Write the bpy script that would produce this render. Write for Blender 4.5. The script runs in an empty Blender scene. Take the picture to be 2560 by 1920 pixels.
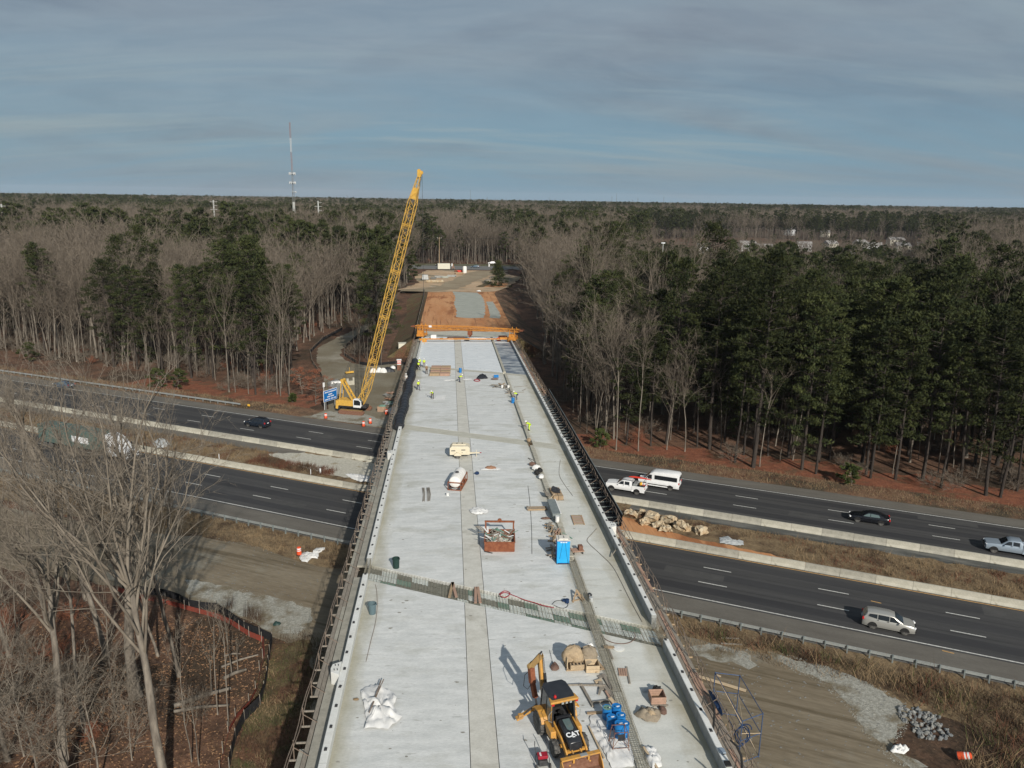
import bpy, bmesh, math, random
import numpy as np
from mathutils import Vector, Matrix
from mathutils.geometry import tessellate_polygon
R = math.radians
PI = math.pi
scene = bpy.context.scene
C = scene.collection
# ------------------------------------------------------------------ camera
FPX, PITCH, ROLL, ZC, HEAD = 1928.0, R(13.514), R(.8555), 40.53, R(4.7)
cd = bpy.data.cameras.new('camera')
cam = bpy.data.objects.new('camera', cd)
C.objects.link(cam)
cam.matrix_world = Matrix.Translation((0, 0, ZC)) @ Matrix.Rotation(-HEAD, 4, 'Z') @ Matrix.Rotation(R(90) - PITCH, 4, 'X') @ Matrix.Rotation(ROLL, 4, 'Z')
cd.sensor_width = 36
cd.lens = FPX / 2560 * 36
cd.clip_end = 30000
cd.clip_start = .5
scene.camera = cam
# ------------------------------------------------------------------ light
SUN = Vector((.476, -1.8, 1.0)).normalized()
world = bpy.data.worlds.new('World')
scene.world = world
world.use_nodes = True
wn = world.node_tree
wn.nodes.clear()
def wnode(t, **k):
    n = wn.nodes.new(t)
    for a, b in k.items():
        setattr(n, a, b)
    return n
SKY_STRENGTH = .1
sky = wnode('ShaderNodeTexSky', sky_type='NISHITA', sun_disc=False)
sky.sun_elevation = math.asin(SUN.z)
sky.sun_rotation = math.atan2(SUN.x, SUN.y)
sky.air_density = 1.2
sky.dust_density = 1.5
tc = wnode('ShaderNodeTexCoord')
sep = wnode('ShaderNodeSeparateXYZ')
wn.links.new(tc.outputs['Generated'], sep.inputs[0])
def wmath(op, a, b=None):
    n = wnode('ShaderNodeMath', operation=op)
    for i, v in enumerate((a, b)):
        if v is None:
            continue
        if isinstance(v, (int, float)):
            n.inputs[i].default_value = v
        else:
            wn.links.new(v, n.inputs[i])
    return n.outputs[0]
zz = wmath('ADD', wmath('MAXIMUM', sep.outputs[2], 0.0), .20)
cmb = wnode('ShaderNodeCombineXYZ')
wn.links.new(wmath('DIVIDE', sep.outputs[0], zz), cmb.inputs[0])
wn.links.new(wmath('DIVIDE', sep.outputs[1], zz), cmb.inputs[1])
def wnoise(scale, detail, loc, st=(1, 1, 1), rough=.55, dist=0.):
    mp = wnode('ShaderNodeMapping')
    mp.inputs['Location'].default_value = loc
    mp.inputs['Scale'].default_value = st
    mp.inputs['Rotation'].default_value = (0, 0, R(-12))
    wn.links.new(cmb.outputs[0], mp.inputs[0])
    n = wnode('ShaderNodeTexNoise')
    n.inputs['Scale'].default_value = scale
    n.inputs['Detail'].default_value = detail
    n.inputs['Roughness'].default_value = rough
    n.inputs['Distortion'].default_value = dist
    wn.links.new(mp.outputs[0], n.inputs['Vector'])
    return n.outputs['Fac']
def wramp(src, stops):
    n = wnode('ShaderNodeValToRGB')
    e = n.color_ramp.elements
    while len(e) < len(stops):
        e.new(.5)
    for k, (p, c) in zip(e, stops):
        k.position = p
        k.color = (*c, 1)
    wn.links.new(src, n.inputs[0])
    return n.outputs[0]
def wmix(f, a, b):
    n = wnode('ShaderNodeMix', data_type='RGBA')
    for i, v in ((0, f), (6, a), (7, b)):
        if isinstance(v, (int, float)):
            n.inputs[i].default_value = v
        elif isinstance(v, tuple):
            n.inputs[i].default_value = (*v, 1)
        else:
            wn.links.new(v, n.inputs[i])
    return n.outputs[2]
big = wnoise(.95, 7, (3.4, 2.2, 0), (.7, 1.0, 1), .56, 1.2)
mid = wnoise(2.4, 9, (7.2, 2.2, 0), (.7, 1.1, 1), .6, .9)
fine = wnoise(6.0, 8, (1.2, 5.2, 0), (.45, 1.2, 1), .62, .8)
G1 = lambda v: (v, v, v)
soft = wmix(wramp(fine, [(.3, G1(0)), (.72, G1(1))]), (2.15, 2.7, 3.3), (2.7, 3.2, 3.7))
grey = wmix(wramp(mid, [(.32, G1(0)), (.66, G1(1))]), (1.55, 1.82, 2.34), (2.45, 2.82, 3.3))
cloud = wmix(wramp(big, [(.40, G1(0)), (.58, G1(1))]), grey, soft)
# the base of the sheet thins out towards the horizon and lets a clear blue band through
low = wramp(sep.outputs[2], [(.0, G1(1)), (.06, G1(.95)), (.12, G1(.55)), (.17, G1(.15)), (.3, G1(.05))])
gap = wmath('MULTIPLY', low, wramp(wnoise(1.5, 7, (5.0, 9.1, 0), (.3, 1.0, 1), .55, .7), [(.34, G1(.35)), (.58, G1(1))]))
blue = wmix(wramp(sep.outputs[2], [(.0, G1(0)), (.12, G1(1))]), (1.7, 3.15, 4.3), (1.4, 2.8, 4.05))
cloud2 = wmix(gap, cloud, blue)
band = wmath('MULTIPLY', wramp(wnoise(2.6, 8, (2.0, 4.4, 0), (.22, 1.0, 1), .6, .8), [(.5, G1(0)), (.68, G1(.75))]), wramp(sep.outputs[2], [(.01, G1(.2)), (.07, G1(1)), (.2, G1(.5))]))
cloud3 = wmix(band, cloud2, (2.9, 3.6, 4.0))
skymix = wmix(.88, sky.outputs[0], cloud3)
bg = wnode('ShaderNodeBackground')
bg.inputs[1].default_value = SKY_STRENGTH
wn.links.new(skymix, bg.inputs[0])
wout = wnode('ShaderNodeOutputWorld')
wn.links.new(bg.outputs[0], wout.inputs[0])
sd = bpy.data.lights.new('sun', 'SUN')
sd.energy = 4.6
sd.angle = R(.6)
sd.color = (1.0, .94, .85)
sun = bpy.data.objects.new('sun', sd)
C.objects.link(sun)
sun.rotation_euler = SUN.to_track_quat('Z', 'Y').to_euler()
vs = scene.view_settings
vs.view_transform = 'Standard'
vs.look = 'None'
vs.exposure = 0
vs.gamma = 1
vs.use_curve_mapping = False
scene.cycles.max_bounces = 5
scene.cycles.diffuse_bounces = 3
scene.cycles.glossy_bounces = 2
scene.cycles.transmission_bounces = 3
scene.cycles.transparent_max_bounces = 6
scene.cycles.use_denoising = True
# ------------------------------------------------------------------ places
SKEW = R(-26.92)
DU = Vector((math.cos(SKEW), math.sin(SKEW), 0))     # along the highway
DV = Vector((-math.sin(SKEW), math.cos(SKEW), 0))    # across it, away from the camera
def W(u, v, z=0.):
    p = DU * u + DV * v
    return Vector((p.x, p.y, z))
def uv(x, y):
    return x * DU.x + y * DU.y, x * DV.x + y * DV.y
YS = [-60, 0, 50, 62, 78, 106, 150, 197, 240, 300, 335, 440]
ZS = [9.9, 9.8, 9.65, 9.5, 9.2, 8.5, 7.1, 5.5, 4.8, 4.2, 3.1, 3.0]
def dz(y):
    return float(np.interp(y, YS, ZS))
M_CAM = np.array(cam.matrix_world)[:3, :3]
def ray(px, py):
    return M_CAM @ np.array([(px - 1280) / FPX, -(py - 960) / FPX, -1.0])
def at(px, py, z=0.):
    r = ray(px, py)
    t = (z - ZC) / r[2]
    return Vector((r[0] * t, r[1] * t, z))
def on_deck(px, py, h=0.):
    r = ray(px, py)
    t = 40.
    for _ in range(60):
        t = .5 * t + .5 * (dz(r[1] * t) + h - ZC) / r[2]
    return Vector((r[0] * t, r[1] * t, dz(r[1] * t) + h))
def DK(x, y, h=0.):
    return Vector((x, y, dz(y) + h))
def pixel(p):
    q = M_CAM.T @ (np.array(p) - np.array([0, 0, ZC]))
    return 1280 - q[0] / q[2] * FPX, 960 + q[1] / q[2] * FPX
def sstep(a, b, x):
    t = np.clip((x - a) / (b - a), 0, 1)
    return t * t * (3 - 2 * t)
# ------------------------------------------------------------------ materials
MATS = {}
def mat(name, c1, c2=None, sc=2., lo=.35, hi=.65, rough=.85, bump=0., bsc=None, metal=0., st=(1, 1, 1), detail=6,
        c3=None, sc3=.3, lo3=.5, hi3=.62, st3=(1, 1, 1), var=.0, vsc=30., spec=.25, rnd=0., alpha=None, rot=0., c4=None, sc4=1., lo4=.5, hi4=.6, st4=(1, 1, 1), edges=()):
    m = bpy.data.materials.new(name)
    m.use_nodes = True
    nt = m.node_tree
    N, Lk = nt.nodes, nt.links
    b = N['Principled BSDF']
    b.inputs['Roughness'].default_value = rough
    b.inputs['Metallic'].default_value = metal
    b.inputs['Specular IOR Level'].default_value = spec
    b.inputs['Base Color'].default_value = (*c1, 1)
    tcn = N.new('ShaderNodeTexCoord')
    def noise(scale, s, det=6, off=0.):
        src = tcn.outputs['Object']
        if rot:
            mr = N.new('ShaderNodeMapping')
            mr.inputs['Rotation'].default_value = (0, 0, rot)
            Lk.new(src, mr.inputs[0])
            src = mr.outputs[0]
        mp = N.new('ShaderNodeMapping')
        mp.inputs['Scale'].default_value = s
        mp.inputs['Location'].default_value = (off, off * 1.7, off * .3)
        Lk.new(src, mp.inputs[0])
        n = N.new('ShaderNodeTexNoise')
        n.inputs['Scale'].default_value = scale
        n.inputs['Detail'].default_value = det
        n.inputs['Roughness'].default_value = .6
        Lk.new(mp.outputs[0], n.inputs['Vector'])
        return n.outputs['Fac']
    def rng(src, a, bb, ta=0., tb=1.):
        n = N.new('ShaderNodeMapRange')
        n.inputs[1].default_value, n.inputs[2].default_value = a, bb
        n.inputs[3].default_value, n.inputs[4].default_value = ta, tb
        Lk.new(src, n.inputs[0])
        return n.outputs[0]
    def mixc(f, a, bb, blend='MIX'):
        n = N.new('ShaderNodeMix')
        n.data_type = 'RGBA'
        n.blend_type = blend
        for i, v in ((0, f), (6, a), (7, bb)):
            if isinstance(v, (int, float)):
                n.inputs[i].default_value = v
            elif isinstance(v, tuple):
                n.inputs[i].default_value = (*v, 1)
            else:
                Lk.new(v, n.inputs[i])
        return n.outputs[2]
    col = c1
    if c2:
        col = mixc(rng(noise(sc, st, detail), lo, hi), c1, c2)
    if c3:
        col = mixc(rng(noise(sc3, st3, 5, 11.), lo3, hi3), col, c3)
    if c4:
        col = mixc(rng(noise(sc4, st4, 5, 23.), lo4, hi4), col, c4)
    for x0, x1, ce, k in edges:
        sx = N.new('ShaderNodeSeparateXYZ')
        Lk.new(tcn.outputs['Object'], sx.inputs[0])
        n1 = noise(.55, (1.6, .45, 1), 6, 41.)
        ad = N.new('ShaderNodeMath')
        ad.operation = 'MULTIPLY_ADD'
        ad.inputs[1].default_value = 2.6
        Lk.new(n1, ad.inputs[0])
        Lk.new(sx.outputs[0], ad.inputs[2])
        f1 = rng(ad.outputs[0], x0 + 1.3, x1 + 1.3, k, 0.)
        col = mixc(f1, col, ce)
    if var:
        f = rng(noise(vsc, st, 4, 31.), .3, .7, 1 - var, 1 + var)
        col = mixc(1., col, f, 'MULTIPLY')
    if rnd:
        oi = N.new('ShaderNodeObjectInfo')
        col = mixc(1., col, rng(oi.outputs['Random'], 0, 1, 1 - rnd, 1 + rnd), 'MULTIPLY')
    if not isinstance(col, tuple):
        Lk.new(col, b.inputs['Base Color'])
    if bump:
        bn = N.new('ShaderNodeBump')
        bn.inputs['Strength'].default_value = bump
        bn.inputs['Distance'].default_value = .05
        Lk.new(noise(bsc or sc * 6, st, 8, 5.), bn.inputs['Height'])
        Lk.new(bn.outputs[0], b.inputs['Normal'])
    if alpha is not None:
        b.inputs['Alpha'].default_value = alpha
    MATS[name] = m
    return m
# ------------------------------------------------------------------ mesh building
class MB:
    def __init__(s, M=None):
        s.v, s.f, s.m = [], [], []
        s.M = M
        s.k = 0
    def add(s, V, F):
        n = len(s.v)
        if s.M is not None:
            V = [s.M @ Vector(p) for p in V]
        s.v += [tuple(p) for p in V]
        s.f += [tuple(i + n for i in q) for q in F]
        s.m += [s.k] * len(F)
        return s
    def box(s, c, d, rz=0., rx=0., ry=0., tp=1., tpy=None):
        tpy = tp if tpy is None else tpy
        a, b, h = d[0] / 2, d[1] / 2, d[2] / 2
        P = [Vector((x * a * (tp if z > 0 else 1), y * b * (tpy if z > 0 else 1), z * h)) for z in (-1, 1) for x, y in ((-1, -1), (1, -1), (1, 1), (-1, 1))]
        Q = Matrix.Rotation(rz, 3, 'Z') @ Matrix.Rotation(ry, 3, 'Y') @ Matrix.Rotation(rx, 3, 'X')
        c = Vector(c)
        return s.add([Q @ p + c for p in P], [(3, 2, 1, 0), (4, 5, 6, 7), (0, 1, 5, 4), (1, 2, 6, 5), (2, 3, 7, 6), (3, 0, 4, 7)])
    def beam(s, a, b, w, h=None, up=(0, 0, 1)):
        a, b = Vector(a), Vector(b)
        h = h or w
        d = (b - a).normalized()
        u = Vector(up)
        if abs(d.dot(u)) > .98:
            u = Vector((0, 1, 0))
        x = d.cross(u).normalized() * w / 2
        y = x.cross(d).normalized() * h / 2
        V = [p + i * x + j * y for p in (a, b) for i, j in ((-1, -1), (1, -1), (1, 1), (-1, 1))]
        return s.add(V, [(0, 1, 2, 3), (7, 6, 5, 4), (0, 4, 5, 1), (1, 5, 6, 2), (2, 6, 7, 3), (3, 7, 4, 0)])
    def tube(s, pts, r, n=6, cap=True):
        pts = [Vector(p) for p in pts]
        rs = r if isinstance(r, (list, tuple)) else [r] * len(pts)
        V, F = [], []
        px = None
        for i, p in enumerate(pts):
            d = (pts[min(i + 1, len(pts) - 1)] - pts[max(i - 1, 0)])
            if d.length < 1e-9:
                d = Vector((0, 0, 1))
            d.normalize()
            if px is None:
                u = Vector((0, 0, 1)) if abs(d.z) < .9 else Vector((1, 0, 0))
                px = d.cross(u).normalized()
            else:
                px = (px - d * px.dot(d)).normalized()
            py = d.cross(px)
            for k in range(n):
                a = 2 * PI * k / n
                V.append(p + (px * math.cos(a) + py * math.sin(a)) * rs[i])
        for i in range(len(pts) - 1):
            for k in range(n):
                F.append((i * n + k, i * n + (k + 1) % n, (i + 1) * n + (k + 1) % n, (i + 1) * n + k))
        if cap and n > 2:
            F.append(tuple(range(n))[::-1])
            F.append(tuple((len(pts) - 1) * n + k for k in range(n)))
        return s.add(V, F)
    def cyl(s, a, b, r, r1=None, n=12):
        return s.tube([a, b], [r, r if r1 is None else r1], n)
    def lathe(s, prof, c=(0, 0, 0), n=16, axis='Z'):
        V, F = [], []
        for r, z in prof:
            for k in range(n):
                a = 2 * PI * k / n
                q = (r * math.cos(a), r * math.sin(a), z)
                if axis == 'X':
                    q = (z, q[0], q[1])
                if axis == 'Y':
                    q = (q[0], z, q[1])
                V.append(Vector(q) + Vector(c))
        for i in range(len(prof) - 1):
            for k in range(n):
                F.append((i * n + k, i * n + (k + 1) % n, (i + 1) * n + (k + 1) % n, (i + 1) * n + k))
        F.append(tuple(range(n))[::-1])
        F.append(tuple((len(prof) - 1) * n + k for k in range(n)))
        return s.add(V, F)
    def ball(s, c, r, nu=10, nv=6, nz=0., sd=0):
        rr = r if isinstance(r, (tuple, list)) else (r, r, r)
        g = random.Random(sd)
        V, F = [], []
        for j in range(nv + 1):
            t = PI * j / nv
            for i in range(nu):
                a = 2 * PI * i / nu
                k = 1 + (g.random() - .5) * 2 * nz
                V.append((c[0] + rr[0] * math.sin(t) * math.cos(a) * k, c[1] + rr[1] * math.sin(t) * math.sin(a) * k, c[2] + rr[2] * math.cos(t) * k))
        for j in range(nv):
            for i in range(nu):
                F.append((j * nu + i, j * nu + (i + 1) % nu, (j + 1) * nu + (i + 1) % nu, (j + 1) * nu + i)[::-1])
        return s.add(V, F)
    def prism(s, poly, lo, hi, axis='X'):
        """poly: 2D points; extruded from lo to hi along axis"""
        n = len(poly)
        def q(a, b, t):
            return {'X': (t, a, b), 'Y': (a, t, b), 'Z': (a, b, t)}[axis]
        V = [q(a, b, lo) for a, b in poly] + [q(a, b, hi) for a, b in poly]
        F = [(i, (i + 1) % n, n + (i + 1) % n, n + i) for i in range(n)]
        T = tessellate_polygon([[Vector((a, b, 0)) for a, b in poly]])
        F += [tuple(t) for t in T] + [tuple(n + i for i in t[::-1]) for t in T]
        return s.add(V, F)
    def grid(s, fn, nu, nv):
        V = [fn(i / nu, j / nv) for j in range(nv + 1) for i in range(nu + 1)]
        F = [(j * (nu + 1) + i, j * (nu + 1) + i + 1, (j + 1) * (nu + 1) + i + 1, (j + 1) * (nu + 1) + i) for j in range(nv) for i in range(nu)]
        return s.add(V, F)
    def mesh(s, name, mats, smooth=False):
        me = bpy.data.meshes.new(name)
        me.from_pydata(s.v, [], s.f)
        for m in (mats if isinstance(mats, (list, tuple)) else [mats]):
            me.materials.append(MATS[m] if isinstance(m, str) else m)
        if any(s.m):
            me.polygons.foreach_set('material_index', s.m)
        if smooth:
            me.polygons.foreach_set('use_smooth', [True] * len(s.f))
        me.update()
        return me
    def obj(s, name, mats, parent=None, smooth=False, bevel=0., fix=True):
        me = s.mesh(name, mats, smooth)
        if fix:
            bm = bmesh.new()
            bm.from_mesh(me)
            bmesh.ops.recalc_face_normals(bm, faces=bm.faces)
            if smooth:
                for e in bm.edges:
                    if len(e.link_faces) == 2 and e.calc_face_angle(0) > R(42):
                        e.smooth = False
            bm.to_mesh(me)
            bm.free()
        return link(me, name, parent, bevel)
def link(me, name, parent=None, bevel=0.):
    o = bpy.data.objects.new(name, me)
    C.objects.link(o)
    if parent is not None:
        o.parent = parent
    if bevel:
        b = o.modifiers.new('bevel', 'BEVEL')
        b.width = bevel
        b.segments = 2
        b.limit_method = 'ANGLE'
        b.angle_limit = R(35)
    return o
def npmesh(name, V, F, mats, idx=None, smooth=False):
    """V (n,3) array, F (m,k) array of one face size"""
    me = bpy.data.meshes.new(name)
    V = np.asarray(V, dtype=np.float32)
    F = np.asarray(F, dtype=np.int32)
    m, k = F.shape
    me.vertices.add(len(V))
    me.vertices.foreach_set('co', V.ravel())
    me.loops.add(m * k)
    me.loops.foreach_set('vertex_index', F.ravel())
    me.polygons.add(m)
    me.polygons.foreach_set('loop_start', np.arange(0, m * k, k, dtype=np.int32))
    me.polygons.foreach_set('loop_total', np.full(m, k, dtype=np.int32))
    for t in (mats if isinstance(mats, (list, tuple)) else [mats]):
        me.materials.append(MATS[t] if isinstance(t, str) else t)
    if idx is not None:
        me.polygons.foreach_set('material_index', np.asarray(idx, dtype=np.int32))
    if smooth:
        me.polygons.foreach_set('use_smooth', np.ones(m, dtype=bool))
    me.update(calc_edges=True)
    return me
def tag(o, label=None, cat=None, group=None, kind=None):
    for k, v in (('label', label), ('category', cat), ('group', group), ('kind', kind)):
        if v:
            o[k] = v
    return o
def thing(name, label, cat, loc=(0, 0, 0), rz=0., group=None, kind=None, tilt=0.):
    o = bpy.data.objects.new(name, None)
    o.empty_display_size = .3
    C.objects.link(o)
    o.location = loc
    o.rotation_euler = (tilt, 0, rz)
    return tag(o, label, cat, group, kind)
def dup(root, loc, rz=None, label=None, group=None, sc=None):
    r = root.copy()
    C.objects.link(r)
    r.location = loc
    if rz is not None:
        r.rotation_euler = (root.rotation_euler[0], root.rotation_euler[1], rz)
    if label:
        r['label'] = label
    if group:
        r['group'] = group
    if sc:
        r.scale = (sc, sc, sc)
    for ch in list(KIDS(root)):
        c = ch.copy()
        C.objects.link(c)
        c.parent = r
        for g in list(KIDS(ch)):
            d = g.copy()
            C.objects.link(d)
            d.parent = c
    return r
def KIDS(o):
    return [c for c in bpy.data.objects if c.parent == o] if len(bpy.data.objects) < 400 else list(o.children)
def rag(pts, amp, step=1., sd=0, closed=True):
    """outline resampled and roughened"""
    g = random.Random(sd)
    out = []
    n = len(pts)
    for i in range(n if closed else n - 1):
        a, b = Vector(pts[i][:2]), Vector(pts[(i + 1) % n][:2])
        k = max(1, int((b - a).length / step))
        d = (b - a).normalized() if (b - a).length > 1e-6 else Vector((1, 0))
        nn = Vector((-d.y, d.x))
        for j in range(k):
            t = j / k
            w = 1 if j else .3
            out.append(a.lerp(b, t) + nn * g.uniform(-amp, amp) * w)
    return out
def sheet(name, pts, z, m, amp=0., step=1., sd=0, parent=None, kind='structure', thick=0.):
    P = rag(pts, amp, step, sd) if amp else [Vector(p[:2]) for p in pts]
    b = MB()
    T = tessellate_polygon([[Vector((p.x, p.y, 0)) for p in P]])
    V = [(p.x, p.y, z) for p in P]
    F = []
    for t in T:
        a, q, c = (P[i] for i in t)
        F.append(tuple(t) if (q - a).cross(c - a) > 0 else tuple(t[::-1]))
    b.add(V, F)
    if thick:
        n = len(P)
        b.add(V + [(p.x, p.y, z - thick) for p in P], [(i, (i + 1) % n, n + (i + 1) % n, n + i) for i in range(n)])
    o = b.obj(name, m, parent, fix=False)
    if parent is None and kind:
        o['kind'] = kind
    return o
def strip_uv(name, v0, v1, u0, u1, z, m, n=1, parent=None, kind='structure', amp0=0., amp1=0., sd=1):
    g = random.Random(sd)
    lo = [W(u0 + (u1 - u0) * i / n, v0 + g.uniform(-amp0, amp0), z) for i in range(n + 1)]
    hi = [W(u0 + (u1 - u0) * i / n, v1 + g.uniform(-amp1, amp1), z) for i in range(n + 1)]
    b = MB()
    b.add(lo + hi, [(i, i + 1, n + 2 + i, n + 1 + i) for i in range(n)])
    o = b.obj(name, m, parent, fix=False)
    if parent is None and kind:
        o['kind'] = kind
    return o
# ------------------------------------------------------------------ material list
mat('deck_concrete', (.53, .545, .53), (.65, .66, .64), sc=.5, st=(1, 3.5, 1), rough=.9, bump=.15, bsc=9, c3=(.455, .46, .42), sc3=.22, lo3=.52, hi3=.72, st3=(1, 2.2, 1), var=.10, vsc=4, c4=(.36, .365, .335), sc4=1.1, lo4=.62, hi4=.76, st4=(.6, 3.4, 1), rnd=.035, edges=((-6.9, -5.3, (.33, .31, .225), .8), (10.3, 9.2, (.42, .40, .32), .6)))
mat('deck_fresh', (.58, .62, .64), (.72, .75, .76), sc=.5, st=(1, 3.5, 1), rough=.85, var=.08, vsc=4, c3=(.42, .46, .48), sc3=.4, lo3=.58, hi3=.75, st3=(1, 3, 1))
mat('deck_wet', (.13, .16, .2), (.42, .45, .46), sc=.35, st=(1, 1.8, 1), lo=.42, hi=.6, rough=.5)
mat('deck_strip', (.50, .49, .435), (.59, .58, .525), sc=.8, st=(1, 1.5, 1), rough=.9, var=.08, vsc=6, c3=(.42, .405, .35), sc3=.5, lo3=.58, hi3=.72)
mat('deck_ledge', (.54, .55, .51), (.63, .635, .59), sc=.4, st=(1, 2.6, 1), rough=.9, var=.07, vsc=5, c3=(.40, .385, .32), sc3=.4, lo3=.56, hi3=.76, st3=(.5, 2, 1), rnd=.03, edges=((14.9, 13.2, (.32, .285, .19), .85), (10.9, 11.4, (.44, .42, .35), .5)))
mat('edge_stain', (.30, .285, .21), (.50, .49, .42), sc=.9, st=(1, .35, 1), rough=.9, var=.18, vsc=5)
mat('joint_concrete', (.42, .41, .345), (.50, .49, .42), sc=.7, st=(1, 2, 1), rough=.9, var=.1, vsc=5)
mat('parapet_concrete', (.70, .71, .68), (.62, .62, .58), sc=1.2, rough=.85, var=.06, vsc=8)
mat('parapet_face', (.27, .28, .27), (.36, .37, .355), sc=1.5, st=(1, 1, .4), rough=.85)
mat('form_wood', (.32, .27, .22), (.22, .185, .15), sc=3, rough=.9, var=.15, vsc=12)
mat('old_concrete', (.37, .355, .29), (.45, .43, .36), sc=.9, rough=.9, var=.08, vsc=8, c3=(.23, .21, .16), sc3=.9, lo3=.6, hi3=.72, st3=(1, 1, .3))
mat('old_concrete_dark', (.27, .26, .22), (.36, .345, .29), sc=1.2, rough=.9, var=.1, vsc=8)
mat('asphalt', (.050, .050, .050), (.068, .067, .066), sc=.3, st=(.12, 2.5, 1), rough=.85, var=.2, vsc=12, rot=-SKEW, bump=.1, bsc=60)
mat('asphalt_track', (.036, .036, .038), (.050, .050, .051), sc=.25, st=(.1, 1, 1), rough=.8, var=.1, vsc=12, rot=-SKEW)
mat('shoulder', (.115, .105, .09), (.15, .14, .12), sc=.5, st=(.3, 1, 1), rough=.9, var=.12, vsc=14, rot=-SKEW)
mat('tar', (.018, .018, .02), rough=.6)
mat('asphalt_patch', (.075, .074, .072), (.06, .06, .058), sc=.8, rough=.9, var=.15)
mat('road_white', (.66, .66, .62), (.42, .42, .39), sc=4, rough=.7, var=.1, vsc=20)
mat('road_yellow', (.55, .33, .12), (.42, .25, .1), sc=3, rough=.7)
mat('leaf_litter', (.075, .043, .028), (.155, .085, .053), sc=.35, rough=.95, var=.45, vsc=3.5, c3=(.055, .038, .024), sc3=.08, lo3=.48, hi3=.62, bump=.6, bsc=4, c4=(.24, .15, .09), sc4=5, lo4=.62, hi4=.7)
mat('litter_red', (.155, .058, .034), (.235, .092, .05), sc=.8, rough=.95, var=.35, vsc=4, bump=.5, bsc=5, c3=(.12, .07, .04), sc3=.3)
mat('litter_tan', (.13, .075, .045), (.21, .13, .08), sc=1.5, rough=.95, var=.5, vsc=6, bump=.5, bsc=8, c3=(.07, .055, .035), sc3=.2, lo3=.45, hi3=.6)
mat('dry_verge', (.15, .105, .06), (.22, .16, .09), sc=.8, rough=.95, var=.35, vsc=5, bump=.6, bsc=6, c3=(.09, .06, .035), sc3=.3)
mat('dirt', (.165, .132, .088), (.225, .19, .135), sc=.18, st=(.25, 1, 1), rough=.92, var=.16, vsc=3, rot=-SKEW, bump=.35, bsc=3, c3=(.23, .215, .17), sc3=.12, lo3=.57, hi3=.68, c4=(.125, .10, .064), sc4=.55, lo4=.50, hi4=.64, st4=(.10, 1.8, 1))
mat('dirt_left', (.14, .13, .095), (.18, .165, .125), sc=.2, st=(.3, 1, 1), rough=.92, var=.14, vsc=3, rot=-SKEW, bump=.3, bsc=3, c3=(.24, .235, .2), sc3=.12, lo3=.55, hi3=.7)
mat('crane_dirt', (.22, .20, .15), (.165, .14, .095), sc=.15, rough=.92, var=.14, vsc=3, c3=(.30, .28, .23), sc3=.1, lo3=.55, hi3=.68)
mat('gravel', (.24, .235, .20), (.36, .355, .31), sc=3.2, rough=.95, var=.25, vsc=8, bump=.8, bsc=6, c3=(.165, .14, .095), sc3=.35, lo3=.50, hi3=.62)
mat('gravel_bright', (.38, .365, .30), (.50, .48, .41), sc=2.4, rough=.95, var=.2, vsc=8, bump=.7, bsc=6, c3=(.29, .25, .17), sc3=.4, lo3=.58, hi3=.7)
mat('clay', (.44, .20, .085), (.54, .29, .14), sc=.12, st=(2.2, .3, 1), rough=.95, var=.12, vsc=2, bump=.6, bsc=2, c3=(.30, .125, .052), sc3=.22, lo3=.54, hi3=.64, st3=(1.2, .35, 1), c4=(.30, .14, .065), sc4=.5, lo4=.60, hi4=.66, st4=(2.6, .07, 1))
mat('clay_pale', (.43, .30, .185), (.50, .375, .25), sc=.1, rough=.95, var=.12, vsc=1.5, c3=(.23, .2, .14), sc3=.07, lo3=.5, hi3=.6)
mat('stone_base', (.31, .325, .285), (.38, .395, .35), sc=.3, st=(1, 1.6, 1), rough=.95, var=.08, vsc=4)
mat('grass_slope', (.085, .075, .035), (.14, .105, .055), sc=.5, rough=.95, var=.4, vsc=4, bump=.6, c3=(.12, .065, .038), sc3=.25, lo3=.48, hi3=.58)
mat('wet_ditch', (.05, .055, .055), (.13, .13, .12), sc=.6, st=(.3, 1.4, 1), rough=.35, rot=-SKEW, lo=.45, hi=.6)
mat('far_asphalt', (.15, .15, .145), (.19, .19, .18), sc=.2, rough=.9)
mat('grass_green', (.07, .075, .03), (.11, .10, .05), sc=.6, rough=.95, var=.2)
mat('bark_grey', (.12, .103, .085), (.25, .22, .18), sc=2.5, st=(1, 1, .25), rough=.95, bump=.5, bsc=10, rnd=.22)
mat('bark_pine', (.034, .028, .024), (.062, .051, .043), sc=3, st=(1, 1, .3), rough=.95, rnd=.2)
mat('twig', (.13, .108, .084), (.185, .155, .122), sc=.6, rough=.95, rnd=.18)
mat('twig_near', (.14, .118, .092), (.23, .20, .16), sc=.8, rough=.95)
mat('needles', (.020, .029, .011), (.056, .064, .020), sc=.55, rough=.8, rnd=.32, var=.35, vsc=3, spec=.2)
mat('shrub_green', (.035, .05, .014), (.068, .078, .022), sc=.55, rough=.8, rnd=.25, var=.3, vsc=3, spec=.2)  # lighter green of the shrubs and low evergreens
mat('brown_leaves', (.20, .075, .045), (.26, .11, .06), sc=1.2, rough=.9, var=.3)
mat('steel_rust', (.16, .12, .09), (.25, .2, .16), sc=5, rough=.8)
mat('rebar', (.17, .165, .13), (.26, .24, .19), sc=6, rough=.7, metal=.2)
mat('galv', (.44, .47, .46), (.36, .39, .385), sc=3, rough=.5, metal=.5)
mat('galv_post', (.2, .23, .23), (.27, .3, .29), sc=3, rough=.6, metal=.3)
mat('form_bright', (.78, .82, .78), (.62, .68, .64), sc=2, rough=.5)
mat('form_dark', (.14, .145, .12), (.22, .225, .19), sc=2, rough=.8)
mat('form_green', (.10, .22, .17), (.2, .32, .26), sc=2, rough=.6)
mat('wood', (.40, .29, .18), (.30, .22, .14), sc=2, st=(1, 6, 1), rough=.9, var=.12, vsc=9)
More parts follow.
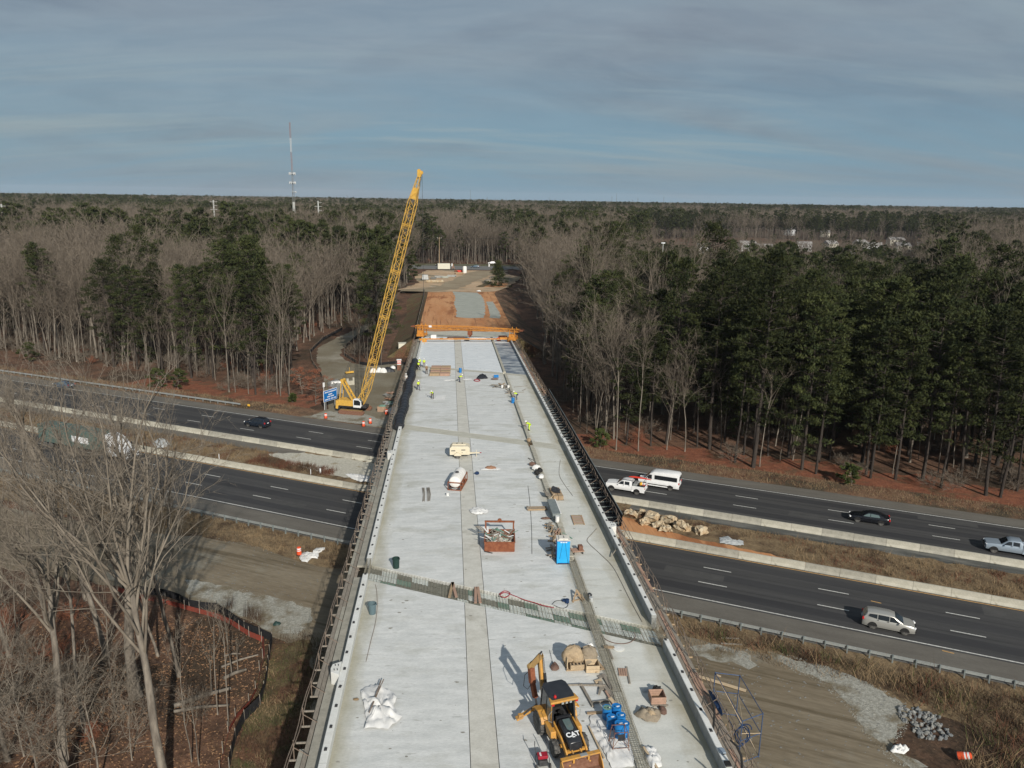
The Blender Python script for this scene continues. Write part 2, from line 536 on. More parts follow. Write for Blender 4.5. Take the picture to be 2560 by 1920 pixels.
mat('wood_pale', (.56, .44, .29), (.46, .36, .24), sc=2, st=(1, 6, 1), rough=.9, var=.1, vsc=9)
mat('wood_grey', (.20, .178, .15), (.29, .26, .215), sc=2, st=(6, 1, 1), rough=.95, var=.15, vsc=9)
mat('wood_pink', (.42, .27, .2), (.33, .22, .16), sc=2, st=(1, 6, 1), rough=.9, var=.12, vsc=9)
mat('burlap', (.43, .33, .21), (.33, .25, .165), sc=3, rough=.95, bump=.5, bsc=14, var=.12, vsc=14)
mat('burlap_grey', (.31, .26, .19), (.24, .20, .15), sc=3, rough=.95, bump=.5, bsc=14, var=.12, vsc=14)
mat('rag_brown', (.12, .07, .055), (.17, .11, .085), sc=4, rough=.95, bump=.5)
mat('tarp_white', (.74, .74, .72), (.62, .62, .6), sc=2, rough=.6, bump=.2, bsc=5)
mat('tarp_grey', (.45, .47, .47), (.35, .37, .37), sc=2, rough=.6)
mat('poly_black', (.012, .014, .018), (.03, .033, .04), sc=3, rough=.45, bump=.4, bsc=8)
mat('fabric_black', (.012, .012, .014), (.022, .022, .024), sc=3, rough=.9)
mat('safety_orange', (.26, .045, .028), (.13, .045, .032), sc=6, rough=.8)
mat('cat_yellow', (.54, .27, .05), (.46, .24, .05), sc=2, rough=.5, var=.10, vsc=8, spec=.5, c3=(.30, .19, .10), sc3=2.2, lo3=.56, hi3=.70)
mat('cat_dirty', (.36, .24, .09), (.24, .15, .07), sc=3, rough=.7)
mat('crane_yellow', (.66, .40, .075), (.52, .31, .06), sc=2, rough=.5, spec=.4)
mat('paver_orange', (.62, .27, .045), (.50, .20, .04), sc=2, rough=.6)
mat('rust', (.17, .055, .03), (.26, .10, .05), sc=3, rough=.9, var=.15)
mat('rust_brown', (.15, .07, .045), (.22, .12, .08), sc=4, rough=.9)
mat('tyre', (.035, .035, .034), (.15, .145, .135), sc=6, rough=.9)
mat('rubber', (.02, .02, .02), rough=.8)
mat('black_paint', (.014, .016, .02), (.03, .032, .036), sc=2, rough=.3, spec=.5)
mat('dark_steel', (.04, .04, .042), (.075, .075, .078), sc=4, rough=.6, metal=.3)
mat('alloy', (.55, .55, .54), rough=.35, metal=.3)
mat('chrome', (.6, .6, .6), rough=.25, metal=1.)
mat('glass_dark', (.015, .018, .022), rough=.08, spec=.6)
mat('glass_green', (.10, .14, .14), rough=.08, spec=.6)
mat('white_paint', (.78, .79, .79), (.7, .71, .71), sc=2, rough=.35, spec=.5)
mat('silver_paint', (.42, .415, .385), rough=.3, metal=.45, spec=.5)
mat('silver_blue', (.30, .36, .42), rough=.3, metal=.3, spec=.5)
mat('car_black', (.008, .009, .012), rough=.18, spec=.6)
mat('car_navy', (.012, .018, .028), rough=.2, spec=.6)
mat('car_blue', (.05, .09, .14), rough=.25, spec=.6)
mat('red_lamp', (.45, .02, .02), rough=.3)
mat('red_paint', (.35, .02, .035), (.25, .015, .03), sc=3, rough=.4)
mat('red_bright', (.6, .05, .03), rough=.5)
mat('yellow_bright', (.75, .42, .05), rough=.5)
mat('blue_drum', (.012, .15, .42), (.02, .2, .5), sc=2, rough=.4, var=.08)
mat('blue_dark', (.015, .035, .09), rough=.5)
mat('toilet_blue', (.02, .33, .68), (.03, .38, .74), sc=1, rough=.45)
mat('toilet_side', (.015, .12, .4), rough=.45)
mat('toilet_roof', (.62, .6, .54), rough=.6)
mat('cream', (.66, .6, .46), (.6, .54, .41), sc=2, rough=.5)
mat('tank_white', (.76, .75, .72), (.68, .66, .62), sc=2, rough=.45)
mat('bin_green', (.02, .045, .04), rough=.5)
mat('bin_grey', (.10, .15, .17), rough=.5)
mat('sign_blue', (.01, .14, .42), rough=.4)
mat('sign_white', (.75, .77, .78), rough=.5)
mat('drum_orange', (.68, .09, .03), rough=.5)
mat('hi_vis', (.55, .75, .04), rough=.7)
mat('skin', (.35, .2, .14), rough=.6)
mat('jeans', (.05, .07, .11), (.09, .11, .15), sc=5, rough=.9)
mat('boots', (.05, .035, .025), rough=.8)
mat('helmet', (.75, .76, .74), rough=.4)
mat('beige_box', (.62, .6, .5), rough=.6)
mat('rubble', (.52, .46, .34), (.36, .25, .14), sc=.8, rough=.95, var=.15, vsc=5, bump=.6, bsc=6)
mat('stone_grey', (.12, .13, .135), (.21, .22, .22), sc=2, rough=.95, rnd=.25)
mat('stone_white', (.25, .25, .235), (.18, .18, .165), sc=2, rough=.95, rnd=.2)
mat('scaffold_blue', (.05, .08, .16), (.1, .14, .22), sc=4, rough=.6, metal=.3)
mat('brush_brown', (.058, .037, .025), (.105, .07, .043), sc=.5, rough=.95)
mat('brush_red', (.10, .04, .025), (.16, .075, .045), sc=.5, rough=.95)
mat('brush_tan', (.20, .14, .08), (.28, .205, .12), sc=.5, rough=.95)
mat('brush_green', (.05, .065, .02), (.09, .10, .035), sc=.5, rough=.95)
mat('antenna_white', (.5, .52, .52), rough=.5)
mat('antenna_red', (.25, .17, .16), rough=.6)
mat('mast_grey', (.2, .21, .21), rough=.6)
mat('pole_pale', (.42, .43, .41), rough=.6)
mat('roof_grey', (.3, .29, .28), rough=.8)
mat('roof_brown', (.26, .16, .11), rough=.8)
mat('debris_mix', (.55, .52, .45), (.16, .11, .08), sc=4, rough=.9, c3=(.2, .5, .4), sc3=1.3, lo3=.58, hi3=.64)
mat('truck_green', (.06, .11, .10), (.09, .14, .125), sc=1, rough=.5)
mat('cardboard', (.33, .19, .12), (.27, .15, .095), sc=3, rough=.9)
mat('far_bare', (.105, .088, .075), (.14, .118, .10), sc=.02, rough=1, var=.3, vsc=.12)
# ------------------------------------------------------------------ ground
def gh(x, y):
    u, v = uv(x, y)
    n = (np.sin(x * .031 + 1.3) * np.cos(y * .027 + .5) + .5 * np.sin(x * .083 + y * .061))
    w = sstep(128, 175, v) * sstep(18, 40, np.abs(x - 4)) * .7
    yard = sstep(-52, -44, x) * (1 - sstep(-17, -12, x)) * (1 - sstep(262, 300, y))
    return (3.0 * sstep(190, 330, y) + n * w) * (1 - yard)
def axis(lo, hi, st, far, k=1.16):
    a = list(np.arange(lo, hi + st, st))
    d, x = st, hi
    while x < far:
        d *= k
        x += d
        a.append(x)
    d, x = st, lo
    while x > -far:
        d *= k
        x -= d
        a.insert(0, x)
    return np.array(a)
ax, ay = axis(-150, 150, 4, 9000), axis(0, 480, 4, 9000)
GX, GY = np.meshgrid(ax, ay)
GZ = gh(GX, GY) - .03
nx, ny = len(ax), len(ay)
ii = np.arange(nx * ny).reshape(ny, nx)
F = np.stack([ii[:-1, :-1], ii[:-1, 1:], ii[1:, 1:], ii[1:, :-1]], -1).reshape(-1, 4)
me = npmesh('ground', np.stack([GX, GY, GZ], -1).reshape(-1, 3), F, 'leaf_litter', smooth=True)
tag(link(me, 'ground'), kind='structure')
# ------------------------------------------------------------------ highway
def slab_road(name, v0, v1, z, m):
    return strip_uv(name, v0, v1, -260, 120, z, m)
slab_road('road', 75.3, 86.9, .020, 'asphalt')
slab_road('road', 99.6, 111.3, .020, 'asphalt')
for v in (77.6, 81.3, 85.0, 101.8, 105.5, 109.2):
    slab_road('wheel_track', v - .75, v + .75, .024, 'asphalt_track')
slab_road('shoulder', 71.4, 75.3, .016, 'shoulder')
slab_road('shoulder', 111.3, 114.3, .016, 'shoulder')
slab_road('shoulder', 98.3, 99.6, .016, 'shoulder')
for v in (79.0, 82.7, 103.95, 107.55):
    strip_uv('road_seam', v - .03, v + .03, -200, 60, .028, 'tar', 200, amp0=.02, amp1=.02, sd=int(v))
for u, v, L, w in ((-14, 80.2, 6.5, 1.6), (18, 84.1, 4.0, 2.2), (-70, 78.2, 8, 1.3), (-2, 103.0, 5, 1.8), (14, 108.8, 7, 1.4), (-82, 105.0, 6, 2.0)):
    sheet('road_patch', [W(u, v), W(u + L, v), W(u + L, v + w), W(u, v + w)], .0265, 'asphalt_patch', .03, .8, int(u))
def line(name, v, z=.030, w=.15, m='road_white', u0=-260, u1=120):
    return strip_uv(name, v - w / 2, v + w / 2, u0, u1, z, m, parent=None)
line('edge_line', 75.65, w=.17)
line('edge_line', 110.95, w=.17)
line('edge_line', 86.62, w=.15, m='road_yellow')
line('edge_line', 99.85, w=.15, m='road_yellow')
for v, ph in ((83.02, -10.0), (79.32, -10.0), (107.23, -9.3), (103.6, -9.2)):
    k = int((-250 - ph) / 12.192)
    first = None
    for i in range(k, 11):
        u = ph + i * 12.192
        b = MB()
        b.add([(0, -.075, 0), (3.05, -.075, 0), (3.05, .075, 0), (0, .075, 0)], [(0, 1, 2, 3)])
        if first is None:
            first = b.mesh('lane_dash', 'road_white')
        o = link(first, 'lane_dash')
        o.location = W(u, v, .031)
        o.rotation_euler = (0, 0, SKEW)
        o['kind'] = 'structure'
# small yellow stop marks left on the lanes
for px, py in ((2177, 1502), (2355, 1626)):
    p = at(px, py, .031)
    o = MB().add([(0, -.08, 0), (1.0, -.08, 0), (1.0, .08, 0), (0, .08, 0)], [(0, 1, 2, 3)]).obj('paint_mark', 'road_yellow', fix=False)
    o.location = p
    o.rotation_euler = (0, 0, SKEW - .1)
    o['kind'] = 'structure'
# verges
strip_uv('verge', 64, 71.4, -260, 120, .004, 'dry_verge', 120, amp0=.5, sd=2)
strip_uv('verge', 114.3, 119.5, -260, 120, .004, 'litter_tan', 160, amp1=.6, sd=3)
strip_uv('verge', 119, 127.5, -48, 120, .000, 'litter_red', 90, amp1=1.5, sd=4)
strip_uv('verge', 119, 128, -140, -92, .000, 'litter_red', 60, amp1=1.5, sd=5)
# median
strip_uv('median', 87.5, 98.3, -260, 120, .008, 'dry_verge')
strip_uv('median_pavement', 95.2, 98.3, -260, -76, .012, 'shoulder', 90, amp0=.35, sd=6)
sheet('median_gravel', [W(u, v) for u, v in ((-81, 94.6), (-76, 97.4), (-60, 97.9), (-44, 97.9), (-44, 90.5), (-58, 90.5), (-66, 90.3), (-73, 91.7), (-78, 93.5))], .018, 'gravel_bright', .35, .8, 7)
strip_uv('median_ditch', 96.0, 98.2, -22, 120, .014, 'wet_ditch', 90, amp0=.45, sd=8)
sheet('median_clay', [W(u, v) for u, v in ((-34, 93.8), (-24, 94.0), (-21, 93.2), (-17.5, 91.4), (-12, 90.4), (-4, 89.8), (2, 88.6), (2, 87.7), (-34, 87.7))], .020, 'clay', .2, .7, 9)
# dirt yard on both sides of and under the bridge
sheet('dirt_yard', [(-150, 123), (-105, 119), W(-73, 64.5), W(-68, 66.3), W(-59.4, 66.7), W(-52.5, 65.4), W(-46, 65.6), W(-30, 67), W(-12, 67.3), W(-5.5, 67.6), W(-1.3, 67.8), W(2.7, 67.4), W(6.5, 66.8), (37.6, 53.9),
       (36.8, 51.5), (35, 50.3), (33.6, 48.4), (35, 46), (37, 40), (30, 18), (10, 6), (-9, 20), (-11, 45), (-13, 63), (-16.8, 66.6), (-20.4, 70.2), (-27.4, 74.2), (-34, 77), (-60, 86), (-150, 112)], .010, 'dirt', .35, 1.2, 10)
s4 = 2.676
def c4(x, y):
    return at(350 + x / s4, 1300 + y / s4)
sheet('gravel_patch', [c4(*p) for p in ((300, 400), (480, 420), (760, 500), (1000, 540), (1150, 590), (1140, 690), (1060, 760), (960, 760), (860, 735), (700, 650), (560, 590), (330, 530))], .016, 'gravel', .3, .6, 11)
def c7(x, y):
    return at(1700 + x / 2.572, 1500 + y / 2.572)
sheet('gravel_patch', [c7(*p) for p in ((560, 330), (700, 372), (900, 420), (1000, 450), (1200, 525), (1300, 590), (1440, 670), (1450, 760), (1400, 830), (1350, 900), (1440, 1000), (1600, 1080), (1480, 1085), (1330, 950), (1260, 890), (1180, 850), (1120, 700), (1030, 620), (960, 540), (850, 480), (700, 430), (620, 390))], .016, 'gravel', .25, .6, 12)
sheet('gravel_patch', [c7(*p) for p in ((60, 300), (250, 285), (420, 330), (500, 420), (440, 450), (330, 400), (200, 390), (90, 360))], .016, 'gravel', .3, .7, 13)
sheet('grass_bank', [(-13.2, 66), (-10.5, 52), (-9, 30), (-15.6, 30), (-16.2, 49.5), (-16.4, 54.5), (-15.6, 56.5), (-16.0, 60.5), (-16.6, 65.5)], .014, 'grass_slope', .3, .8, 14)
# crane yard and the lane that curls back into the wood
sheet('crane_yard', [W(-90, 114.6), W(-60, 114.6), (-9.5, 150), (-9.5, 188), (-13, 190), (-20, 187.5), (-24.5, 191), (-28.4, 199.5), (-29.5, 210), (-28.5, 224), (-26, 238), (-22, 262), (-25.5, 263), (-30, 240), (-33.5, 226), (-36.0, 212), (-34.5, 198), (-31.5, 186), (-28.5, 172), (-25.5, 158), (-23.8, 148), (-26.0, 143.4)], .010, 'crane_dirt', .4, 1.5, 15)
sheet('crane_pad', [W(-88.5, 114.9), W(-73, 114.9), W(-72.5, 117.5), W(-80, 121.5), W(-87, 119.8)], .018, 'gravel', .3, .8, 16)
# ------------------------------------------------------------------ far embankment, fill and side road
b = MB()
ys = list(np.arange(198, 336, 4.))
def bank(y):
    z = dz(y)
    w = float(sstep(300, 335, y))
    g = float(gh(-30, y))
    return [(-16.5 - 3 * w, g - .05), (-8.6 - 1.5 * w, z), (17.4 + 4 * w, z), (27, g - .05)], z
for k, y in enumerate(ys):
    pr, z = bank(y)
    b.v += [(x, y, q + .0) for x, q in pr]
for k in range(len(ys) - 1):
    for j in range(3):
        b.f.append((k * 4 + j, k * 4 + j + 1, k * 4 + 5 + j, k * 4 + 4 + j))
        b.m.append(0 if j == 1 else (1 if j == 0 else 2))
b.k = 1
b.add([(x, 198, q) for x, q in bank(198)[0]], [(0, 1, 2, 3)])
b.obj('embankment', ['clay', 'grass_slope', 'litter_tan'], fix=False)['kind'] = 'structure'
def lay(name, pts, h, m, amp, step, sd):
    """a sheet that follows the fill's profile"""
    P = rag(pts, amp, step, sd)
    ys_ = sorted(set([p.y for p in P]))
    o = sheet(name, P, 0, m)
    for v in o.data.vertices:
        v.co.z = dz(v.co.y) + h
    return o
lay('stone_patch', [(1.0, 311), (10.8, 306.5), (12.0, 296), (12.3, 276), (11.6, 255), (10.4, 234.5), (6, 233.5), (1.9, 236), (2.2, 250), (1.4, 268), (2.0, 290)], .03, 'stone_base', .3, 2, 17)
lay('stone_patch', [(12.9, 276), (15.4, 276), (15.7, 255), (15.9, 240), (15.2, 233), (12.2, 234.5), (12.9, 255)], .03, 'stone_base', .2, 2, 18)
sheet('fill_flat', [(-16, 311), (-6, 307), (4, 311.5), (12, 309), (18, 312), (24, 330), (34, 372), (46, 413), (-12, 413), (-17, 380), (-14, 350), (-22, 318)], 3.06, 'clay_pale', .8, 3, 19)
for v in bpy.data.objects['fill_flat'].data.vertices:
    v.co.z = max(3.05, dz(v.co.y) + .06) if v.co.y < 336 else 3.09
P_ap = [(-8.4, 197.4), (16.8, 197.4), (16.9, 207.5), (9, 206.2), (3, 207.8), (-4, 206.5), (-8.3, 207.6)]
lay('approach_slab', P_ap, .035, 'joint_concrete', .25, 1.2, 61)
sheet('haul_track', [(-20, 311), (-9, 308.5), (-1, 316), (6, 334), (11, 356), (19, 385), (34, 413), (16, 413), (8, 398), (3, 372), (-2, 348), (-8, 328), (-20, 318)], 3.0, 'far_asphalt', .8, 3, 20)
sheet('clay_patch', [(2, 309.5), (18, 312), (22, 330), (27, 350), (22, 352), (15, 338), (12, 326), (5, 318)], 3.2, 'clay', .7, 2, 64)
sheet('clay_patch', [(16, 356), (28, 352), (34, 375), (30, 388), (22, 372)], 3.2, 'clay_pale', .7, 2, 65)
for v in bpy.data.objects['haul_track'].data.vertices:
    v.co.z = max(3.09, dz(v.co.y) + .10) if v.co.y < 336 else 3.14
MATS['haul_track'] = mat('haul_dirt', (.24, .19, .125), (.31, .26, .18), sc=.12, rough=.95)
bpy.data.objects['haul_track'].data.materials[0] = MATS['haul_dirt']
sheet('far_road', [(-260, 432), (260, 405), (260, 428), (-260, 455)], 3.12, 'far_asphalt')
sheet('far_verge', [(-260, 455), (260, 428), (260, 441), (-260, 468)], 3.1, 'grass_green', .8, 4, 21)
sheet('far_path', [(-260, 461.5), (260, 434.5), (260, 436), (-260, 463)], 3.16, 'gravel')
# ------------------------------------------------------------------ the bridge
SL = -.52
XL, XR = -6.85, 14.9
bridge = thing('highway_overpass', 'long pale concrete overpass deck under construction crossing the highway', 'bridge')
def panel(name, x0, x1, ya, yb, h, m, ragx=0., th=.0):
    n = max(2, int((yb(0) - ya(0)) / 5))
    g = random.Random(int(x0 * 10 + ya(0)))
    V = []
    if ragx:
        n *= 5
    for i in range(n + 1):
        t = i / n
        for x in (x0, x1):
            xx = x + (g.uniform(-ragx, ragx) if ragx else 0)
            y = ya(x) + (yb(x) - ya(x)) * t
            V.append((xx, y, dz(y) + h))
    b = MB().add(V, [(2 * i, 2 * i + 1, 2 * i + 3, 2 * i + 2) for i in range(n)])
    N = len(V)
    V2 = [(x, y, z - .32) for x, y, z in V]
    b.add(V + V2, [(0, 1, N + 1, N), (N - 2, N - 1, 2 * N - 1, 2 * N - 2)] + [(2 * i, 2 * i + 2, N + 2 * i + 2, N + 2 * i) for i in range(n)] + [(2 * i + 1, 2 * i + 3, N + 2 * i + 3, N + 2 * i + 1) for i in range(n)])
    return b.obj(name, m, bridge, fix=False)
ln = lambda c, s=SL: (lambda x: c + s * x)
rows = [(ln(-30, 0), ln(29)), (ln(29.01), ln(55.65)), (ln(58.35), ln(66.8)), (ln(66.83), ln(84)), (ln(84.01), ln(102.3)), (ln(104.9), ln(151.0, -.49)), (ln(153.0, -.49), ln(187.4, .0)), (ln(187.6, 0), ln(197.5, 0))]
cols = [(XL, 1.02, 'deck_concrete'), (1.06, 2.62, 'deck_strip'), (2.66, 10.28, 'deck_concrete'), (10.95, XR, 'deck_ledge')]
for ri, (ya, yb) in enumerate(rows):
    for ci, (x0, x1, m) in enumerate(cols):
        mm = m
        if ri == 6 and ci == 3:
            mm = 'deck_wet'
        if ri >= 6 and ci in (0, 2) or ri == 7 and ci == 3:
            mm = 'deck_fresh'
        panel('deck_panel', x0, x1, ya, yb, -.012 if ci == 1 else 0, mm)
for ya, yb in ((ln(102.34), ln(104.86)), (ln(151.05, -.49), ln(152.95, -.49))):
    for x0, x1 in ((XL, 10.28), (10.95, XR)):
        panel('joint_panel', x0, x1, ya, yb, -.006, 'joint_concrete')
# small spots left on the deck
g = np.random.RandomState(7)
n = 520
sx_, sy_ = g.uniform(-6.7, 14.7, n), g.uniform(32, 185, n)
V, F = [], []
for i in range(n):
    if abs(sx_[i] - 10.6) < .5:
        continue
    yc = 57.0 + SL * sx_[i]
    if abs(sy_[i] - yc) < 2.2:
        continue
    r_ = .02 + .10 * g.rand() ** 3
    e = len(V)
    for k in range(7):
        a = k * 2 * PI / 7
        rr_ = r_ * g.uniform(.6, 1.3)
        V.append((sx_[i] + rr_ * math.cos(a) * 1.6, sy_[i] + rr_ * math.sin(a), dz(sy_[i]) + .006))
    F.append(tuple(range(e, e + 7)))
mat('spot', (.22, .215, .19), (.33, .32, .28), sc=.7, rough=.95)
o = MB().add(V, F).obj('deck_spots', 'spot', bridge, fix=False)
o['kind'] = 'stuff'
def run(b, x0, x1, y0, y1, h0, h1, step=6., sk=0.):
    """a bar following the deck; x may taper with sk"""
    n = max(1, int(abs(y1 - y0) / step))
    for i in range(n):
        a, c = y0 + (y1 - y0) * i / n, y0 + (y1 - y0) * (i + 1) / n
        V = [(x, y, dz(y) + h) for y in (a, c) for x, h in ((x0, h0), (x1, h0), (x1, h1), (x0, h1))]
        b.add(V, [(0, 1, 2, 3), (7, 6, 5, 4), (0, 4, 5, 1), (1, 5, 6, 2), (2, 6, 7, 3), (3, 7, 4, 0)])
    return b
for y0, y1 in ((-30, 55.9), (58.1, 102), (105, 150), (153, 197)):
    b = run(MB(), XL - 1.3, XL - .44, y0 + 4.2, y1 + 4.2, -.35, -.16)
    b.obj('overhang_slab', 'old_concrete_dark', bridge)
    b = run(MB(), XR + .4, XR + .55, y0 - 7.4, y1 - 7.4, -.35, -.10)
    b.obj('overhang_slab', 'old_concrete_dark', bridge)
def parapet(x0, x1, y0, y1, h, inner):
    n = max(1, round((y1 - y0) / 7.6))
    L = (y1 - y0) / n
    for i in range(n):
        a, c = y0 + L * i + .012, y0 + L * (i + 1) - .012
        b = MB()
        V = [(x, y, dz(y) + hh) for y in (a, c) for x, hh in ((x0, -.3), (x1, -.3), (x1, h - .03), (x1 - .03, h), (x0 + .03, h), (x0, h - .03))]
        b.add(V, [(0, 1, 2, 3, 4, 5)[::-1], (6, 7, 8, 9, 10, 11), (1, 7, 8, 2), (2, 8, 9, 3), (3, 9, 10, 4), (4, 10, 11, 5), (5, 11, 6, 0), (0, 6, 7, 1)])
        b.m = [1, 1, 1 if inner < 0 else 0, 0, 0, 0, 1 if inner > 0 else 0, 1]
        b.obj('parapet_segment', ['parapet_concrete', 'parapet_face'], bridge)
    pm = MB().box((0, 0, 0), (.17, .26, .05)).box((.01, .03, .05), (.07, .08, .06)).mesh('anchor_pocket', 'dark_steel')
    g = random.Random(3)
    y = y0 + .8
    while y < y1:
        if g.random() < .88:
            o = link(pm, 'anchor_pocket', bridge)
            o.location = DK((x0 + x1) / 2 + g.uniform(-.05, .05), y, h)
            o.rotation_euler = (0, 0, g.uniform(-.3, .3))
        y += 1.92
parapet(XL - .44, XL, -30, 59.2, .62, 1)
parapet(XL - .44, XL, 62.1, 105, .62, 1)
parapet(XL - .40, XL, 105, 196, .45, 1)
parapet(XR, XR + .38, -30, 47.7, .82, 1)
parapet(XR, XR + .38, 50.9, 98, .82, 1)
parapet(XR, XR + .36, 98, 196, .62, 1)
# bump-outs for lamp posts on the outer face of the parapets
for x, y, s in ((XR + .38, 68.2, 1), (XL - .44, 45.6, -1), (XL - .44, 92.5, -1)):
    b = MB()
    pr = [(0, -.75), (s * .55, -.45), (s * .62, 0), (s * .55, .45), (0, .75)]
    V = [(x + a, y + c, dz(y) + h) for h, k in ((-1.1, .4), (-.1, 1.), (.75, 1.)) for a, c in [(p * k, q * k) for p, q in pr]]
    F = [(i + 5 * j, (i + 1) % 5 + 5 * j, (i + 1) % 5 + 5 * j + 5, i + 5 * j + 5) for j in (0, 1) for i in range(5)] + [(0, 1, 2, 3, 4), (10, 11, 12, 13, 14)]
    b.add(V, F)
    o = b.obj('lamp_pedestal', 'parapet_concrete', bridge, bevel=.02)
    bb = MB()
    for q in (-.25, .25):
        for w in (.15, .35):
            bb.cyl((x + s * w, y + q, dz(y) + .75), (x + s * w, y + q, dz(y) + .86), .03, n=6)
    bb.obj('anchor_bolt', 'dark_steel', o)
# kerb between roadway and ledge
for y0, y1 in ((-30, 43), (62.5, 96.5), (99.8, 145.6), (147.8, 190)):
    run(MB(), 10.29, 10.94, y0, y1, -.3, .03, 4).obj('kerb_recess', 'joint_concrete', bridge)
for y0, y1, h in ((62.5, 96.5, .22), (99.8, 145.6, .30), (147.8, 190, .30)):
    n = round((y1 - y0) / 8)
    for i in range(n):
        a, c = y0 + (y1 - y0) * i / n + .01, y0 + (y1 - y0) * (i + 1) / n - .01
        run(MB(), 10.42, 10.86, a, c, .03, h, 4).obj('kerb_segment', 'old_concrete', bridge)
run(MB(), 10.29, 10.94, 43, 62, -.3, -.1, 4).obj('kerb_recess', 'old_concrete', bridge)
b = MB()
g = random.Random(8)
y = 30.
while y < 98:
    w = .30
    x = 10.62 + g.uniform(-.03, .03)
    pts = [DK(x - w, y, 0), DK(x - w + .03, y + g.uniform(-.05, .05), .36), DK(x + w - .03, y + g.uniform(-.05, .05), .36), DK(x + w, y, 0)]
    if y < 62 or g.random() < .35:
        b.tube(pts, .012, 3, False)
    y += .17 if y < 62 else .3
for xx in (-.3, -.15, 0, .15, .3):
    for hh in (.12, .36):
        if xx in (-.15, 0, .15) and hh == .12:
            continue
        b.tube([DK(10.62 + xx + g.uniform(-.03, .03), q, hh + g.uniform(-.02, .02)) for q in np.arange(30, 63, 2.)], .012, 3, False)
o = b.obj('rebar_cage', 'rebar', bridge, fix=False)
o['kind'] = 'stuff'
# open closure pour: bars over metal forms
b = MB()
g = random.Random(5)
yl, yu = ln(55.65), ln(58.35)
x = XL - .3
while x < XR + .4:
    for h in (-.05, -.15):
        b.tube([DK(x + g.uniform(-.02, .02), yl(x) - .02, h), DK(x, yu(x) + .02, h)], .010, 3, False)
    x += .24
y = yl(XR) - .2
while y < yu(XL) + .3:
    xa = max(XL - .3, (55.65 - y) / -SL)
    xb = min(XR + .4, (58.35 - y) / -SL)
    if xb - xa > .2:
        b.tube([DK(xa, y, -.035), DK((xa + xb) / 2, y, -.03), DK(xb, y, -.035)], .013, 3, False)
    y += .19
for xx, yc in ((XL - .22, 60.6), (XR + .2, 49.3)):
    for k in range(16):
        q = yc - 1.5 + k * .2
        b.tube([DK(xx - .16, q, -.2), DK(xx - .16, q, .6), DK(xx + .16, q, .6), DK(xx + .16, q, -.2)], .011, 3, False)
    for h in (.1, .35, .6):
        for w in (-.16, .16):
            b.tube([DK(xx + w, yc - 1.6, h), DK(xx + w, yc + 1.6, h)], .011, 3, False)
o = b.obj('rebar_mat', 'rebar', bridge, fix=False)
o['kind'] = 'stuff'
k = 0
x = XL - .3
while x < XR:
    wd = g.uniform(.85, 1.35)
    for half in range(3):
        t0, t1 = half / 3, (half + 1) / 3 - .02
        m = g.choice(['form_bright', 'form_dark', 'form_green', 'form_bright', 'form_bright', 'form_dark'])
        bb = MB()
        nn = 4
        for q in range(nn):
            xa, xb = x + wd * q / nn, x + wd * (q + .5) / nn
            xc = x + wd * (q + 1) / nn
            def P(xx, t, h):
                yy = yl(xx) + (yu(xx) - yl(xx)) * t
                return DK(xx, yy, h)
            bb.add([P(xa, t0, -.24), P(xb, t0, -.24), P(xb, t1, -.24), P(xa, t1, -.24), P(xb, t0, -.28), P(xc, t0, -.28), P(xc, t1, -.28), P(xb, t1, -.28)], [(0, 1, 2, 3), (1, 4, 7, 2), (4, 5, 6, 7)])
        bb.obj('deck_form', m, bridge, fix=False)
    x += wd + .03
# walkways, outriggers and rails outside the parapets
orL = MB().box((-.55, 0, 0), (1.0, .07, .10)).mesh('outrigger', 'wood_grey')
orR = MB().box((.62, 0, 0), (1.15, .08, .10)).mesh('outrigger', 'wood')
y = 24.
i = 0
pst = MB().cyl((0, 0, -.3), (0, 0, 1.0), .03, n=5).mesh('rail_post', 'steel_rust')
while y < 195:
    o = link(orL, 'outrigger', bridge)
    o.location = DK(XL - 1.25 + .12 * math.sin(i * 2.3), y, -.42)
    o = link(orR, 'outrigger', bridge)
    o.location = DK(XR + .75 + .1 * math.sin(i * 1.7), y, -.38)
    if i % 2 == 0:
        for xx in (XL - 2.1, XR + 1.75):
            o = link(pst, 'rail_post', bridge)
            o.location = DK(xx, y, -.1)
    y += 1.45
    i += 1
for xx, m in ((XL - 2.1, 'steel_rust'), (XR + 1.75, 'steel_rust')):
    for h in (.42, .88):
        n = 58
        for a in range(3):
            y0, y1 = 24 + a * 57, 24 + (a + 1) * 57
            MB().tube([DK(xx + .05 * math.sin(q * 1.1 + h * 3), q, h + .05 * math.sin(q * .9)) for q in np.arange(y0, y1 + .5, 1.45)], .028, 5, False).obj('rail', m, bridge, fix=False)
b = MB()
y = 24.
while y < 192:
    for s, xx in ((-1, XL - 2.1), (1, XR + 1.75)):
        if s > 0:
            b.beam(DK(xx, y, -.35), DK(xx - s * .0, y + 1.45, .88), .03)
        b.beam(DK(xx, y, .42), DK(xx - s * 1.1, y, -.35), .035)
    y += 2.9
o = b.obj('rail_brace', 'steel_rust', bridge)
o['kind'] = 'stuff'
g = random.Random(9)
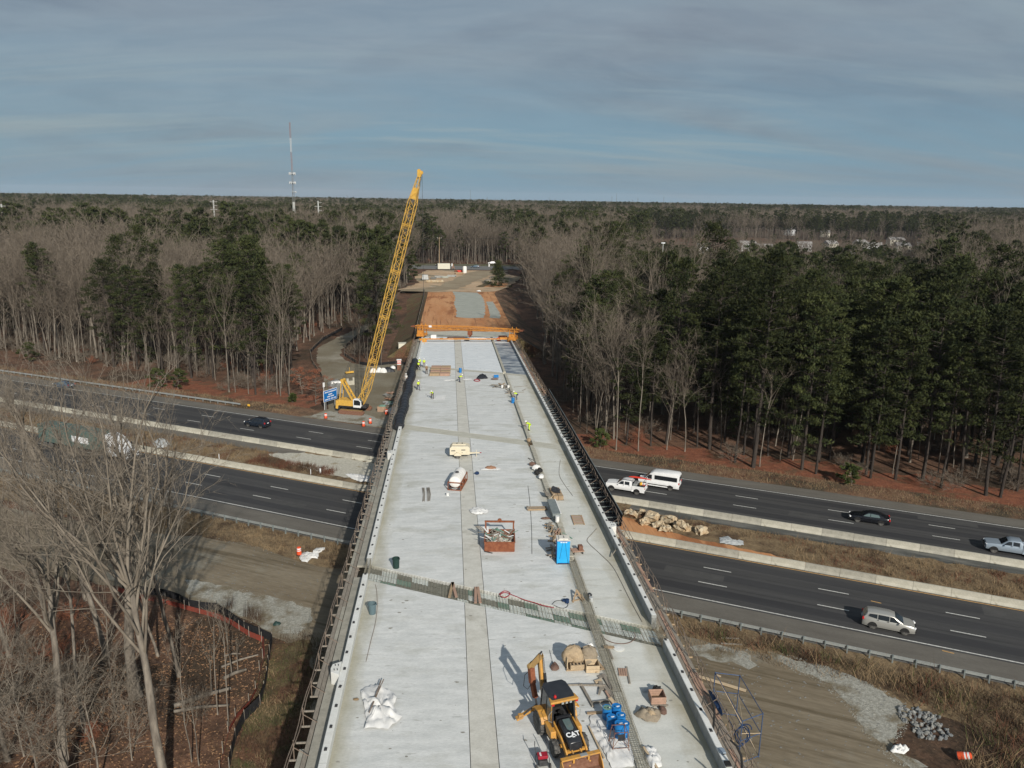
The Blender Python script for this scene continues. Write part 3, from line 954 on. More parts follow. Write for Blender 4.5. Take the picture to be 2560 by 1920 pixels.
for s, xa, nP in ((-1, XL - 1.95, 3), (1, XR + .62, 4)):
    for c in range(nP):
        y = 22 + g.uniform(0, 3)
        while y < 192:
            L = g.uniform(4.6, 6.2)
            if g.random() < .9:
                x = xa + c * .29 + .14
                d = g.uniform(-.05, .05)
                MB().add([(x + a, q, dz(q) - .30 + h) for q in (y, y + L) for a, h in ((-.13, -.04), (.13, -.04), (.13, 0), (-.13, 0))],
                         [(0, 1, 2, 3), (7, 6, 5, 4), (0, 4, 5, 1), (1, 5, 6, 2), (2, 6, 7, 3), (3, 7, 4, 0)]).obj('walk_plank', g.choice(['wood_grey', 'form_wood', 'wood_grey', 'old_concrete_dark'] if s < 0 else ['wood_grey', 'form_wood', 'wood_pink', 'wood_grey']), bridge, fix=False)
            y += L + .02
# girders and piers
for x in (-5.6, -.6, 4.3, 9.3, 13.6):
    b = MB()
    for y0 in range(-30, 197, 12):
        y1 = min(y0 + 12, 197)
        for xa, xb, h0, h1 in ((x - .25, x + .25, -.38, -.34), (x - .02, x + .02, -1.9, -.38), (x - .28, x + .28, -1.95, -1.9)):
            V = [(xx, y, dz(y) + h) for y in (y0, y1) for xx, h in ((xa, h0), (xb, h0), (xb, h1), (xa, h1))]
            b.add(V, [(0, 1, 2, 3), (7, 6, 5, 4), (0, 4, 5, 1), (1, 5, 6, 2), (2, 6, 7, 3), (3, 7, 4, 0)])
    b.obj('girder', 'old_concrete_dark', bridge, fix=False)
for v in (20, 56, 93, 131, 158):
    cy = (v - (4. * DV.x)) / DV.y
    top = dz(cy) - 2.0
    c = Vector((4.2, cy, 0))
    MB().box((c.x, c.y, top - .7), (21.5, 1.3, 1.4), rz=SKEW).obj('pier_cap', 'old_concrete', bridge, bevel=.05)
    for k in (-8, -2.7, 2.7, 8):
        q = c + DU * k
        MB().cyl((q.x, q.y, -.3), (q.x, q.y, top - 1.4), .55, n=20).obj('pier_column', 'old_concrete', bridge, smooth=True)
MB().box((4, 198.3, 1.5), (25, 1.2, 6.6)).obj('abutment', 'old_concrete', bridge)
# ------------------------------------------------------------------ trees
class Seg:
    def __init__(s):
        s.V, s.F, s.n = [], [], 0
    def tube(s, P, r, k):
        P = np.asarray(P, float)
        r = np.asarray(r, float)
        T = np.gradient(P, axis=0)
        T /= np.linalg.norm(T, axis=1)[:, None] + 1e-9
        ref = np.array([.31, .17, .93]) if abs(T[0][2]) < .9 else np.array([1., .1, 0])
        A = np.cross(T, ref)
        A /= np.linalg.norm(A, axis=1)[:, None] + 1e-9
        B = np.cross(T, A)
        a = np.arange(k) * 2 * PI / k
        ring = A[:, None] * np.cos(a)[None, :, None] + B[:, None] * np.sin(a)[None, :, None]
        V = (P[:, None] + ring * r[:, None, None]).reshape(-1, 3)
        m = len(P)
        i, j = np.meshgrid(np.arange(m - 1), np.arange(k), indexing='ij')
        q0 = i * k + j
        q1 = i * k + (j + 1) % k
        f = np.stack([q0, q1, q1 + k, q0 + k], -1).reshape(-1, 4) + s.n
        s.V.append(V)
        s.F.append(np.concatenate([f[:, [0, 1, 2]], f[:, [0, 2, 3]]]))
        s.n += len(V)
    def ribbons(s, P, D, w):
        """thin triangles from P along D"""
        P, D = np.asarray(P, float), np.asarray(D, float)
        if not len(P):
            return
        rnd = np.random.RandomState(len(P)).normal(size=P.shape)
        S = np.cross(D, rnd)
        S /= np.linalg.norm(S, axis=1)[:, None] + 1e-9
        S *= np.asarray(w).reshape(-1, 1) / 2
        V = np.stack([P - S, P + S, P + D], 1).reshape(-1, 3)
        F = np.arange(len(V)).reshape(-1, 3) + s.n
        s.V.append(V)
        s.F.append(F)
        s.n += len(V)
    def mesh(s, name, m, smooth=False):
        return npmesh(name, np.concatenate(s.V), np.concatenate(s.F), m, smooth=smooth)
def bare_tree(seed, H=28., r0=.28, fork=.45, limbs=7, spread=.55, sub=6, tw=5, twl=1.5, tww=.035, bend=.5, k0=7, lean=(0, 0), lead=.28):
    g = np.random.RandomState(seed)
    tr, cr = Seg(), Seg()
    def path(p, d, L, n, up, wob):
        P = [np.array(p, float)]
        d = np.array(d, float)
        d /= np.linalg.norm(d)
        for i in range(n):
            d = d + g.normal(size=3) * wob + np.array([0, 0, up])
            d /= np.linalg.norm(d)
            P.append(P[-1] + d * L / n)
        return np.array(P), d
    top = H * (fork + lead * (.35 + .65 * g.rand()))
    P, d = path((0, 0, -.3), (lean[0] + g.normal() * .02, lean[1] + g.normal() * .02, 1), top, 9, .06, .035 * bend * 2)
    rr = r0 * np.linspace(1.0, .5, 10)
    rr[0] = r0 * 1.35
    tr.tube(P, rr, k0)
    tips, dirs, ws = [], [], []
    L0 = H - top
    starts = []
    for i in range(limbs):
        t = .55 + .45 * (i + 1) / limbs if i else 1.
        t = fork / (top / H) + (1 - fork / (top / H)) * (i / max(1, limbs - 1)) if limbs > 1 else 1
        t = min(1., max(.2, t + g.normal() * .03))
        a = i * 2.4 + g.rand()
        idx = t * 9
        p = P[int(min(8, idx))] + (P[min(9, int(idx) + 1)] - P[int(min(8, idx))]) * (idx - int(min(8, idx)))
        starts.append((p, a, t))
    starts.append((P[-1], g.rand() * 6, 1.))
    for li, (p, a, t) in enumerate(starts):
        main = li == len(starts) - 1
        s = spread * (.75 + .5 * g.rand()) * (0.25 if main else 1)
        d = (math.cos(a) * s, math.sin(a) * s, .8)
        Lr = (H - p[2]) / .85 * (.75 + .25 * g.rand())
        Lr = min(Lr, H * .5)
        n = 6
        Q, _ = path(p, d, Lr, n, .07, .13 * bend * 2)
        rl = r0 * .42 * (1 if main else .85)
        cr.tube(Q, rl * np.linspace(1, .22, n + 1), 5 if k0 > 6 else 4)
        for j in range(sub):
            u = .22 + .78 * (j + g.rand()) / sub
            x = u * n
            i0 = min(n - 1, int(x))
            q = Q[i0] + (Q[i0 + 1] - Q[i0]) * (x - i0)
            dd = (Q[i0 + 1] - Q[i0]) / np.linalg.norm(Q[i0 + 1] - Q[i0])
            nd = dd + g.normal(size=3) * .55
            nd[2] = abs(nd[2]) * .8 + .15
            L2 = Lr * (.5 - .22 * u) * (.7 + .6 * g.rand())
            B, _ = path(q, nd, L2, 4, .06, .16 * bend * 2)
            rb = rl * (1 - .7 * u) * .5
            cr.tube(B, np.maximum(rb * np.linspace(1, .3, 5), tww * .45), 3)
            for m in range(tw):
                v = .15 + .85 * (m + g.rand()) / tw
                x2 = v * 4
                j0 = min(3, int(x2))
                c = B[j0] + (B[j0 + 1] - B[j0]) * (x2 - j0)
                e = (B[j0 + 1] - B[j0])
                e = e / np.linalg.norm(e) + g.normal(size=3) * .5
                e[2] += .25
                e *= twl * (.6 + .7 * g.rand()) / np.linalg.norm(e)
                tips.append(c)
                dirs.append(e)
                ws.append(tww)
                for _ in range(3):
                    f = g.rand()
                    e2 = e / np.linalg.norm(e) + g.normal(size=3) * .55
                    e2 *= twl * .65 * (.5 + .7 * g.rand()) / np.linalg.norm(e2)
                    tips.append(c + e * f * .8)
                    dirs.append(e2)
                    ws.append(tww * .65)
    cr.ribbons(tips, dirs, ws)
    return tr, cr
def pine_tree(seed, H=29., r0=.25, base=.45, R0=3.4, clumps=46, tuft=120, ts=.55, cone=False):
    g = np.random.RandomState(seed)
    tr, cr = Seg(), Seg()
    P = np.stack([np.cumsum(g.normal(size=8)) * .10, np.cumsum(g.normal(size=8)) * .10, np.linspace(0, H * .97, 8) - .3], 1)
    tr.tube(P, r0 * np.linspace(1.15, .18, 8), 7)
    V = []
    side = g.rand() * 6.28
    for i in range(clumps):
        t = ((i + g.rand()) / clumps) ** .8
        h = base + (1 - base) * t
        env = R0 * (1.02 - t) * 1.15 if cone else R0 * (.45 + .75 * np.sin(min(1, t + .12) * PI * .72)) * (1 - .55 * t ** 4)
        a = i * 2.399 + g.rand() * 1.2
        env *= 1 + .28 * math.cos(a - side)
        rad = env * (.30 + .80 * g.rand()) * (1 if t < .95 else .2)
        if t < .3 and not cone and g.rand() < .35:
            continue
        zc = H * h
        xt, yt = np.interp(zc, P[:, 2], P[:, 0]), np.interp(zc, P[:, 2], P[:, 1])
        c = np.array([xt + math.cos(a) * rad, yt + math.sin(a) * rad, zc + (.15 - .35 * (1 - t)) * rad])
        if rad > 1.0:
            tr.tube(np.array([[xt, yt, zc - .2 * rad], [(xt + c[0]) / 2, (yt + c[1]) / 2, zc - .05 * rad], c]), [.07, .05, .02], 3)
        sx = (.55 + .55 * g.rand()) * R0 / 3.2
        N = int(tuft * (.6 + .7 * g.rand()))
        q = g.normal(size=(N, 3))
        q /= np.linalg.norm(q, axis=1)[:, None]
        q *= (g.rand(N, 1) ** .45)
        rot = np.array([[math.cos(a), -math.sin(a), 0], [math.sin(a), math.cos(a), 0], [0, 0, 1]])
        pos = c + (q * np.array([sx * 1.55, sx * 1.1, sx * .42])) @ rot.T
        d = q * [.6, .6, .8] + np.array([math.cos(a) * .45, math.sin(a) * .45, .55]) + g.normal(size=(N, 3)) * .35
        d /= np.linalg.norm(d, axis=1)[:, None]
        s = np.cross(d, g.normal(size=(N, 3)))
        s /= np.linalg.norm(s, axis=1)[:, None]
        L = ts * (.6 + .7 * g.rand(N, 1))
        w = L * .22
        V.append(np.stack([pos - s * w, pos + d * L - s * w * .2, pos + s * w], 1))
        V.append(np.stack([pos - s * w * .3 + d * .05, pos + d * L * .8 + s * w * 1.2, pos + s * w * .6], 1))
    # dead stubs below the crown
    n = 10
    z = H * (base - .22 * g.rand(n))
    cr_ = np.stack([np.interp(z, P[:, 2], P[:, 0]), np.interp(z, P[:, 2], P[:, 1]), z], 1)
    if not cone:
        dd = g.normal(size=(n, 3)) * [1.1, 1.1, .25]
        tr.ribbons(cr_, dd, np.full(n, .08))
    V = np.concatenate(V).reshape(-1, 3)
    cr.V.append(V)
    cr.F.append(np.arange(len(V)).reshape(-1, 3))
    return tr, cr
BARE, PINE = [], []
for i in range(9):
    tr, cr = bare_tree(100 + i, H=(28, 26, 29, 22, 27, 19, 28, 24, 16)[i], r0=(.30, .18, .36, .12, .24, .11, .2, .15, .08)[i], fork=(.34, .48, .28, .5, .36, .42, .55, .3, .35)[i], limbs=(8, 6, 9, 5, 8, 6, 6, 8, 6)[i],
                       spread=(.6, .36, .72, .35, .55, .45, .32, .6, .5)[i], sub=(8, 7, 9, 6, 8, 6, 7, 8, 6)[i], tw=7, twl=1.7, tww=.042, k0=6, lead=.34, bend=(.5, .4, .7, .5, .6, .8, .35, .8, .7)[i])
    BARE.append((tr.mesh('trunk', 'bark_grey', True), cr.mesh('crown', 'twig')))
for i in range(6):
    tr, cr = pine_tree(200 + i, H=(29, 27, 30, 26, 28, 24)[i], r0=(.25, .22, .27, .2, .24, .2)[i], base=(.22, .33, .17, .40, .10, .24)[i], R0=(3.8, 3.2, 4.5, 2.8, 3.6, 3.3)[i], clumps=(84, 66, 96, 56, 92, 72)[i], tuft=84, ts=.42)
    PINE.append((tr.mesh('trunk', 'bark_pine', True), cr.mesh('crown', 'needles')))
# joined low prototypes for the far wood
FAR = bpy.data.collections.new('far_tree_kinds')
def far_proto(name, tr, cr, m0, m1):
    V = np.concatenate([np.concatenate(tr.V), np.concatenate(cr.V)])
    n = sum(len(v) for v in tr.V)
    F1, F2 = np.concatenate(tr.F), np.concatenate(cr.F) + n
    me = npmesh(name, V, np.concatenate([F1, F2]), [m0, m1], np.r_[np.zeros(len(F1)), np.ones(len(F2))])
    o = bpy.data.objects.new(name, me)
    FAR.objects.link(o)
for i in range(4):
    tr, cr = bare_tree(300 + i, H=(25, 23, 26, 22)[i], r0=.24, fork=.4, limbs=6, spread=.55, sub=5, tw=4, twl=2.2, tww=.085, k0=4)
    far_proto('far_tree_a%d' % i, tr, cr, 'bark_grey', 'twig')
for i in range(3):
    tr, cr = pine_tree(400 + i, H=(26, 24, 27)[i], base=(.4, .45, .35)[i], R0=(3.7, 3.3, 4.0)[i], clumps=26, tuft=46, ts=1.0)
    far_proto('far_tree_b%d' % i, tr, cr, 'bark_pine', 'needles')
def inside(px, py, poly):
    r = np.zeros(np.shape(px), bool)
    n = len(poly)
    for i in range(n):
        x0, y0 = poly[i]
        x1, y1 = poly[(i + 1) % n]
        c = ((y0 > py) != (y1 > py)) & (px < (x1 - x0) * (py - y0) / (y1 - y0 + 1e-12) + x0)
        r ^= c
    return r
rs = np.random.RandomState(77)
def vnoise(x, y, sc, sd):
    g = np.random.RandomState(sd).rand(64, 64)
    fx, fy = x / sc, y / sc
    i, j = np.floor(fx).astype(int), np.floor(fy).astype(int)
    u, v = fx - i, fy - j
    u, v = u * u * (3 - 2 * u), v * v * (3 - 2 * v)
    q = lambda a, b: g[a % 64, b % 64]
    return (q(i, j) * (1 - u) + q(i + 1, j) * u) * (1 - v) + (q(i, j + 1) * (1 - u) + q(i + 1, j + 1) * u) * v
LOT = [(-28, 136), (-9, 136), (-9, 190), (-16, 191), (-19, 189.5), (-24, 194), (-26, 208), (-24, 224), (-19, 262), (-29, 264), (-37, 240), (-41, 214), (-40, 194), (-36, 178), (-32.5, 160), (-30, 150)]
def open_ground(x, y):
    u, v = uv(x, y)
    o = v < np.where(u < -115, 128, np.where(u < -92, 121.5, 119.5)) + vnoise(x, y, 6, 4) * 2.5
    o |= inside(x, y, LOT)
    hw = np.interp(y, [100, 200, 300, 330, 415, 430], [0, 0, 2, 4, 10, 12])
    bk = sstep(185, 215, y) * (1 - sstep(320, 350, y))
    o |= (y > 118) & (x > -17.0 - hw * .3 - 2.5 * bk) & (x < 23 + hw * 1.6 + 4.5 * bk) & (y < 430)
    yr = 441 - x * .052
    o |= (y > yr - 14) & (y < yr + 15.5)
    return o
def pine_share(x, y):
    u, v = uv(x, y)
    n = vnoise(x + 900, y + 900, 34, 11) * .6 + vnoise(x + 900, y, 13, 12) * .4
    p = (n > .60).astype(float) * .85 + .05
    # dense pine stand on the right
    st = (x > 30) & (v < 172 + 12 * vnoise(x, y, 20, 3)) & (x < 150)
    p = np.where(st, np.where((v > 130) & (vnoise(x + 40, y + 40, 7, 61) > .76), .2, 1.), p)
    p = np.where((x > 22) & (x <= 42) & (y < 225) & (y > 105), np.where(vnoise(x, y, 9, 31) > .52, .8, .12), p)
    p = np.where(st & (x > 52) & (v > 150) & (vnoise(x, y, 16, 8) > .6), .25, p)
    # clump left of the crane, belts behind
    p = np.where((x < -18) & (v < 210), .04, p)
    p = np.where(((x + 52) / 12) ** 2 + ((y - 164) / 18) ** 2 < 1, .95, p)
    p = np.where((x < -70) & (v < 150) & (vnoise(x, y, 12, 41) > .62), .45, p)
    p = np.where(((x + 38.5) / 3.2) ** 2 + ((y - 177) / 8) ** 2 < 1, .9, p)
    p = np.where((x < -12) & (v > 222) & (v < 262) & (vnoise(x, y, 18, 21) > .40), .85, p)
    p = np.where((x > -110) & (x < 200) & (y > 560) & (y < 640) & (vnoise(x, y, 60, 22) > .42), .7, p)
    return p
def scatter(x0, x1, y0, y1, cell, sd, keep=1.):
    g = np.random.RandomState(sd)
    a, b = np.meshgrid(np.arange(x0, x1, cell), np.arange(y0, y1, cell))
    x = (a + g.rand(*a.shape) * cell).ravel()
    y = (b + g.rand(*b.shape) * cell).ravel()
    k = g.rand(len(x)) < keep
    return x[k], y[k], g
def seen(x, y, z=18., m=140):
    c = M_CAM.T @ np.stack([x, y, np.full_like(x, z) - ZC])
    px = 1280 - c[0] / c[2] * FPX
    d = -c[2]
    return (d > 5) & (px > -m - 9000 / np.maximum(d, 1)) & (px < 2560 + m + 9000 / np.maximum(d, 1)), d
x, y, g = scatter(-330, 330, 60, 470, 4.7, 5)
ok = ~open_ground(x, y) & (uv(x, y)[1] > 100)
s_, d_ = seen(x, y)
ok &= s_
x, y, d_ = x[ok], y[ok], d_[ok]
isp = g.rand(len(x)) < pine_share(x, y)
houses_zone = lambda x, y: (y > 275 + 25 * np.sin(x * .06)) & (y < 780) & (x > .24 * y + 8 * np.sin(y * .05)) & (x < .63 * y)
rest = []
def place_kind(sel, protos, nm, labeler):
    o_ = np.argsort(d_[sel])
    ids = np.where(sel)[0][o_]
    for n_, i in enumerate(ids):
        s = .74 + .40 * g.rand()
        hz = houses_zone(x[i], y[i])
        if hz:
            s *= .52
        elif .22 < x[i] / y[i] < .65 and y[i] > 175:
            s *= .80
        s *= .82 + .3 * float(vnoise(np.array([x[i] + 99.]), np.array([y[i]]), 14, 71)[0])
        if n_ >= 300:
            rest.append((x[i], y[i], s, nm))
            continue
        k = g.randint(len(protos))
        t = bpy.data.objects.new(nm, None)
        t.empty_display_size = .5
        C.objects.link(t)
        t.location = (x[i], y[i], float(gh(x[i], y[i])) - .05)
        t.rotation_euler = (g.normal() * .02, g.normal() * .02, g.rand() * 6.28)
        t.scale = (s * (.9 + .25 * g.rand()),) * 2 + (s,)
        lab, grp = labeler(x[i], y[i])
        tag(t, lab, 'tree', grp)
        for me in protos[k]:
            link(me, me.name.split('.')[0], t)
def lab_bare(x, y):
    v = uv(x, y)[1]
    if x < -24:
        if v < 130:
            if x < -62:
                return 'bare tree in the front row of the wood above the far guardrail', 'front bare trees above the far guardrail'
            return 'bare tree in the front row between the guardrail end and the blue sign', 'front bare trees by the blue sign'
        return 'bare tree deeper in the wood left of the crane, behind the front row', 'bare trees left of the crane'
    if x < 3:
        if y < 200:
            return 'bare tree between the curling dirt lane and the overpass', 'bare trees inside the dirt lane'
        return 'bare tree in the wood along the left side of the orange fill', 'bare trees left of the orange fill'
    if x < 34:
        if y < 200:
            return 'bare tree standing close to the right side of the far deck', 'bare trees right of the far deck'
        return 'bare tree in the wood along the right side of the orange fill', 'bare trees right of the orange fill'
    if v < 135:
        return 'bare tree in the front row of the stand behind the far lanes at the right', 'front bare trees at the right'
    return 'bare tree in the wood behind the dark pine stand on the right', 'bare trees behind the pine stand'
def lab_pine(x, y):
    v = uv(x, y)[1]
    if x < 3:
        if v < 200:
            return 'green pine in the clump above the dark SUV left of the crane' if x < -36 else 'green pine beside the curling dirt lane', 'pines left of the crane' if x < -36 else 'pines by the dirt lane'
        return 'dark green pine in the belt behind the bare trees left of the crane', 'pines in the belt left of the crane'
    if x < 45:
        if v < 130:
            return 'tall pine in the front row above the white van', 'front pines above the white van'
        return 'pine among the bare trees just right of the overpass', 'pines close to the overpass'
    if v < 126:
        if x < 62:
            return 'tall pine in the front row above the black sedan', 'front pines above the black sedan'
        return 'tall pine in the front row above the silver-blue pickup', 'front pines above the silver-blue pickup'
    if v < 150:
        return 'dark pine in the rows just behind the front of the right-hand stand', 'second rows of the pine stand'
    return 'dark pine crown at the back of the right-hand stand', 'back rows of the pine stand'
place_kind(~isp, BARE, 'bare_tree', lab_bare)
place_kind(isp, PINE, 'pine_tree', lab_pine)
# wood beyond, as instances
def gn_forest(name, P, rot, sc, idx, coll, label=None):
    me = bpy.data.meshes.new(name)
    me.vertices.add(len(P))
    me.vertices.foreach_set('co', np.asarray(P, np.float32).ravel())
    for nm, ty, arr in (('rotz', 'FLOAT', rot), ('sz', 'FLOAT', sc), ('pick', 'INT', idx)):
        a = me.attributes.new(nm, ty, 'POINT')
        a.data.foreach_set('value', np.asarray(arr, np.int32 if ty == 'INT' else np.float32))
    o = link(me, name)
    ng = bpy.data.node_groups.new(name + '_nodes', 'GeometryNodeTree')
    ng.interface.new_socket('Geometry', in_out='INPUT', socket_type='NodeSocketGeometry')
    ng.interface.new_socket('Geometry', in_out='OUTPUT', socket_type='NodeSocketGeometry')
    N, L = ng.nodes, ng.links
    gi, go = N.new('NodeGroupInput'), N.new('NodeGroupOutput')
    ci = N.new('GeometryNodeCollectionInfo')
    ci.inputs[0].default_value = coll
    ci.inputs['Separate Children'].default_value = True
    ci.inputs['Reset Children'].default_value = True
    ip = N.new('GeometryNodeInstanceOnPoints')
    ip.inputs['Pick Instance'].default_value = True
    def attr(nm, ty):
        a = N.new('GeometryNodeInputNamedAttribute')
        a.data_type = ty
        a.inputs[0].default_value = nm
        return a.outputs[0]
    cx = N.new('ShaderNodeCombineXYZ')
    L.new(attr('rotz', 'FLOAT'), cx.inputs[2])
    L.new(gi.outputs[0], ip.inputs['Points'])
    L.new(ci.outputs[0], ip.inputs['Instance'])
    L.new(attr('pick', 'INT'), ip.inputs['Instance Index'])
    L.new(cx.outputs[0], ip.inputs['Rotation'])
    L.new(attr('sz', 'FLOAT'), ip.inputs['Scale'])
    L.new(ip.outputs[0], go.inputs[0])
    md = o.modifiers.new('scatter', 'NODES')
    md.node_group = ng
    o['kind'] = 'stuff'
    if label:
        o['label'] = label
    return o
g = np.random.RandomState(21)
PX = [r[0] for r in rest]
PY = [r[1] for r in rest]
PS = [r[2] for r in rest]
PK = [(g.randint(4) if r[3] == 'bare_tree' else 4 + g.randint(3)) for r in rest]
for (ya, yb, cell, xs) in ((470, 760, 6.2, 620), (760, 1250, 8.2, 1000), (1250, 2100, 12.5, 1650)):
    x2, y2, g2 = scatter(-xs, xs, ya, yb, cell, int(ya))
    s2, d2 = seen(x2, y2)
    hz = houses_zone(x2, y2)
    k = s2 & ~open_ground(x2, y2) & (~hz | (g2.rand(len(x2)) < .15))
    x2, y2, hz = x2[k], y2[k], hz[k]
    ps = pine_share(x2, y2)
    n2 = vnoise(x2 + 5000, y2 + 500, 150, 33) * .5 + vnoise(x2 + 5000, y2, 45, 34) * .5
    ps = np.where(n2 > (.545 if ya < 700 else .51 if ya < 1200 else .475), .82, .06)
    ps = np.where(hz, .12, ps)
    p2 = g2.rand(len(x2)) < ps
    PX += list(x2)
    PY += list(y2)
    PS += list((.78 + .34 * g2.rand(len(x2))) * np.where(hz, .50, 1) * (1.15 if ya > 1000 else 1))
    PK += list(np.where(p2, 4 + g2.randint(0, 3, len(x2)), g2.randint(0, 4, len(x2))))
PX, PY = np.array(PX), np.array(PY)
gn_forest('distant_wood', np.stack([PX, PY, gh(PX, PY) - .1], 1), g.rand(len(PX)) * 6.28, PS, PK, FAR, 'mixed bare and pine wood running back from the road towards the horizon')
print('trees placed', len(x), 'instances', len(PX))
# canopy out to the skyline
th = np.linspace(-.75, .85, 620)
rd = np.geomspace(1950, 8200, 120)
TH, RD = np.meshgrid(th, rd)
cx_, cy_ = np.sin(TH) * RD, np.cos(TH) * RD
hh = 17 + 5 * vnoise(cx_ + 9000, cy_, 26, 51) + 6 * vnoise(cx_ + 9000, cy_, 190, 52) + np.random.RandomState(3).rand(*TH.shape) * 3.5 + 3 - np.clip((RD - 3000) / 5000, 0, 1) * 3
hh[0] = 0
ii = np.arange(TH.size).reshape(TH.shape)
F = np.stack([ii[:-1, :-1], ii[:-1, 1:], ii[1:, 1:], ii[1:, :-1]], -1).reshape(-1, 4)
mat('far_canopy', (.034, .045, .022), (.085, .075, .058), sc=.009, st=(1, 1.8, 1), lo=.48, hi=.62, rough=1, var=.35, vsc=.09)
o = link(npmesh('skyline_wood', np.stack([cx_, cy_, hh], -1).reshape(-1, 3), F, 'far_canopy'), 'skyline_wood')
tag(o, 'dark unbroken wood along the skyline', kind='stuff')
# ------------------------------------------------------------------ near trees on the left
def height_at(x, y, py):
    z = 0.
    while z < 38 and pixel((x, y, z))[1] > py:
        z += .25
    return z
def near_tree(px, py, top, r0, fork, limbs, spread, sub, tw, seed, label, twl=1.3, tww=.022, name='bare_tree', m='twig_near', bend=.6, lean=(0, 0), cat='tree'):
    p = at(px, py)
    H = height_at(p.x, p.y, top)
    tr, cr = bare_tree(seed, H, r0, fork, limbs, spread, sub, tw, twl, tww, bend, 9, lean, .46)
    for A_ in tr.V + cr.V:
        A_[:, 0] -= .085 * A_[:, 2]
    t = thing(name, label, cat, p)
    link(tr.mesh('trunk', 'bark_grey', True), 'trunk', t)
    link(cr.mesh('crown', m), 'crown', t)
    return t
near_tree(420, 1985, 960, .32, .34, 10, .44, 13, 12, 501, 'large bare tree nearest the bridge on the left, trunk running off the bottom edge')
near_tree(340, 1740, 1000, .46, .38, 11, .55, 12, 10, 502, 'thick straight grey trunk behind the nearest large bare tree, lower left')
near_tree(165, 1960, 1200, .30, .50, 8, .55, 9, 10, 503, 'bare tree near the left edge with its trunk leaving the bottom of the picture')
near_tree(448, 1690, 1120, .17, .40, 7, .45, 8, 5, 504, 'slender bare tree beside the black silt fence corner, reaching over the dirt track')
near_tree(268, 1640, 980, .24, .5, 7, .5, 9, 10, 505, 'bare tree between the two thick trunks, lower left wood')
near_tree(120, 1560, 960, .22, .42, 8, .6, 9, 10, 506, 'bare tree at the left edge in front of the near guardrail')
near_tree(25, 1640, 1080, .22, .45, 8, .6, 9, 10, 507, 'leftmost bare tree of the lower left wood')
near_tree(215, 1500, 900, .2, .4, 8, .55, 10, 10, 508, 'bare tree whose crown crosses the white lorry on the near lanes')
0
near_tree(212, 1830, 1150, .15, .42, 8, .5, 9, 8, 510, 'narrow pale trunk between the left leaning tree and the thick trunk')
0
near_tree(395, 1640, 1090, .12, .42, 7, .5, 8, 7, 512, 'thin trunk just right of the largest bare tree at the level of the fence')
near_tree(20, 1900, 1250, .18, .42, 8, .5, 9, 8, 513, 'pale trunk cut by the left edge near the bottom corner')
for k, (px, py, top, r) in enumerate(((30, 2060, 1500, .09), (110, 2010, 1540, .08), (190, 1990, 1640, .07), (60, 1890, 1560, .07), (250, 1960, 1600, .08), (330, 1900, 1700, .06))):
    near_tree(px, py, top, r, .22, 8, .75, 8, 6, 520 + k, 'pale twiggy young tree in the lower left corner, number %s from the edge' % ('one', 'three', 'five', 'two', 'six', 'seven')[k] if 0 else
              ('pale twiggy young tree right in the lower left corner', 'pale twiggy young tree under the leftmost trunk', 'low pale young tree between the two leaning trunks at the bottom', 'pale young tree against the left edge above the corner', 'pale bushy young tree left of the largest trunk at the bottom', 'small twiggy tree just left of the largest trunk')[k], twl=1.0, tww=.026, name='young_tree', bend=.8)
for k, (x0, y0, top) in enumerate(((520, 1300, 560), (590, 1375, 600), (612, 1040, 560), (345, 1615, 1150), (395, 1640, 1180), (655, 1010, 820), (480, 1150, 830))):
    p = c4(x0, y0)
    H = height_at(p.x, p.y, 1300 + top / s4)
    tr, cr = bare_tree(540 + k, H, .06, .6, 3, .3, 3, 2, .7, .02, .35, 5)
    t = thing('sapling', ('slender sapling in the middle of the fenced leafy ground', 'slender sapling nearest the orange fence bend', 'slender sapling by the far run of the silt fence', 'thin sapling beside the big trunk at the bottom', 'thin sapling a step right of the one at the big trunk', 'short sapling below the silt fence corner', 'leaning sapling left of the two tall ones')[k], 'tree', p)
    link(tr.mesh('trunk', 'bark_grey', True), 'trunk', t)
    link(cr.mesh('crown', 'twig_near'), 'crown', t)
for k, (a, b_, r, lab) in enumerate((((225, 1290), (600, 1248), .13, 'pale fallen log, lowest of those lying on the leaves'), ((228, 1258), (610, 1138), .19, 'thick fallen log with a cut end inside the silt fence'), ((560, 1070), (712, 1010), .16, 'fallen log broken off above the thick cut one'),
                                    ((545, 990), (790, 908), .10, 'thin fallen log pointing at the orange fence'), ((563, 916), (676, 900), .09, 'short pale log nearest the silt fence corner'))):
    a, b_ = c4(*a), c4(*b_)
    mid_ = (a + b_) / 2 + Vector((0, .15, r + .03))
    tag(MB().tube([a + Vector((0, 0, r)), mid_, b_ + Vector((0, 0, r))], [r, r * .9, r * .65], 9).obj('fallen_log', 'bark_grey', smooth=True), lab, 'log')
# understory
UND = bpy.data.collections.new('understory_kinds')
def und(name, tr, cr, m0, m1):
    V = np.concatenate([np.concatenate(tr.V), np.concatenate(cr.V)])
    n = sum(len(v) for v in tr.V)
    F1, F2 = np.concatenate(tr.F), np.concatenate(cr.F) + n
    o = bpy.data.objects.new(name, npmesh(name, V, np.concatenate([F1, F2]), [m0, m1], np.r_[np.zeros(len(F1)), np.ones(len(F2))]))
    UND.objects.link(o)
und('under_a', *bare_tree(601, 13, .08, .45, 5, .4, 4, 3, 1.1, .035, .5, 4), 'bark_grey', 'twig')
und('under_b', *bare_tree(602, 17, .10, .55, 5, .35, 4, 3, 1.3, .035, .4, 4), 'bark_grey', 'twig')
und('under_c', *bare_tree(603, 4.5, .03, .12, 9, .9, 5, 5, .8, .03, .8, 3), 'twig', 'twig')
und('under_d', *bare_tree(604, 3.2, .03, .1, 9, 1.0, 5, 5, .7, .03, .8, 3), 'twig', 'brown_leaves')
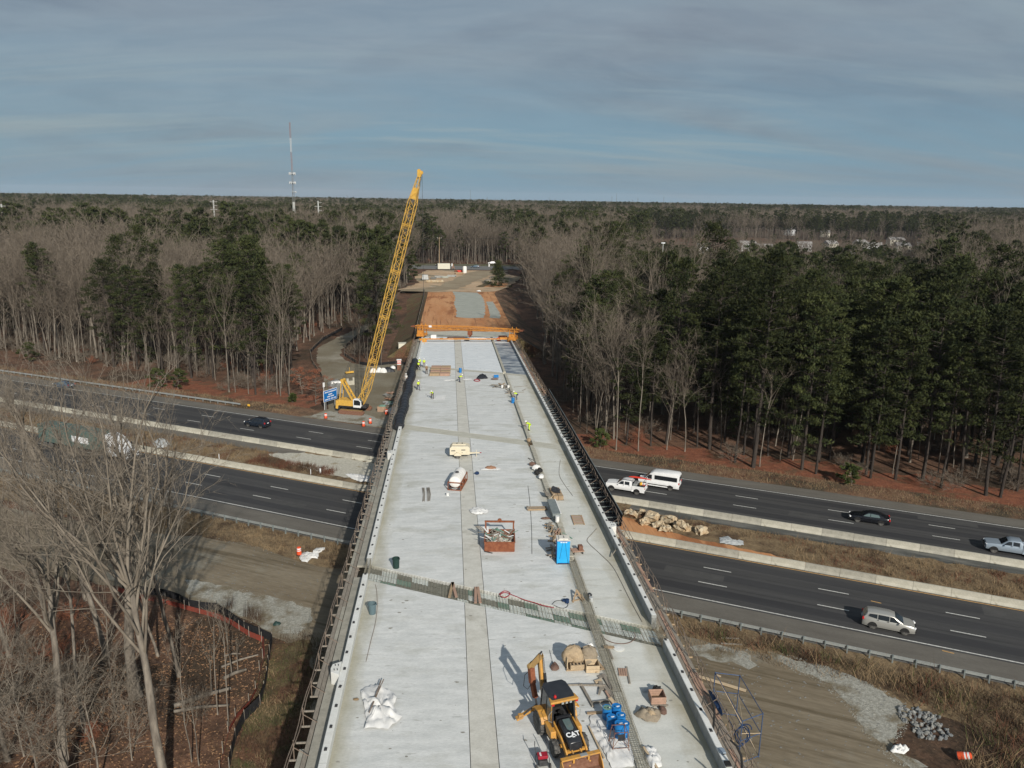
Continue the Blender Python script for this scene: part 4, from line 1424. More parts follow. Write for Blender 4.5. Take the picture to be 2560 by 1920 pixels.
und('under_e', *pine_tree(605, 3.2, .04, .05, 1.4, 14, 60, .3), 'bark_pine', 'shrub_green')
def under(x, y, g_, kinds, w, s0=.7, s1=1.3):
    return np.stack([x, y, gh(x, y) - .05], 1), g_.rand(len(x)) * 6.28, s0 + (s1 - s0) * g_.rand(len(x)), g_.choice(kinds, len(x), p=w)
A = []
x, y, g = scatter(-200, 130, 90, 330, 2.9, 61)
v = uv(x, y)[1]
k = ~open_ground(x, y) & (v > 119) & (v < 215) & (g.rand(len(x)) < np.where(x > 30, .22, .95) * np.where(v < 150, 1, .5)) & seen(x, y)[0]
A.append(under(x[k], y[k], g, [0, 1, 2, 3, 4], [.38, .26, .27, .06, .03]))
x, y, g = scatter(-30, 60, 170, 470, 3.2, 62)
k = ~open_ground(x, y) & (np.abs(x - 3) < 48) & seen(x, y)[0] & (g.rand(len(x)) < .6)
A.append(under(x[k], y[k], g, [0, 1, 2, 3, 4], [.36, .3, .26, .05, .03]))
x, y, g = scatter(-70, -16, 28, 80, 2.6, 63)
v = uv(x, y)[1]
k = (v < 51) & (x < np.interp(y, [28, 45, 56, 72], [-17, -18, -18.5, -28])) & (g.rand(len(x)) < np.where(x < -27, .48, .10))
A.append(under(x[k], y[k], g, [0, 2, 3], [.22, .63, .15], .55, 1.15))
P_, r_, s_, k_ = [np.concatenate(q) for q in zip(*A)]
gn_forest('undergrowth', P_, r_, s_, k_, UND, 'thin bare saplings and scrub along the edges of the woods')
# individual shrubs that stand out
for k, (px, py, h, kind, lab) in enumerate((
        (75, 905, 4.5, 'g', 'dark green shrub above the far guardrail at the left edge'), (400, 968, 4., 'g', 'left one of two green shrubs above the far guardrail'), (447, 972, 4.2, 'g', 'right one of two green shrubs above the far guardrail'),
        (790, 1012, 7., 'r', 'red-brown leafy beech beside the blue sign'), (755, 985, 5.5, 'r', 'smaller red-brown leafy sapling behind the blue sign'),
        (1500, 1120, 3., 'g', 'green bush beside the black rail of the overpass'), (735, 1005, 1.6, 'g', 'low green bush in the tan grass left of the blue sign'), (2130, 1212, 3, 'g', 'green bush under the pines above the black sedan'))):
    p = at(px, py)
    if kind == 'g':
        tr, cr = pine_tree(700 + k, h, .06, .08, h * .42, 22, 110, .34)
        mm = 'shrub_green'
    else:
        tr, cr = pine_tree(700 + k, h, .07, .15, h * .36, 26, 70, .22)
        mm = 'brown_leaves'
    t = thing('shrub', lab, 'bush', p)
    link(tr.mesh('stem', 'bark_grey'), 'stem', t)
    link(cr.mesh('foliage', mm), 'foliage', t)
for px, py, h, lab in ((at(0, 0)[0], 0, 0, ''),)[:0]:
    pass
p = Vector((21.5, 337, 3))
tr, cr = pine_tree(730, 11, .12, .04, 4.2, 60, 90, .5, True)
t = thing('evergreen_tree', 'cone-shaped evergreen where the orange fill meets the wood on the right', 'tree', p)
link(tr.mesh('trunk', 'bark_pine'), 'trunk', t)
link(cr.mesh('crown', 'needles'), 'crown', t)
p = Vector((-18.5, 352, 3))
t = thing('evergreen_tree', 'rounded evergreen left of the pipe stacks on the far fill', 'tree', p)
tr, cr = pine_tree(731, 12, .12, .1, 3.6, 36, 120, .6)
link(tr.mesh('trunk', 'bark_pine'), 'trunk', t)
link(cr.mesh('crown', 'needles'), 'crown', t)
# grass and brush, nobody could count it
def tufts(name, x, y, z, n, h, w, spread, mats, seed, label, lean=.35, clump=.5):
    g = np.random.RandomState(seed)
    i = np.repeat(np.arange(len(x)), n)
    N = len(i)
    P = np.stack([x[i] + g.normal(size=N) * spread, y[i] + g.normal(size=N) * spread, np.full(N, z)], 1)
    hh_ = h * (.45 + .9 * g.rand(N)) * (1 - clump + clump * 2 * np.repeat(g.rand(len(x)), n))
    D = np.stack([g.normal(size=N) * lean, g.normal(size=N) * lean, np.ones(N)], 1) * hh_[:, None]
    s = Seg()
    s.ribbons(P, D, np.full(N, w) * (.6 + .8 * g.rand(N)))
    V, F = np.concatenate(s.V), np.concatenate(s.F)
    me = npmesh(name, V, F, mats, np.repeat(np.clip(((vnoise(x + 300, y + 300, 2.2, seed + 60) - .25) * 2 + g.normal(size=len(x)) * .22) * len(mats), 0, len(mats) - 1).astype(int), n)[:len(F)])
    return tag(link(me, name), label, kind='stuff')
def in_uv(u0, u1, v0, v1, n, seed):
    g = np.random.RandomState(seed)
    u, v = u0 + (u1 - u0) * g.rand(n), v0 + (v1 - v0) * g.rand(n)
    return u * DU.x + v * DV.x, u * DU.y + v * DV.y
x, y = in_uv(-125, 35, 66.3, 71.0, 2600, 1)
tufts('dry_grass', x, y, 0, 9, .38, .035, .32, ['brush_tan', 'brush_brown', 'brush_tan'], 1, 'dry grass on the near verge behind the guardrail')
x, y = in_uv(-150, 35, 89.3, 95.6, 4200, 2)
k = ~((uv(x, y)[0] > -35) & (uv(x, y)[0] < -2) & (uv(x, y)[1] < 93.5)) & ~((uv(x, y)[0] > -80) & (uv(x, y)[0] < -42))
tufts('median_grass', x[k], y[k], 0, 9, .42, .04, .3, ['brush_tan', 'dry_verge', 'brush_tan', 'brush_brown', 'brush_red'], 2, 'dry brown grass between the two roads')
x, y = in_uv(-81, -66, 89.6, 92.6, 420, 12)
tufts('median_brush', x, y, 0, 10, .55, .04, .25, ['brush_red', 'brush_brown'], 12, 'red-brown weeds at the edge of the pale gravel')
x, y = in_uv(-190, 60, 114.6, 119.8, 3800, 3)
k = ~inside(x, y, LOT) & ~((uv(x, y)[0] > -92) & (uv(x, y)[0] < -58))
tufts('dry_grass', x[k], y[k], 0, 8, .36, .04, .3, ['brush_tan', 'brush_red', 'brush_tan'], 3, 'tan grass below the woods beyond the highway')
g = np.random.RandomState(4)
x = 22 + 60 * g.rand(9000)
y = 18 + 50 * g.rand(9000)
v = uv(x, y)[1]
yard = [tuple(q) for q in ((21, 70), (24, 64.5), (30, 61.6), (33, 59.6), (36.4, 57.2), (38.6, 54.2), (41, 51), (40, 48), (37, 45.5), (40, 42), (37, 34), (30, 18), (10, 6), (10, 70))]
k = (v < 69.5) & ~inside(x, y, yard)
tufts('brush', x[k], y[k], 0, 13, .95, .05, .5, ['brush_tan', 'brush_brown', 'brush_green', 'brush_red', 'brush_brown', 'brush_brown'], 4, 'dark brown scrub on the slope right of the dirt yard', lean=.45, clump=.8)
g = np.random.RandomState(5)
x, y = -16.5 + 6.5 * g.rand(1600), 30 + 37 * g.rand(1600)
tufts('dry_grass', x, y, 0, 9, .35, .035, .3, ['brush_tan', 'brush_green', 'brush_brown'], 5, 'olive grass between the silt fence and the overpass shadow')
x, y = -40 + 24 * g.rand(2600), 36 + 36 * g.rand(2600)
k = (uv(x, y)[1] < 51)
s = Seg()
P = np.stack([np.repeat(x[k], 6) + g.normal(size=6 * k.sum()) * .5, np.repeat(y[k], 6) + g.normal(size=6 * k.sum()) * .5, np.full(6 * k.sum(), .02)], 1)
s.ribbons(P, g.normal(size=P.shape) * [.13, .13, .03] + [0, 0, .03], np.full(len(P), .12))
mat('leaf_pale', (.26, .16, .09), (.17, .09, .05), sc=3, rough=.9)
tag(link(s.mesh('fallen_leaves', 'leaf_pale'), 'fallen_leaves'), 'fallen leaves inside the silt fence', kind='stuff')
# loose stones on the dirt
def stones(name, poly, n, z, s0, s1, m, seed, label):
    g = np.random.RandomState(seed)
    xs, ys_ = [p[0] for p in poly], [p[1] for p in poly]
    x, y = g.uniform(min(xs), max(xs), n), g.uniform(min(ys_), max(ys_), n)
    k = inside(x, y, poly)
    x, y = x[k], y[k]
    n = len(x)
    s = s0 + (s1 - s0) * g.rand(n) ** 3
    B = np.array([[-1, -.7, 0], [1, -.8, 0], [.7, 1, 0], [-.9, .8, 0], [.1, .1, .8]])
    V = B[None] * s[:, None, None] * (.7 + .6 * g.rand(n, 5, 3)) + np.stack([x, y, np.full(n, z)], 1)[:, None]
    F = np.array([[0, 1, 4], [1, 2, 4], [2, 3, 4], [3, 0, 4]])
    F = (F[None] + (np.arange(n) * 5)[:, None, None]).reshape(-1, 3)
    tag(link(npmesh(name, V.reshape(-1, 3), F, m), name), label, kind='stuff')
YR = [(21.8, 64.5), (25.8, 63.0), (29.6, 61.2), (33.0, 59.1), (36.2, 56.8), (37.8, 53.9), (35.3, 50.6), (33.9, 48.5), (34.7, 46.3), (30, 30), (16, 20), (17, 66)]
stones('loose_stones', YR, 2600, .01, .02, .10, 'stone_white', 91, 'pale pebbles on the right dirt yard')
stones('gravel_stones', [(p.x, p.y) for p in (c7(*q) for q in ((560, 320), (900, 405), (1300, 570), (1460, 670), (1460, 850), (1380, 930), (1560, 1085), (1380, 1060), (1180, 870), (1080, 700), (900, 540), (640, 420)))], 9000, .015, .015, .07, 'gravel', 92, 'crushed stone along the right edge of the dirt yard')
stones('gravel_stones', [(p.x, p.y) for p in (c4(*q) for q in ((300, 380), (760, 480), (1160, 580), (1150, 700), (1060, 770), (860, 745), (560, 600), (320, 540)))], 7000, .015, .015, .06, 'gravel', 93, 'crushed stone left of the overpass shadow')
stones('loose_stones', [(p.x, p.y) for p in (c4(*q) for q in ((100, 100), (400, 100), (800, 180), (1050, 290), (1250, 330), (1160, 560), (760, 470), (300, 380)))], 1800, .012, .02, .08, 'stone_white', 94, 'pale pebbles on the left dirt track')
# rushes by the dirt track
for k, (a, b_) in enumerate(((720, 650), (805, 680), (600, 590), (760, 670))):
    p = c4(a, b_)
    g = np.random.RandomState(80 + k)
    s = Seg()
    n = 60
    s.ribbons(np.stack([g.normal(size=n) * .25, g.normal(size=n) * .25, np.zeros(n)], 1), np.stack([g.normal(size=n) * .25, g.normal(size=n) * .25, 1.0 + g.rand(n)], 1), np.full(n, .03))
    o = tag(link(s.mesh('weed_clump', 'brush_brown'), 'weed_clump'), ('tall dead weed clump left of the small green sack', 'dead weed clump nearest the small green sack', 'dead weed clump behind the silt fence near the slender tree', 'short weed clump between two taller ones by the gravel')[k], 'plant')
    o.location = p
# ------------------------------------------------------------------ vehicles
WHEELS = {}
def wheel_parts(t, x, y, r, w, rim='alloy', key=None, hub=.62):
    k = (r, w, rim)
    if k not in WHEELS:
        a = MB().lathe([(r * .62, -w / 2), (r * .93, -w / 2), (r, -w * .35), (r, w * .35), (r * .93, w / 2), (r * .62, w / 2)], n=20, axis='X').mesh('tyre', 'tyre', True)
        b = MB().lathe([(r * .1, w * .30), (r * .3, w * .36), (r * .34, w * .30), (r * hub, w * .36), (r * hub, w * .44)], n=20, axis='X')
        b.lathe([(r * .1, -w * .30), (r * .3, -w * .36), (r * .34, -w * .30), (r * hub, -w * .36), (r * hub, -w * .44)], n=20, axis='X')
        for i in range(5):
            an = i * 2 * PI / 5
            for s in (-1, 1):
                b.beam((s * w * .42, math.cos(an) * r * .1, math.sin(an) * r * .1), (s * w * .42, math.cos(an) * r * .58, math.sin(an) * r * .58), r * .12, w * .06, up=(1, 0, 0))
        WHEELS[k] = (a, b.mesh('rim', rim), )
    o = link(WHEELS[k][0], 'wheel', t)
    o.location = (x, y, r)
    h = link(WHEELS[k][1], 'rim', o)
    return o
def loft(stations, n_side=None):
    """stations: (y, [(halfwidth, z), ...] from sill up to roof centre); mirrored"""
    b = MB()
    V, F = [], []
    m = len(stations[0][1])
    for y, pr in stations:
        for w, z in pr:
            V.append((w, y, z))
        for w, z in pr[::-1]:
            V.append((-w, y, z))
    k = 2 * m
    for i in range(len(stations) - 1):
        for j in range(k):
            F.append((i * k + j, i * k + (j + 1) % k, (i + 1) * k + (j + 1) % k, (i + 1) * k + j))
    F.append(tuple(range(k)))
    F.append(tuple(range((len(stations) - 1) * k, len(stations) * k)))
    return b.add(V, F)
def poly_panel(pts, off=0.):
    return MB().add(pts, [tuple(range(len(pts)))])
def car(name, label, cat, paint, p, rz, dims, style, rim='alloy', group=None, roof=None):
    """+Y is forward. style: dict with bonnet, windscreen, roof and tail positions as fractions"""
    L, Wd, H, gc, wr = dims
    t = thing(name, label, cat, p, rz, group)
    hw = Wd / 2
    yb, zb = style['belt']                # lower body profile along y: list of (y, z top, width factor)
    st = []
    for y, z, wf in style['low']:
        w = hw * wf
        st.append((y, [(w * .93, gc), (w, gc + .22), (w, z * .62), (w * .97, z - .10), (w * .90, z), (0.001, z + .03)]))
    body = loft(st).obj('body', paint, t, smooth=True, bevel=.03)
    gh_ = []
    for y, z0, z1, w0, w1 in style['top']:
        gh_.append((y, [(hw * w0, z0), (hw * (w0 * .35 + w1 * .65), z0 + (z1 - z0) * .68), (hw * w1, z1 - .05), (hw * w1 * .8, z1), (0.001, z1 + .02)]))
    loft(gh_).obj('cabin', roof or paint, t, smooth=True, bevel=.02)
    for nm, pts, m in style['glass']:
        for s in ((-1, 1) if nm == 'side_window' else (1,)):
            q = [(s * a * hw, b, c) for a, b, c in pts]
            poly_panel(q).obj(nm, m, t)
    for y in style['axles']:
        for s in (-1, 1):
            wheel_parts(t, s * (hw - .11), y, wr, .24, rim)
            MB().prism([(y + math.cos(a) * (wr + .07), wr + math.sin(a) * (wr + .07)) for a in [PI * i / 10 for i in range(11)]], s * (hw - .25), s * (hw + .012)).obj('wheel_arch', 'rubber', t)
    yf, yr = style['ends']
    for s in (-1, 1):
        MB().box((s * hw * .72, yf - .10, style['lz'][0]), (.34, .18, .16), rz=-s * .35).obj('headlight', 'white_paint', t, bevel=.03)
        MB().box((s * hw * .86, yr + .07, style['lz'][1]), (.2, .16, .26)).obj('tail_light', 'red_lamp', t, bevel=.02)
        MB().box((s * (hw + .09), style['mirror'][0], style['mirror'][1]), (.2, .12, .15)).obj('mirror', paint, t, bevel=.03)
    MB().box((0, yf + .02, gc + .22), (Wd * .8, .12, .18)).obj('front_bumper', style.get('bump', 'rubber'), t, bevel=.04)
    MB().box((0, yr - .02, gc + .22), (Wd * .8, .12, .18)).obj('rear_bumper', style.get('bump', 'rubber'), t, bevel=.04)
    MB().box((0, yf + .01, gc + .45), (Wd * .45, .06, .14)).obj('grille', 'rubber', t)
    MB().box((0, yr - .015, style['lz'][1] - .1), (.36, .05, .14)).obj('number_plate', 'sign_white', t)
    for s in (-1, 1):
        for dy in style['doors']:
            MB().box((s * (hw * .985), dy, .62 * H), (.05, .16, .04)).obj('door_handle', 'dark_steel', t)
    return t
HEADU = SKEW - PI / 2            # +Y turned onto +u
HEADN = SKEW + PI / 2
SUVS = dict(belt=(0, 0), low=[(2.36, .62, .72), (2.28, .84, .86), (1.9, .98, .96), (1.1, 1.06, 1), (0, 1.08, 1), (-1.2, 1.10, 1), (-2.0, 1.10, .97), (-2.3, 1.05, .88), (-2.36, .7, .84)],
            top=[(1.25, 1.02, 1.05, .86, .80), (.45, 1.04, 1.58, .90, .70), (0, 1.05, 1.68, .92, .72), (-1.3, 1.06, 1.70, .92, .72), (-1.95, 1.06, 1.62, .9, .70), (-2.28, 1.04, 1.12, .86, .76)],
            glass=[('windscreen', [(-.74, 1.27, 1.10), (.74, 1.27, 1.10), (.62, .50, 1.58), (-.62, .50, 1.58)], 'glass_dark'), ('rear_window', [(-.68, -2.30, 1.14), (.68, -2.30, 1.14), (.58, -2.0, 1.56), (-.58, -2.0, 1.56)], 'glass_dark'),
                   ('side_window', [(.925, .95, 1.10), (.925, .05, 1.10), (.80, .05, 1.55), (.80, .38, 1.54)], 'glass_dark'), ('side_window', [(.93, -.02, 1.10), (.93, -1.0, 1.12), (.80, -1.0, 1.56), (.80, -.02, 1.56)], 'glass_dark'), ('side_window', [(.92, -1.08, 1.14), (.91, -1.85, 1.28), (.81, -1.75, 1.52), (.80, -1.08, 1.56)], 'glass_dark')],
            axles=(1.42, -1.42), ends=(2.38, -2.38), lz=(.78, 1.0), mirror=(.85, 1.08), doors=(-.1, -1.0), bump='rubber')
SEDS = dict(belt=(0, 0), low=[(2.42, .55, .74), (2.34, .72, .86), (1.8, .86, .97), (1.0, .93, 1), (0, .95, 1), (-1.2, .97, 1), (-2.0, .98, .96), (-2.38, .92, .86), (-2.42, .6, .84)],
            top=[(1.05, .90, .92, .86, .78), (.35, .92, 1.34, .88, .66), (0, .93, 1.44, .89, .66), (-.9, .94, 1.43, .89, .66), (-1.5, .95, 1.25, .86, .66), (-2.05, .96, .99, .82, .7)],
            glass=[('windscreen', [(-.72, 1.04, .96), (.72, 1.04, .96), (.58, .34, 1.36), (-.58, .34, 1.36)], 'glass_dark'), ('rear_window', [(-.66, -2.02, 1.02), (.66, -2.02, 1.02), (.58, -1.2, 1.38), (-.58, -1.2, 1.38)], 'glass_dark'),
                   ('side_window', [(.90, .82, .97), (.90, -.05, .97), (.74, -.05, 1.36), (.74, .2, 1.34)], 'glass_green'), ('side_window', [(.90, -.12, .97), (.89, -1.25, 1.0), (.76, -1.05, 1.30), (.74, -.12, 1.37)], 'glass_green')],
            axles=(1.42, -1.38), ends=(2.44, -2.44), lz=(.66, .84), mirror=(.75, .98), doors=(-.1, -1.0))
PICK = dict(belt=(0, 0), low=[(2.85, .7, .84), (2.78, 1.08, .93), (2.2, 1.16, .99), (1.25, 1.2, 1), (.2, 1.2, 1), (-.95, 1.22, 1), (-.98, .62, .99), (-2.7, .62, .98), (-2.82, .62, .96)],
            top=[(1.25, 1.14, 1.18, .88, .82), (.55, 1.16, 1.72, .9, .72), (.15, 1.18, 1.84, .92, .74), (-.75, 1.18, 1.84, .92, .76), (-.96, 1.18, 1.60, .9, .78), (-.98, 1.16, 1.2, .9, .8)],
            glass=[('windscreen', [(-.76, 1.27, 1.24), (.76, 1.27, 1.24), (.62, .6, 1.72), (-.62, .6, 1.72)], 'glass_dark'), ('rear_window', [(-.6, -.992, 1.26), (.6, -.992, 1.26), (.6, -.985, 1.55), (-.6, -.985, 1.55)], 'glass_dark'),
                   ('side_window', [(.93, 1.0, 1.24), (.93, .20, 1.24), (.83, .20, 1.68), (.83, .52, 1.66)], 'glass_dark'), ('side_window', [(.93, .05, 1.24), (.93, -.62, 1.24), (.83, -.62, 1.68), (.83, .05, 1.69)], 'glass_dark')],
            axles=(1.95, -1.72), ends=(2.88, -2.86), lz=(.98, 1.02), mirror=(.95, 1.2), doors=(.2, -.6), bump='chrome')
def pickup(name, label, paint, p, rz, gear):
    t = car(name, label, 'pickup truck', paint, p, rz, (5.7, 1.98, 1.88, .42, .40), PICK)
    for s in (-1, 1):
        MB().box((s * .93, -1.90, .93), (.10, 1.84, .62)).obj('bed_side', paint, t, bevel=.03)
    MB().box((0, -2.80, .93), (1.9, .08, .6)).obj('tailgate', paint, t, bevel=.02)
    MB().box((0, -1.9, .66), (1.76, 1.8, .05)).obj('bed_floor', 'dark_steel', t)
    return t
t = pickup('pickup_truck', 'white pickup truck with ladder rack and tools in the bed on the far lanes', 'white_paint', W(-24.0, 102.7), HEADN, 1)
b = MB()
for y in (-1.05, -2.6):
    for s in (-1, 1):
        b.tube([(s * .9, y, 1.2), (s * .82, y, 1.98)], .03, 6)
    b.tube([(-.85, y, 1.98), (.85, y, 1.98)], .03, 6)
for s in (-1, 1):
    b.tube([(s * .82, .6, 1.98), (s * .82, -2.7, 1.98)], .03, 6)
b.tube([(-.82, .6, 1.98), (.82, .6, 1.98)], .03, 6)
b.obj('ladder_rack', 'dark_steel', t)
MB().box((.15, -1.35, 1.28), (1.5, .5, .3)).obj('tool_box', 'galv', t, bevel=.03)
def load(name, mb_, m, t_, label, cat, **k):
    o = mb_.obj(name, m, None, **k)
    o.matrix_world = t_.matrix_basis
    return tag(o, label, cat)
load('kayak', MB().tube([(.45, -.2, 2.02), (.45, -.9, 2.08), (.45, -2.2, 2.08), (.45, -3.4, 2.02)], [.05, .13, .12, .05], 8), 'red_bright', t, 'long red bundle strapped on the rack of the white pickup', 'load', smooth=True)
load('water_cooler', MB().lathe([(.17, 0), (.19, .05), (.19, .42), (.14, .5)], (.35, -2.0, .98), 12), 'yellow_bright', t, 'yellow cooler standing in the bed of the white pickup', 'cooler', smooth=True)
load('fuel_can', MB().box((.45, -2.35, .86), (.7, .5, .3)), 'red_bright', t, 'red box beside the cooler in the pickup bed', 'box', bevel=.04)
load('hose_coil', MB().ball((-.3, -2.2, .95), (.4, .45, .3), 10, 6, .12), 'black_paint', t, 'heap of black gear in the back of the pickup bed', 'gear')
pickup('pickup_truck', 'silver-blue crew cab pickup cut by the right edge of the picture', 'silver_blue', W(23.4, 102.1), HEADN, 0)
car('sedan_car', 'black sedan with bright alloy wheels on the far lanes', 'car', 'car_black', W(7.9, 105.2), HEADN, (4.88, 1.86, 1.46, .2, .34), SEDS)
car('suv_car', 'silver SUV driving on the near lanes at the right', 'car', 'silver_paint', W(8.7, 77.4), HEADU, (4.76, 1.86, 1.7, .26, .36), SUVS)
car('suv_car', 'dark SUV on the far lanes left of the overpass', 'car', 'car_navy', W(-92.7, 106.0), HEADN, (4.76, 1.86, 1.7, .26, .36), SUVS)
car('sedan_car', 'dark car on the far lanes half hidden by bare branches at the left', 'car', 'car_blue', at(160, 968) , HEADN, (4.88, 1.86, 1.46, .2, .34), SEDS)
car('sedan_car', 'blue car on the side road beyond the orange fill', 'car', 'car_blue', (14.0, 431, 3.14), R(90), (4.88, 1.86, 1.46, .2, .34), SEDS)
car('sedan_car', 'dark red car on the side road partly behind the pale container', 'car', 'car_black', (-5.5, 440, 3.14), R(90), (4.88, 1.86, 1.46, .2, .34), SEDS)
# passenger van
VANS = dict(belt=(0, 0), low=[(2.98, .62, .80), (2.88, .98, .9), (2.3, 1.18, .97), (1.6, 1.3, 1), (0, 1.35, 1), (-2.0, 1.35, 1), (-2.95, 1.35, .97), (-3.0, .7, .95)],
            top=[(2.1, 1.22, 1.26, .86, .80), (1.2, 1.28, 2.18, .95, .74), (.7, 1.3, 2.46, .97, .78), (-1.0, 1.3, 2.52, .97, .8), (-2.7, 1.3, 2.5, .97, .8), (-2.96, 1.3, 2.34, .95, .78)],
            glass=[('windscreen', [(-.78, 2.12, 1.32), (.78, 2.12, 1.32), (.68, 1.22, 2.16), (-.68, 1.22, 2.16)], 'glass_dark'), ('rear_window', [(-.7, -3.0, 1.45), (.7, -3.0, 1.45), (.66, -2.985, 2.1), (-.66, -2.985, 2.1)], 'glass_dark'),
                   ('side_window', [(.965, 1.85, 1.38), (.99, .95, 1.38), (.93, .95, 2.0), (.90, 1.32, 2.0)], 'glass_dark'), ('side_window', [(.995, .55, 1.40), (.995, -2.7, 1.40), (.94, -2.7, 2.02), (.94, .55, 2.02)], 'glass_dark')],
            axles=(2.0, -1.75), ends=(3.0, -3.02), lz=(.95, 1.15), mirror=(1.6, 1.45), doors=(1.0, -.2))
t = car('passenger_van', 'white high-roof passenger van overtaking the pickup on the far lanes', 'van', 'white_paint', W(-20.0, 106.3), HEADN, (6.0, 2.06, 2.52, .34, .37), VANS)
for s in (-1, 1):
    MB().box((s * 1.03, .1, .62), (.03, 4.6, .12)).obj('side_trim', 'rubber', t)
    MB().box((s * 1.02, .2, .42), (.06, 3.2, .06)).obj('side_step', 'white_paint', t)
# lorry on the near lanes, behind the bare branches
t = thing('semi_truck', 'white lorry with a sleeper cab pulling a dark green trailer behind bare branches', 'truck', W(-100.5, 83.0), HEADU)
loft([(3.3, [(1.05, .5), (1.12, 1.0), (1.1, 1.5), (.9, 1.75), (.001, 1.8)]), (1.9, [(1.12, .5), (1.18, 1.0), (1.16, 1.7), (1.0, 2.0), (.001, 2.05)]), (1.6, [(1.15, .5), (1.22, 1.0), (1.2, 2.2), (1.05, 2.3), (.001, 2.35)])]).obj('bonnet', 'white_paint', t, smooth=True, bevel=.05)
loft([(1.75, [(1.2, .7), (1.22, 1.6), (1.15, 2.3), (1.0, 2.4), (.001, 2.45)]), (1.1, [(1.2, .7), (1.25, 1.6), (1.2, 2.9), (1.0, 3.2), (.001, 3.3)]), (-.2, [(1.2, .7), (1.25, 1.6), (1.25, 3.3), (1.1, 3.8), (.001, 3.9)]), (-1.3, [(1.2, .7), (1.25, 1.6), (1.25, 3.3), (1.15, 3.9), (.001, 4.0)])]).obj('cab', 'white_paint', t, smooth=True, bevel=.05)
poly_panel([(-1.02, 1.74, 2.42), (1.02, 1.74, 2.42), (.95, 1.18, 3.0), (-.95, 1.18, 3.0)]).obj('windscreen', 'glass_dark', t)
for s in (-1, 1):
    poly_panel([(s * 1.262, 1.25, 1.95), (s * 1.262, .25, 1.95), (s * 1.262, .25, 2.75), (s * 1.25, .9, 2.75)]).obj('side_window', 'glass_dark', t)
    MB().lathe([(.33, -1.0), (.33, .7)], (s * 1.0, -.6, .75), 12, 'Y').obj('fuel_tank', 'chrome', t, smooth=True)
    MB().box((s * 1.45, 1.5, 2.3), (.12, .15, .5)).obj('mirror', 'black_paint', t)
    MB().cyl((s * 1.15, -1.4, 1.0), (s * 1.15, -1.4, 4.1), .08).obj('exhaust_stack', 'chrome', t)
    for y in (2.5, -2.3, -3.6):
        wheel_parts(t, s * 1.05, y, .52, .3, 'alloy')
    for y in (-13.6, -14.9):
        wheel_parts(t, s * 1.05, y, .52, .3, 'alloy')
    MB().box((s * .85, 3.28, 1.1), (.35, .15, .25)).obj('headlight', 'chrome', t)
MB().box((0, 3.42, .65), (2.4, .22, .4)).obj('front_bumper', 'chrome', t, bevel=.04)
MB().box((0, 3.32, 1.25), (.95, .1, .9)).obj('grille', 'dark_steel', t)
MB().box((0, -6.5, .95), (.9, 17, .22)).obj('chassis', 'dark_steel', t)
MB().box((0, -9.3, 2.55), (2.55, 13.2, 2.8)).obj('trailer', 'truck_green', t, bevel=.04)
for k in range(16):
    for s in (-1, 1):
        MB().box((s * 1.285, -3.1 - k * .82, 2.55), (.03, .08, 2.6)).obj('trailer_rib', 'truck_green', t)
for s in (-1, 1):
    MB().box((s * 1.31, -6.4, 2.5), (.02, 3.6, 1.0)).obj('trailer_panel', 'sign_white', t)
# ------------------------------------------------------------------ roadside: walls, rails, drums, sign
def jersey(name, label, v, u0, u1, L, grp=None):
    t = thing(name, label, 'barrier', W(u0, v, 0), SKEW)
    pr = [(-.30, 0), (.30, 0), (.30, .08), (.14, .33), (.09, .86), (-.09, .86), (-.14, .33), (-.30, .08)]
    me = [MB().prism(pr, .012, L - .012, 'X').mesh('wall_segment', m) for m in ('old_concrete', 'old_concrete_dark')]
    for m_ in me:
        bm = bmesh.new(); bm.from_mesh(m_); bmesh.ops.recalc_face_normals(bm, faces=bm.faces); bm.to_mesh(m_); bm.free()
    g = random.Random(int(v))
    n = int((u1 - u0) / L)
    for i in range(n):
        o = link(me[0] if g.random() < .62 else me[1], 'wall_segment', t)
        o.location = (i * L, g.uniform(-.02, .02), g.uniform(-.02, .01))
        o.rotation_euler = (0, 0, g.uniform(-.004, .004))
    return t
jersey('concrete_barrier', 'long low concrete barrier on the median side of the near lanes', 87.25, -175, 48, 3.66)
jersey('concrete_barrier', 'long low concrete barrier on the median side of the far lanes', 98.15, -210, 60, 3.66)
def guardrail(label, v, u0, u1, face, end=False):
    t = thing('guardrail', label, 'guardrail', W(u0, v, 0), SKEW)
    L = 3.81
    n = int((u1 - u0) / L)
    pr = [(0, .43), (face * .05, .47), (face * .05, .52), (face * .01, .58), (face * .05, .64), (face * .05, .70), (0, .74), (-face * .02, .74), (-face * .015, .58), (-face * .02, .43)]
    rm = MB().prism(pr, 0, L + .05, 'X').mesh('rail', 'galv')
    pm = MB().box((0, -face * .12, .36), (.12, .16, .80)).box((0, -face * .03, .6), (.14, .10, .3)).mesh('post', 'galv_post')
    for i in range(n):
        o = link(rm, 'rail', t)
        o.location = (i * L, 0, 0)
        for h in (0, .5):
            q = link(pm, 'post', t)
            q.location = ((i + h) * L, 0, 0)
    return t
guardrail('galvanised guardrail beside the near lanes left of the overpass', 71.1, -175, -44, 1)
guardrail('galvanised guardrail beside the near lanes right of the overpass', 71.1, -12.2, 58, 1)
t = guardrail('galvanised guardrail at the foot of the wood beyond the far lanes', 115.0, -215, -103.0, -1)
MB().box((112.6, 0, .6), (.5, .12, .4)).obj('end_marker', 'yellow_bright', t)
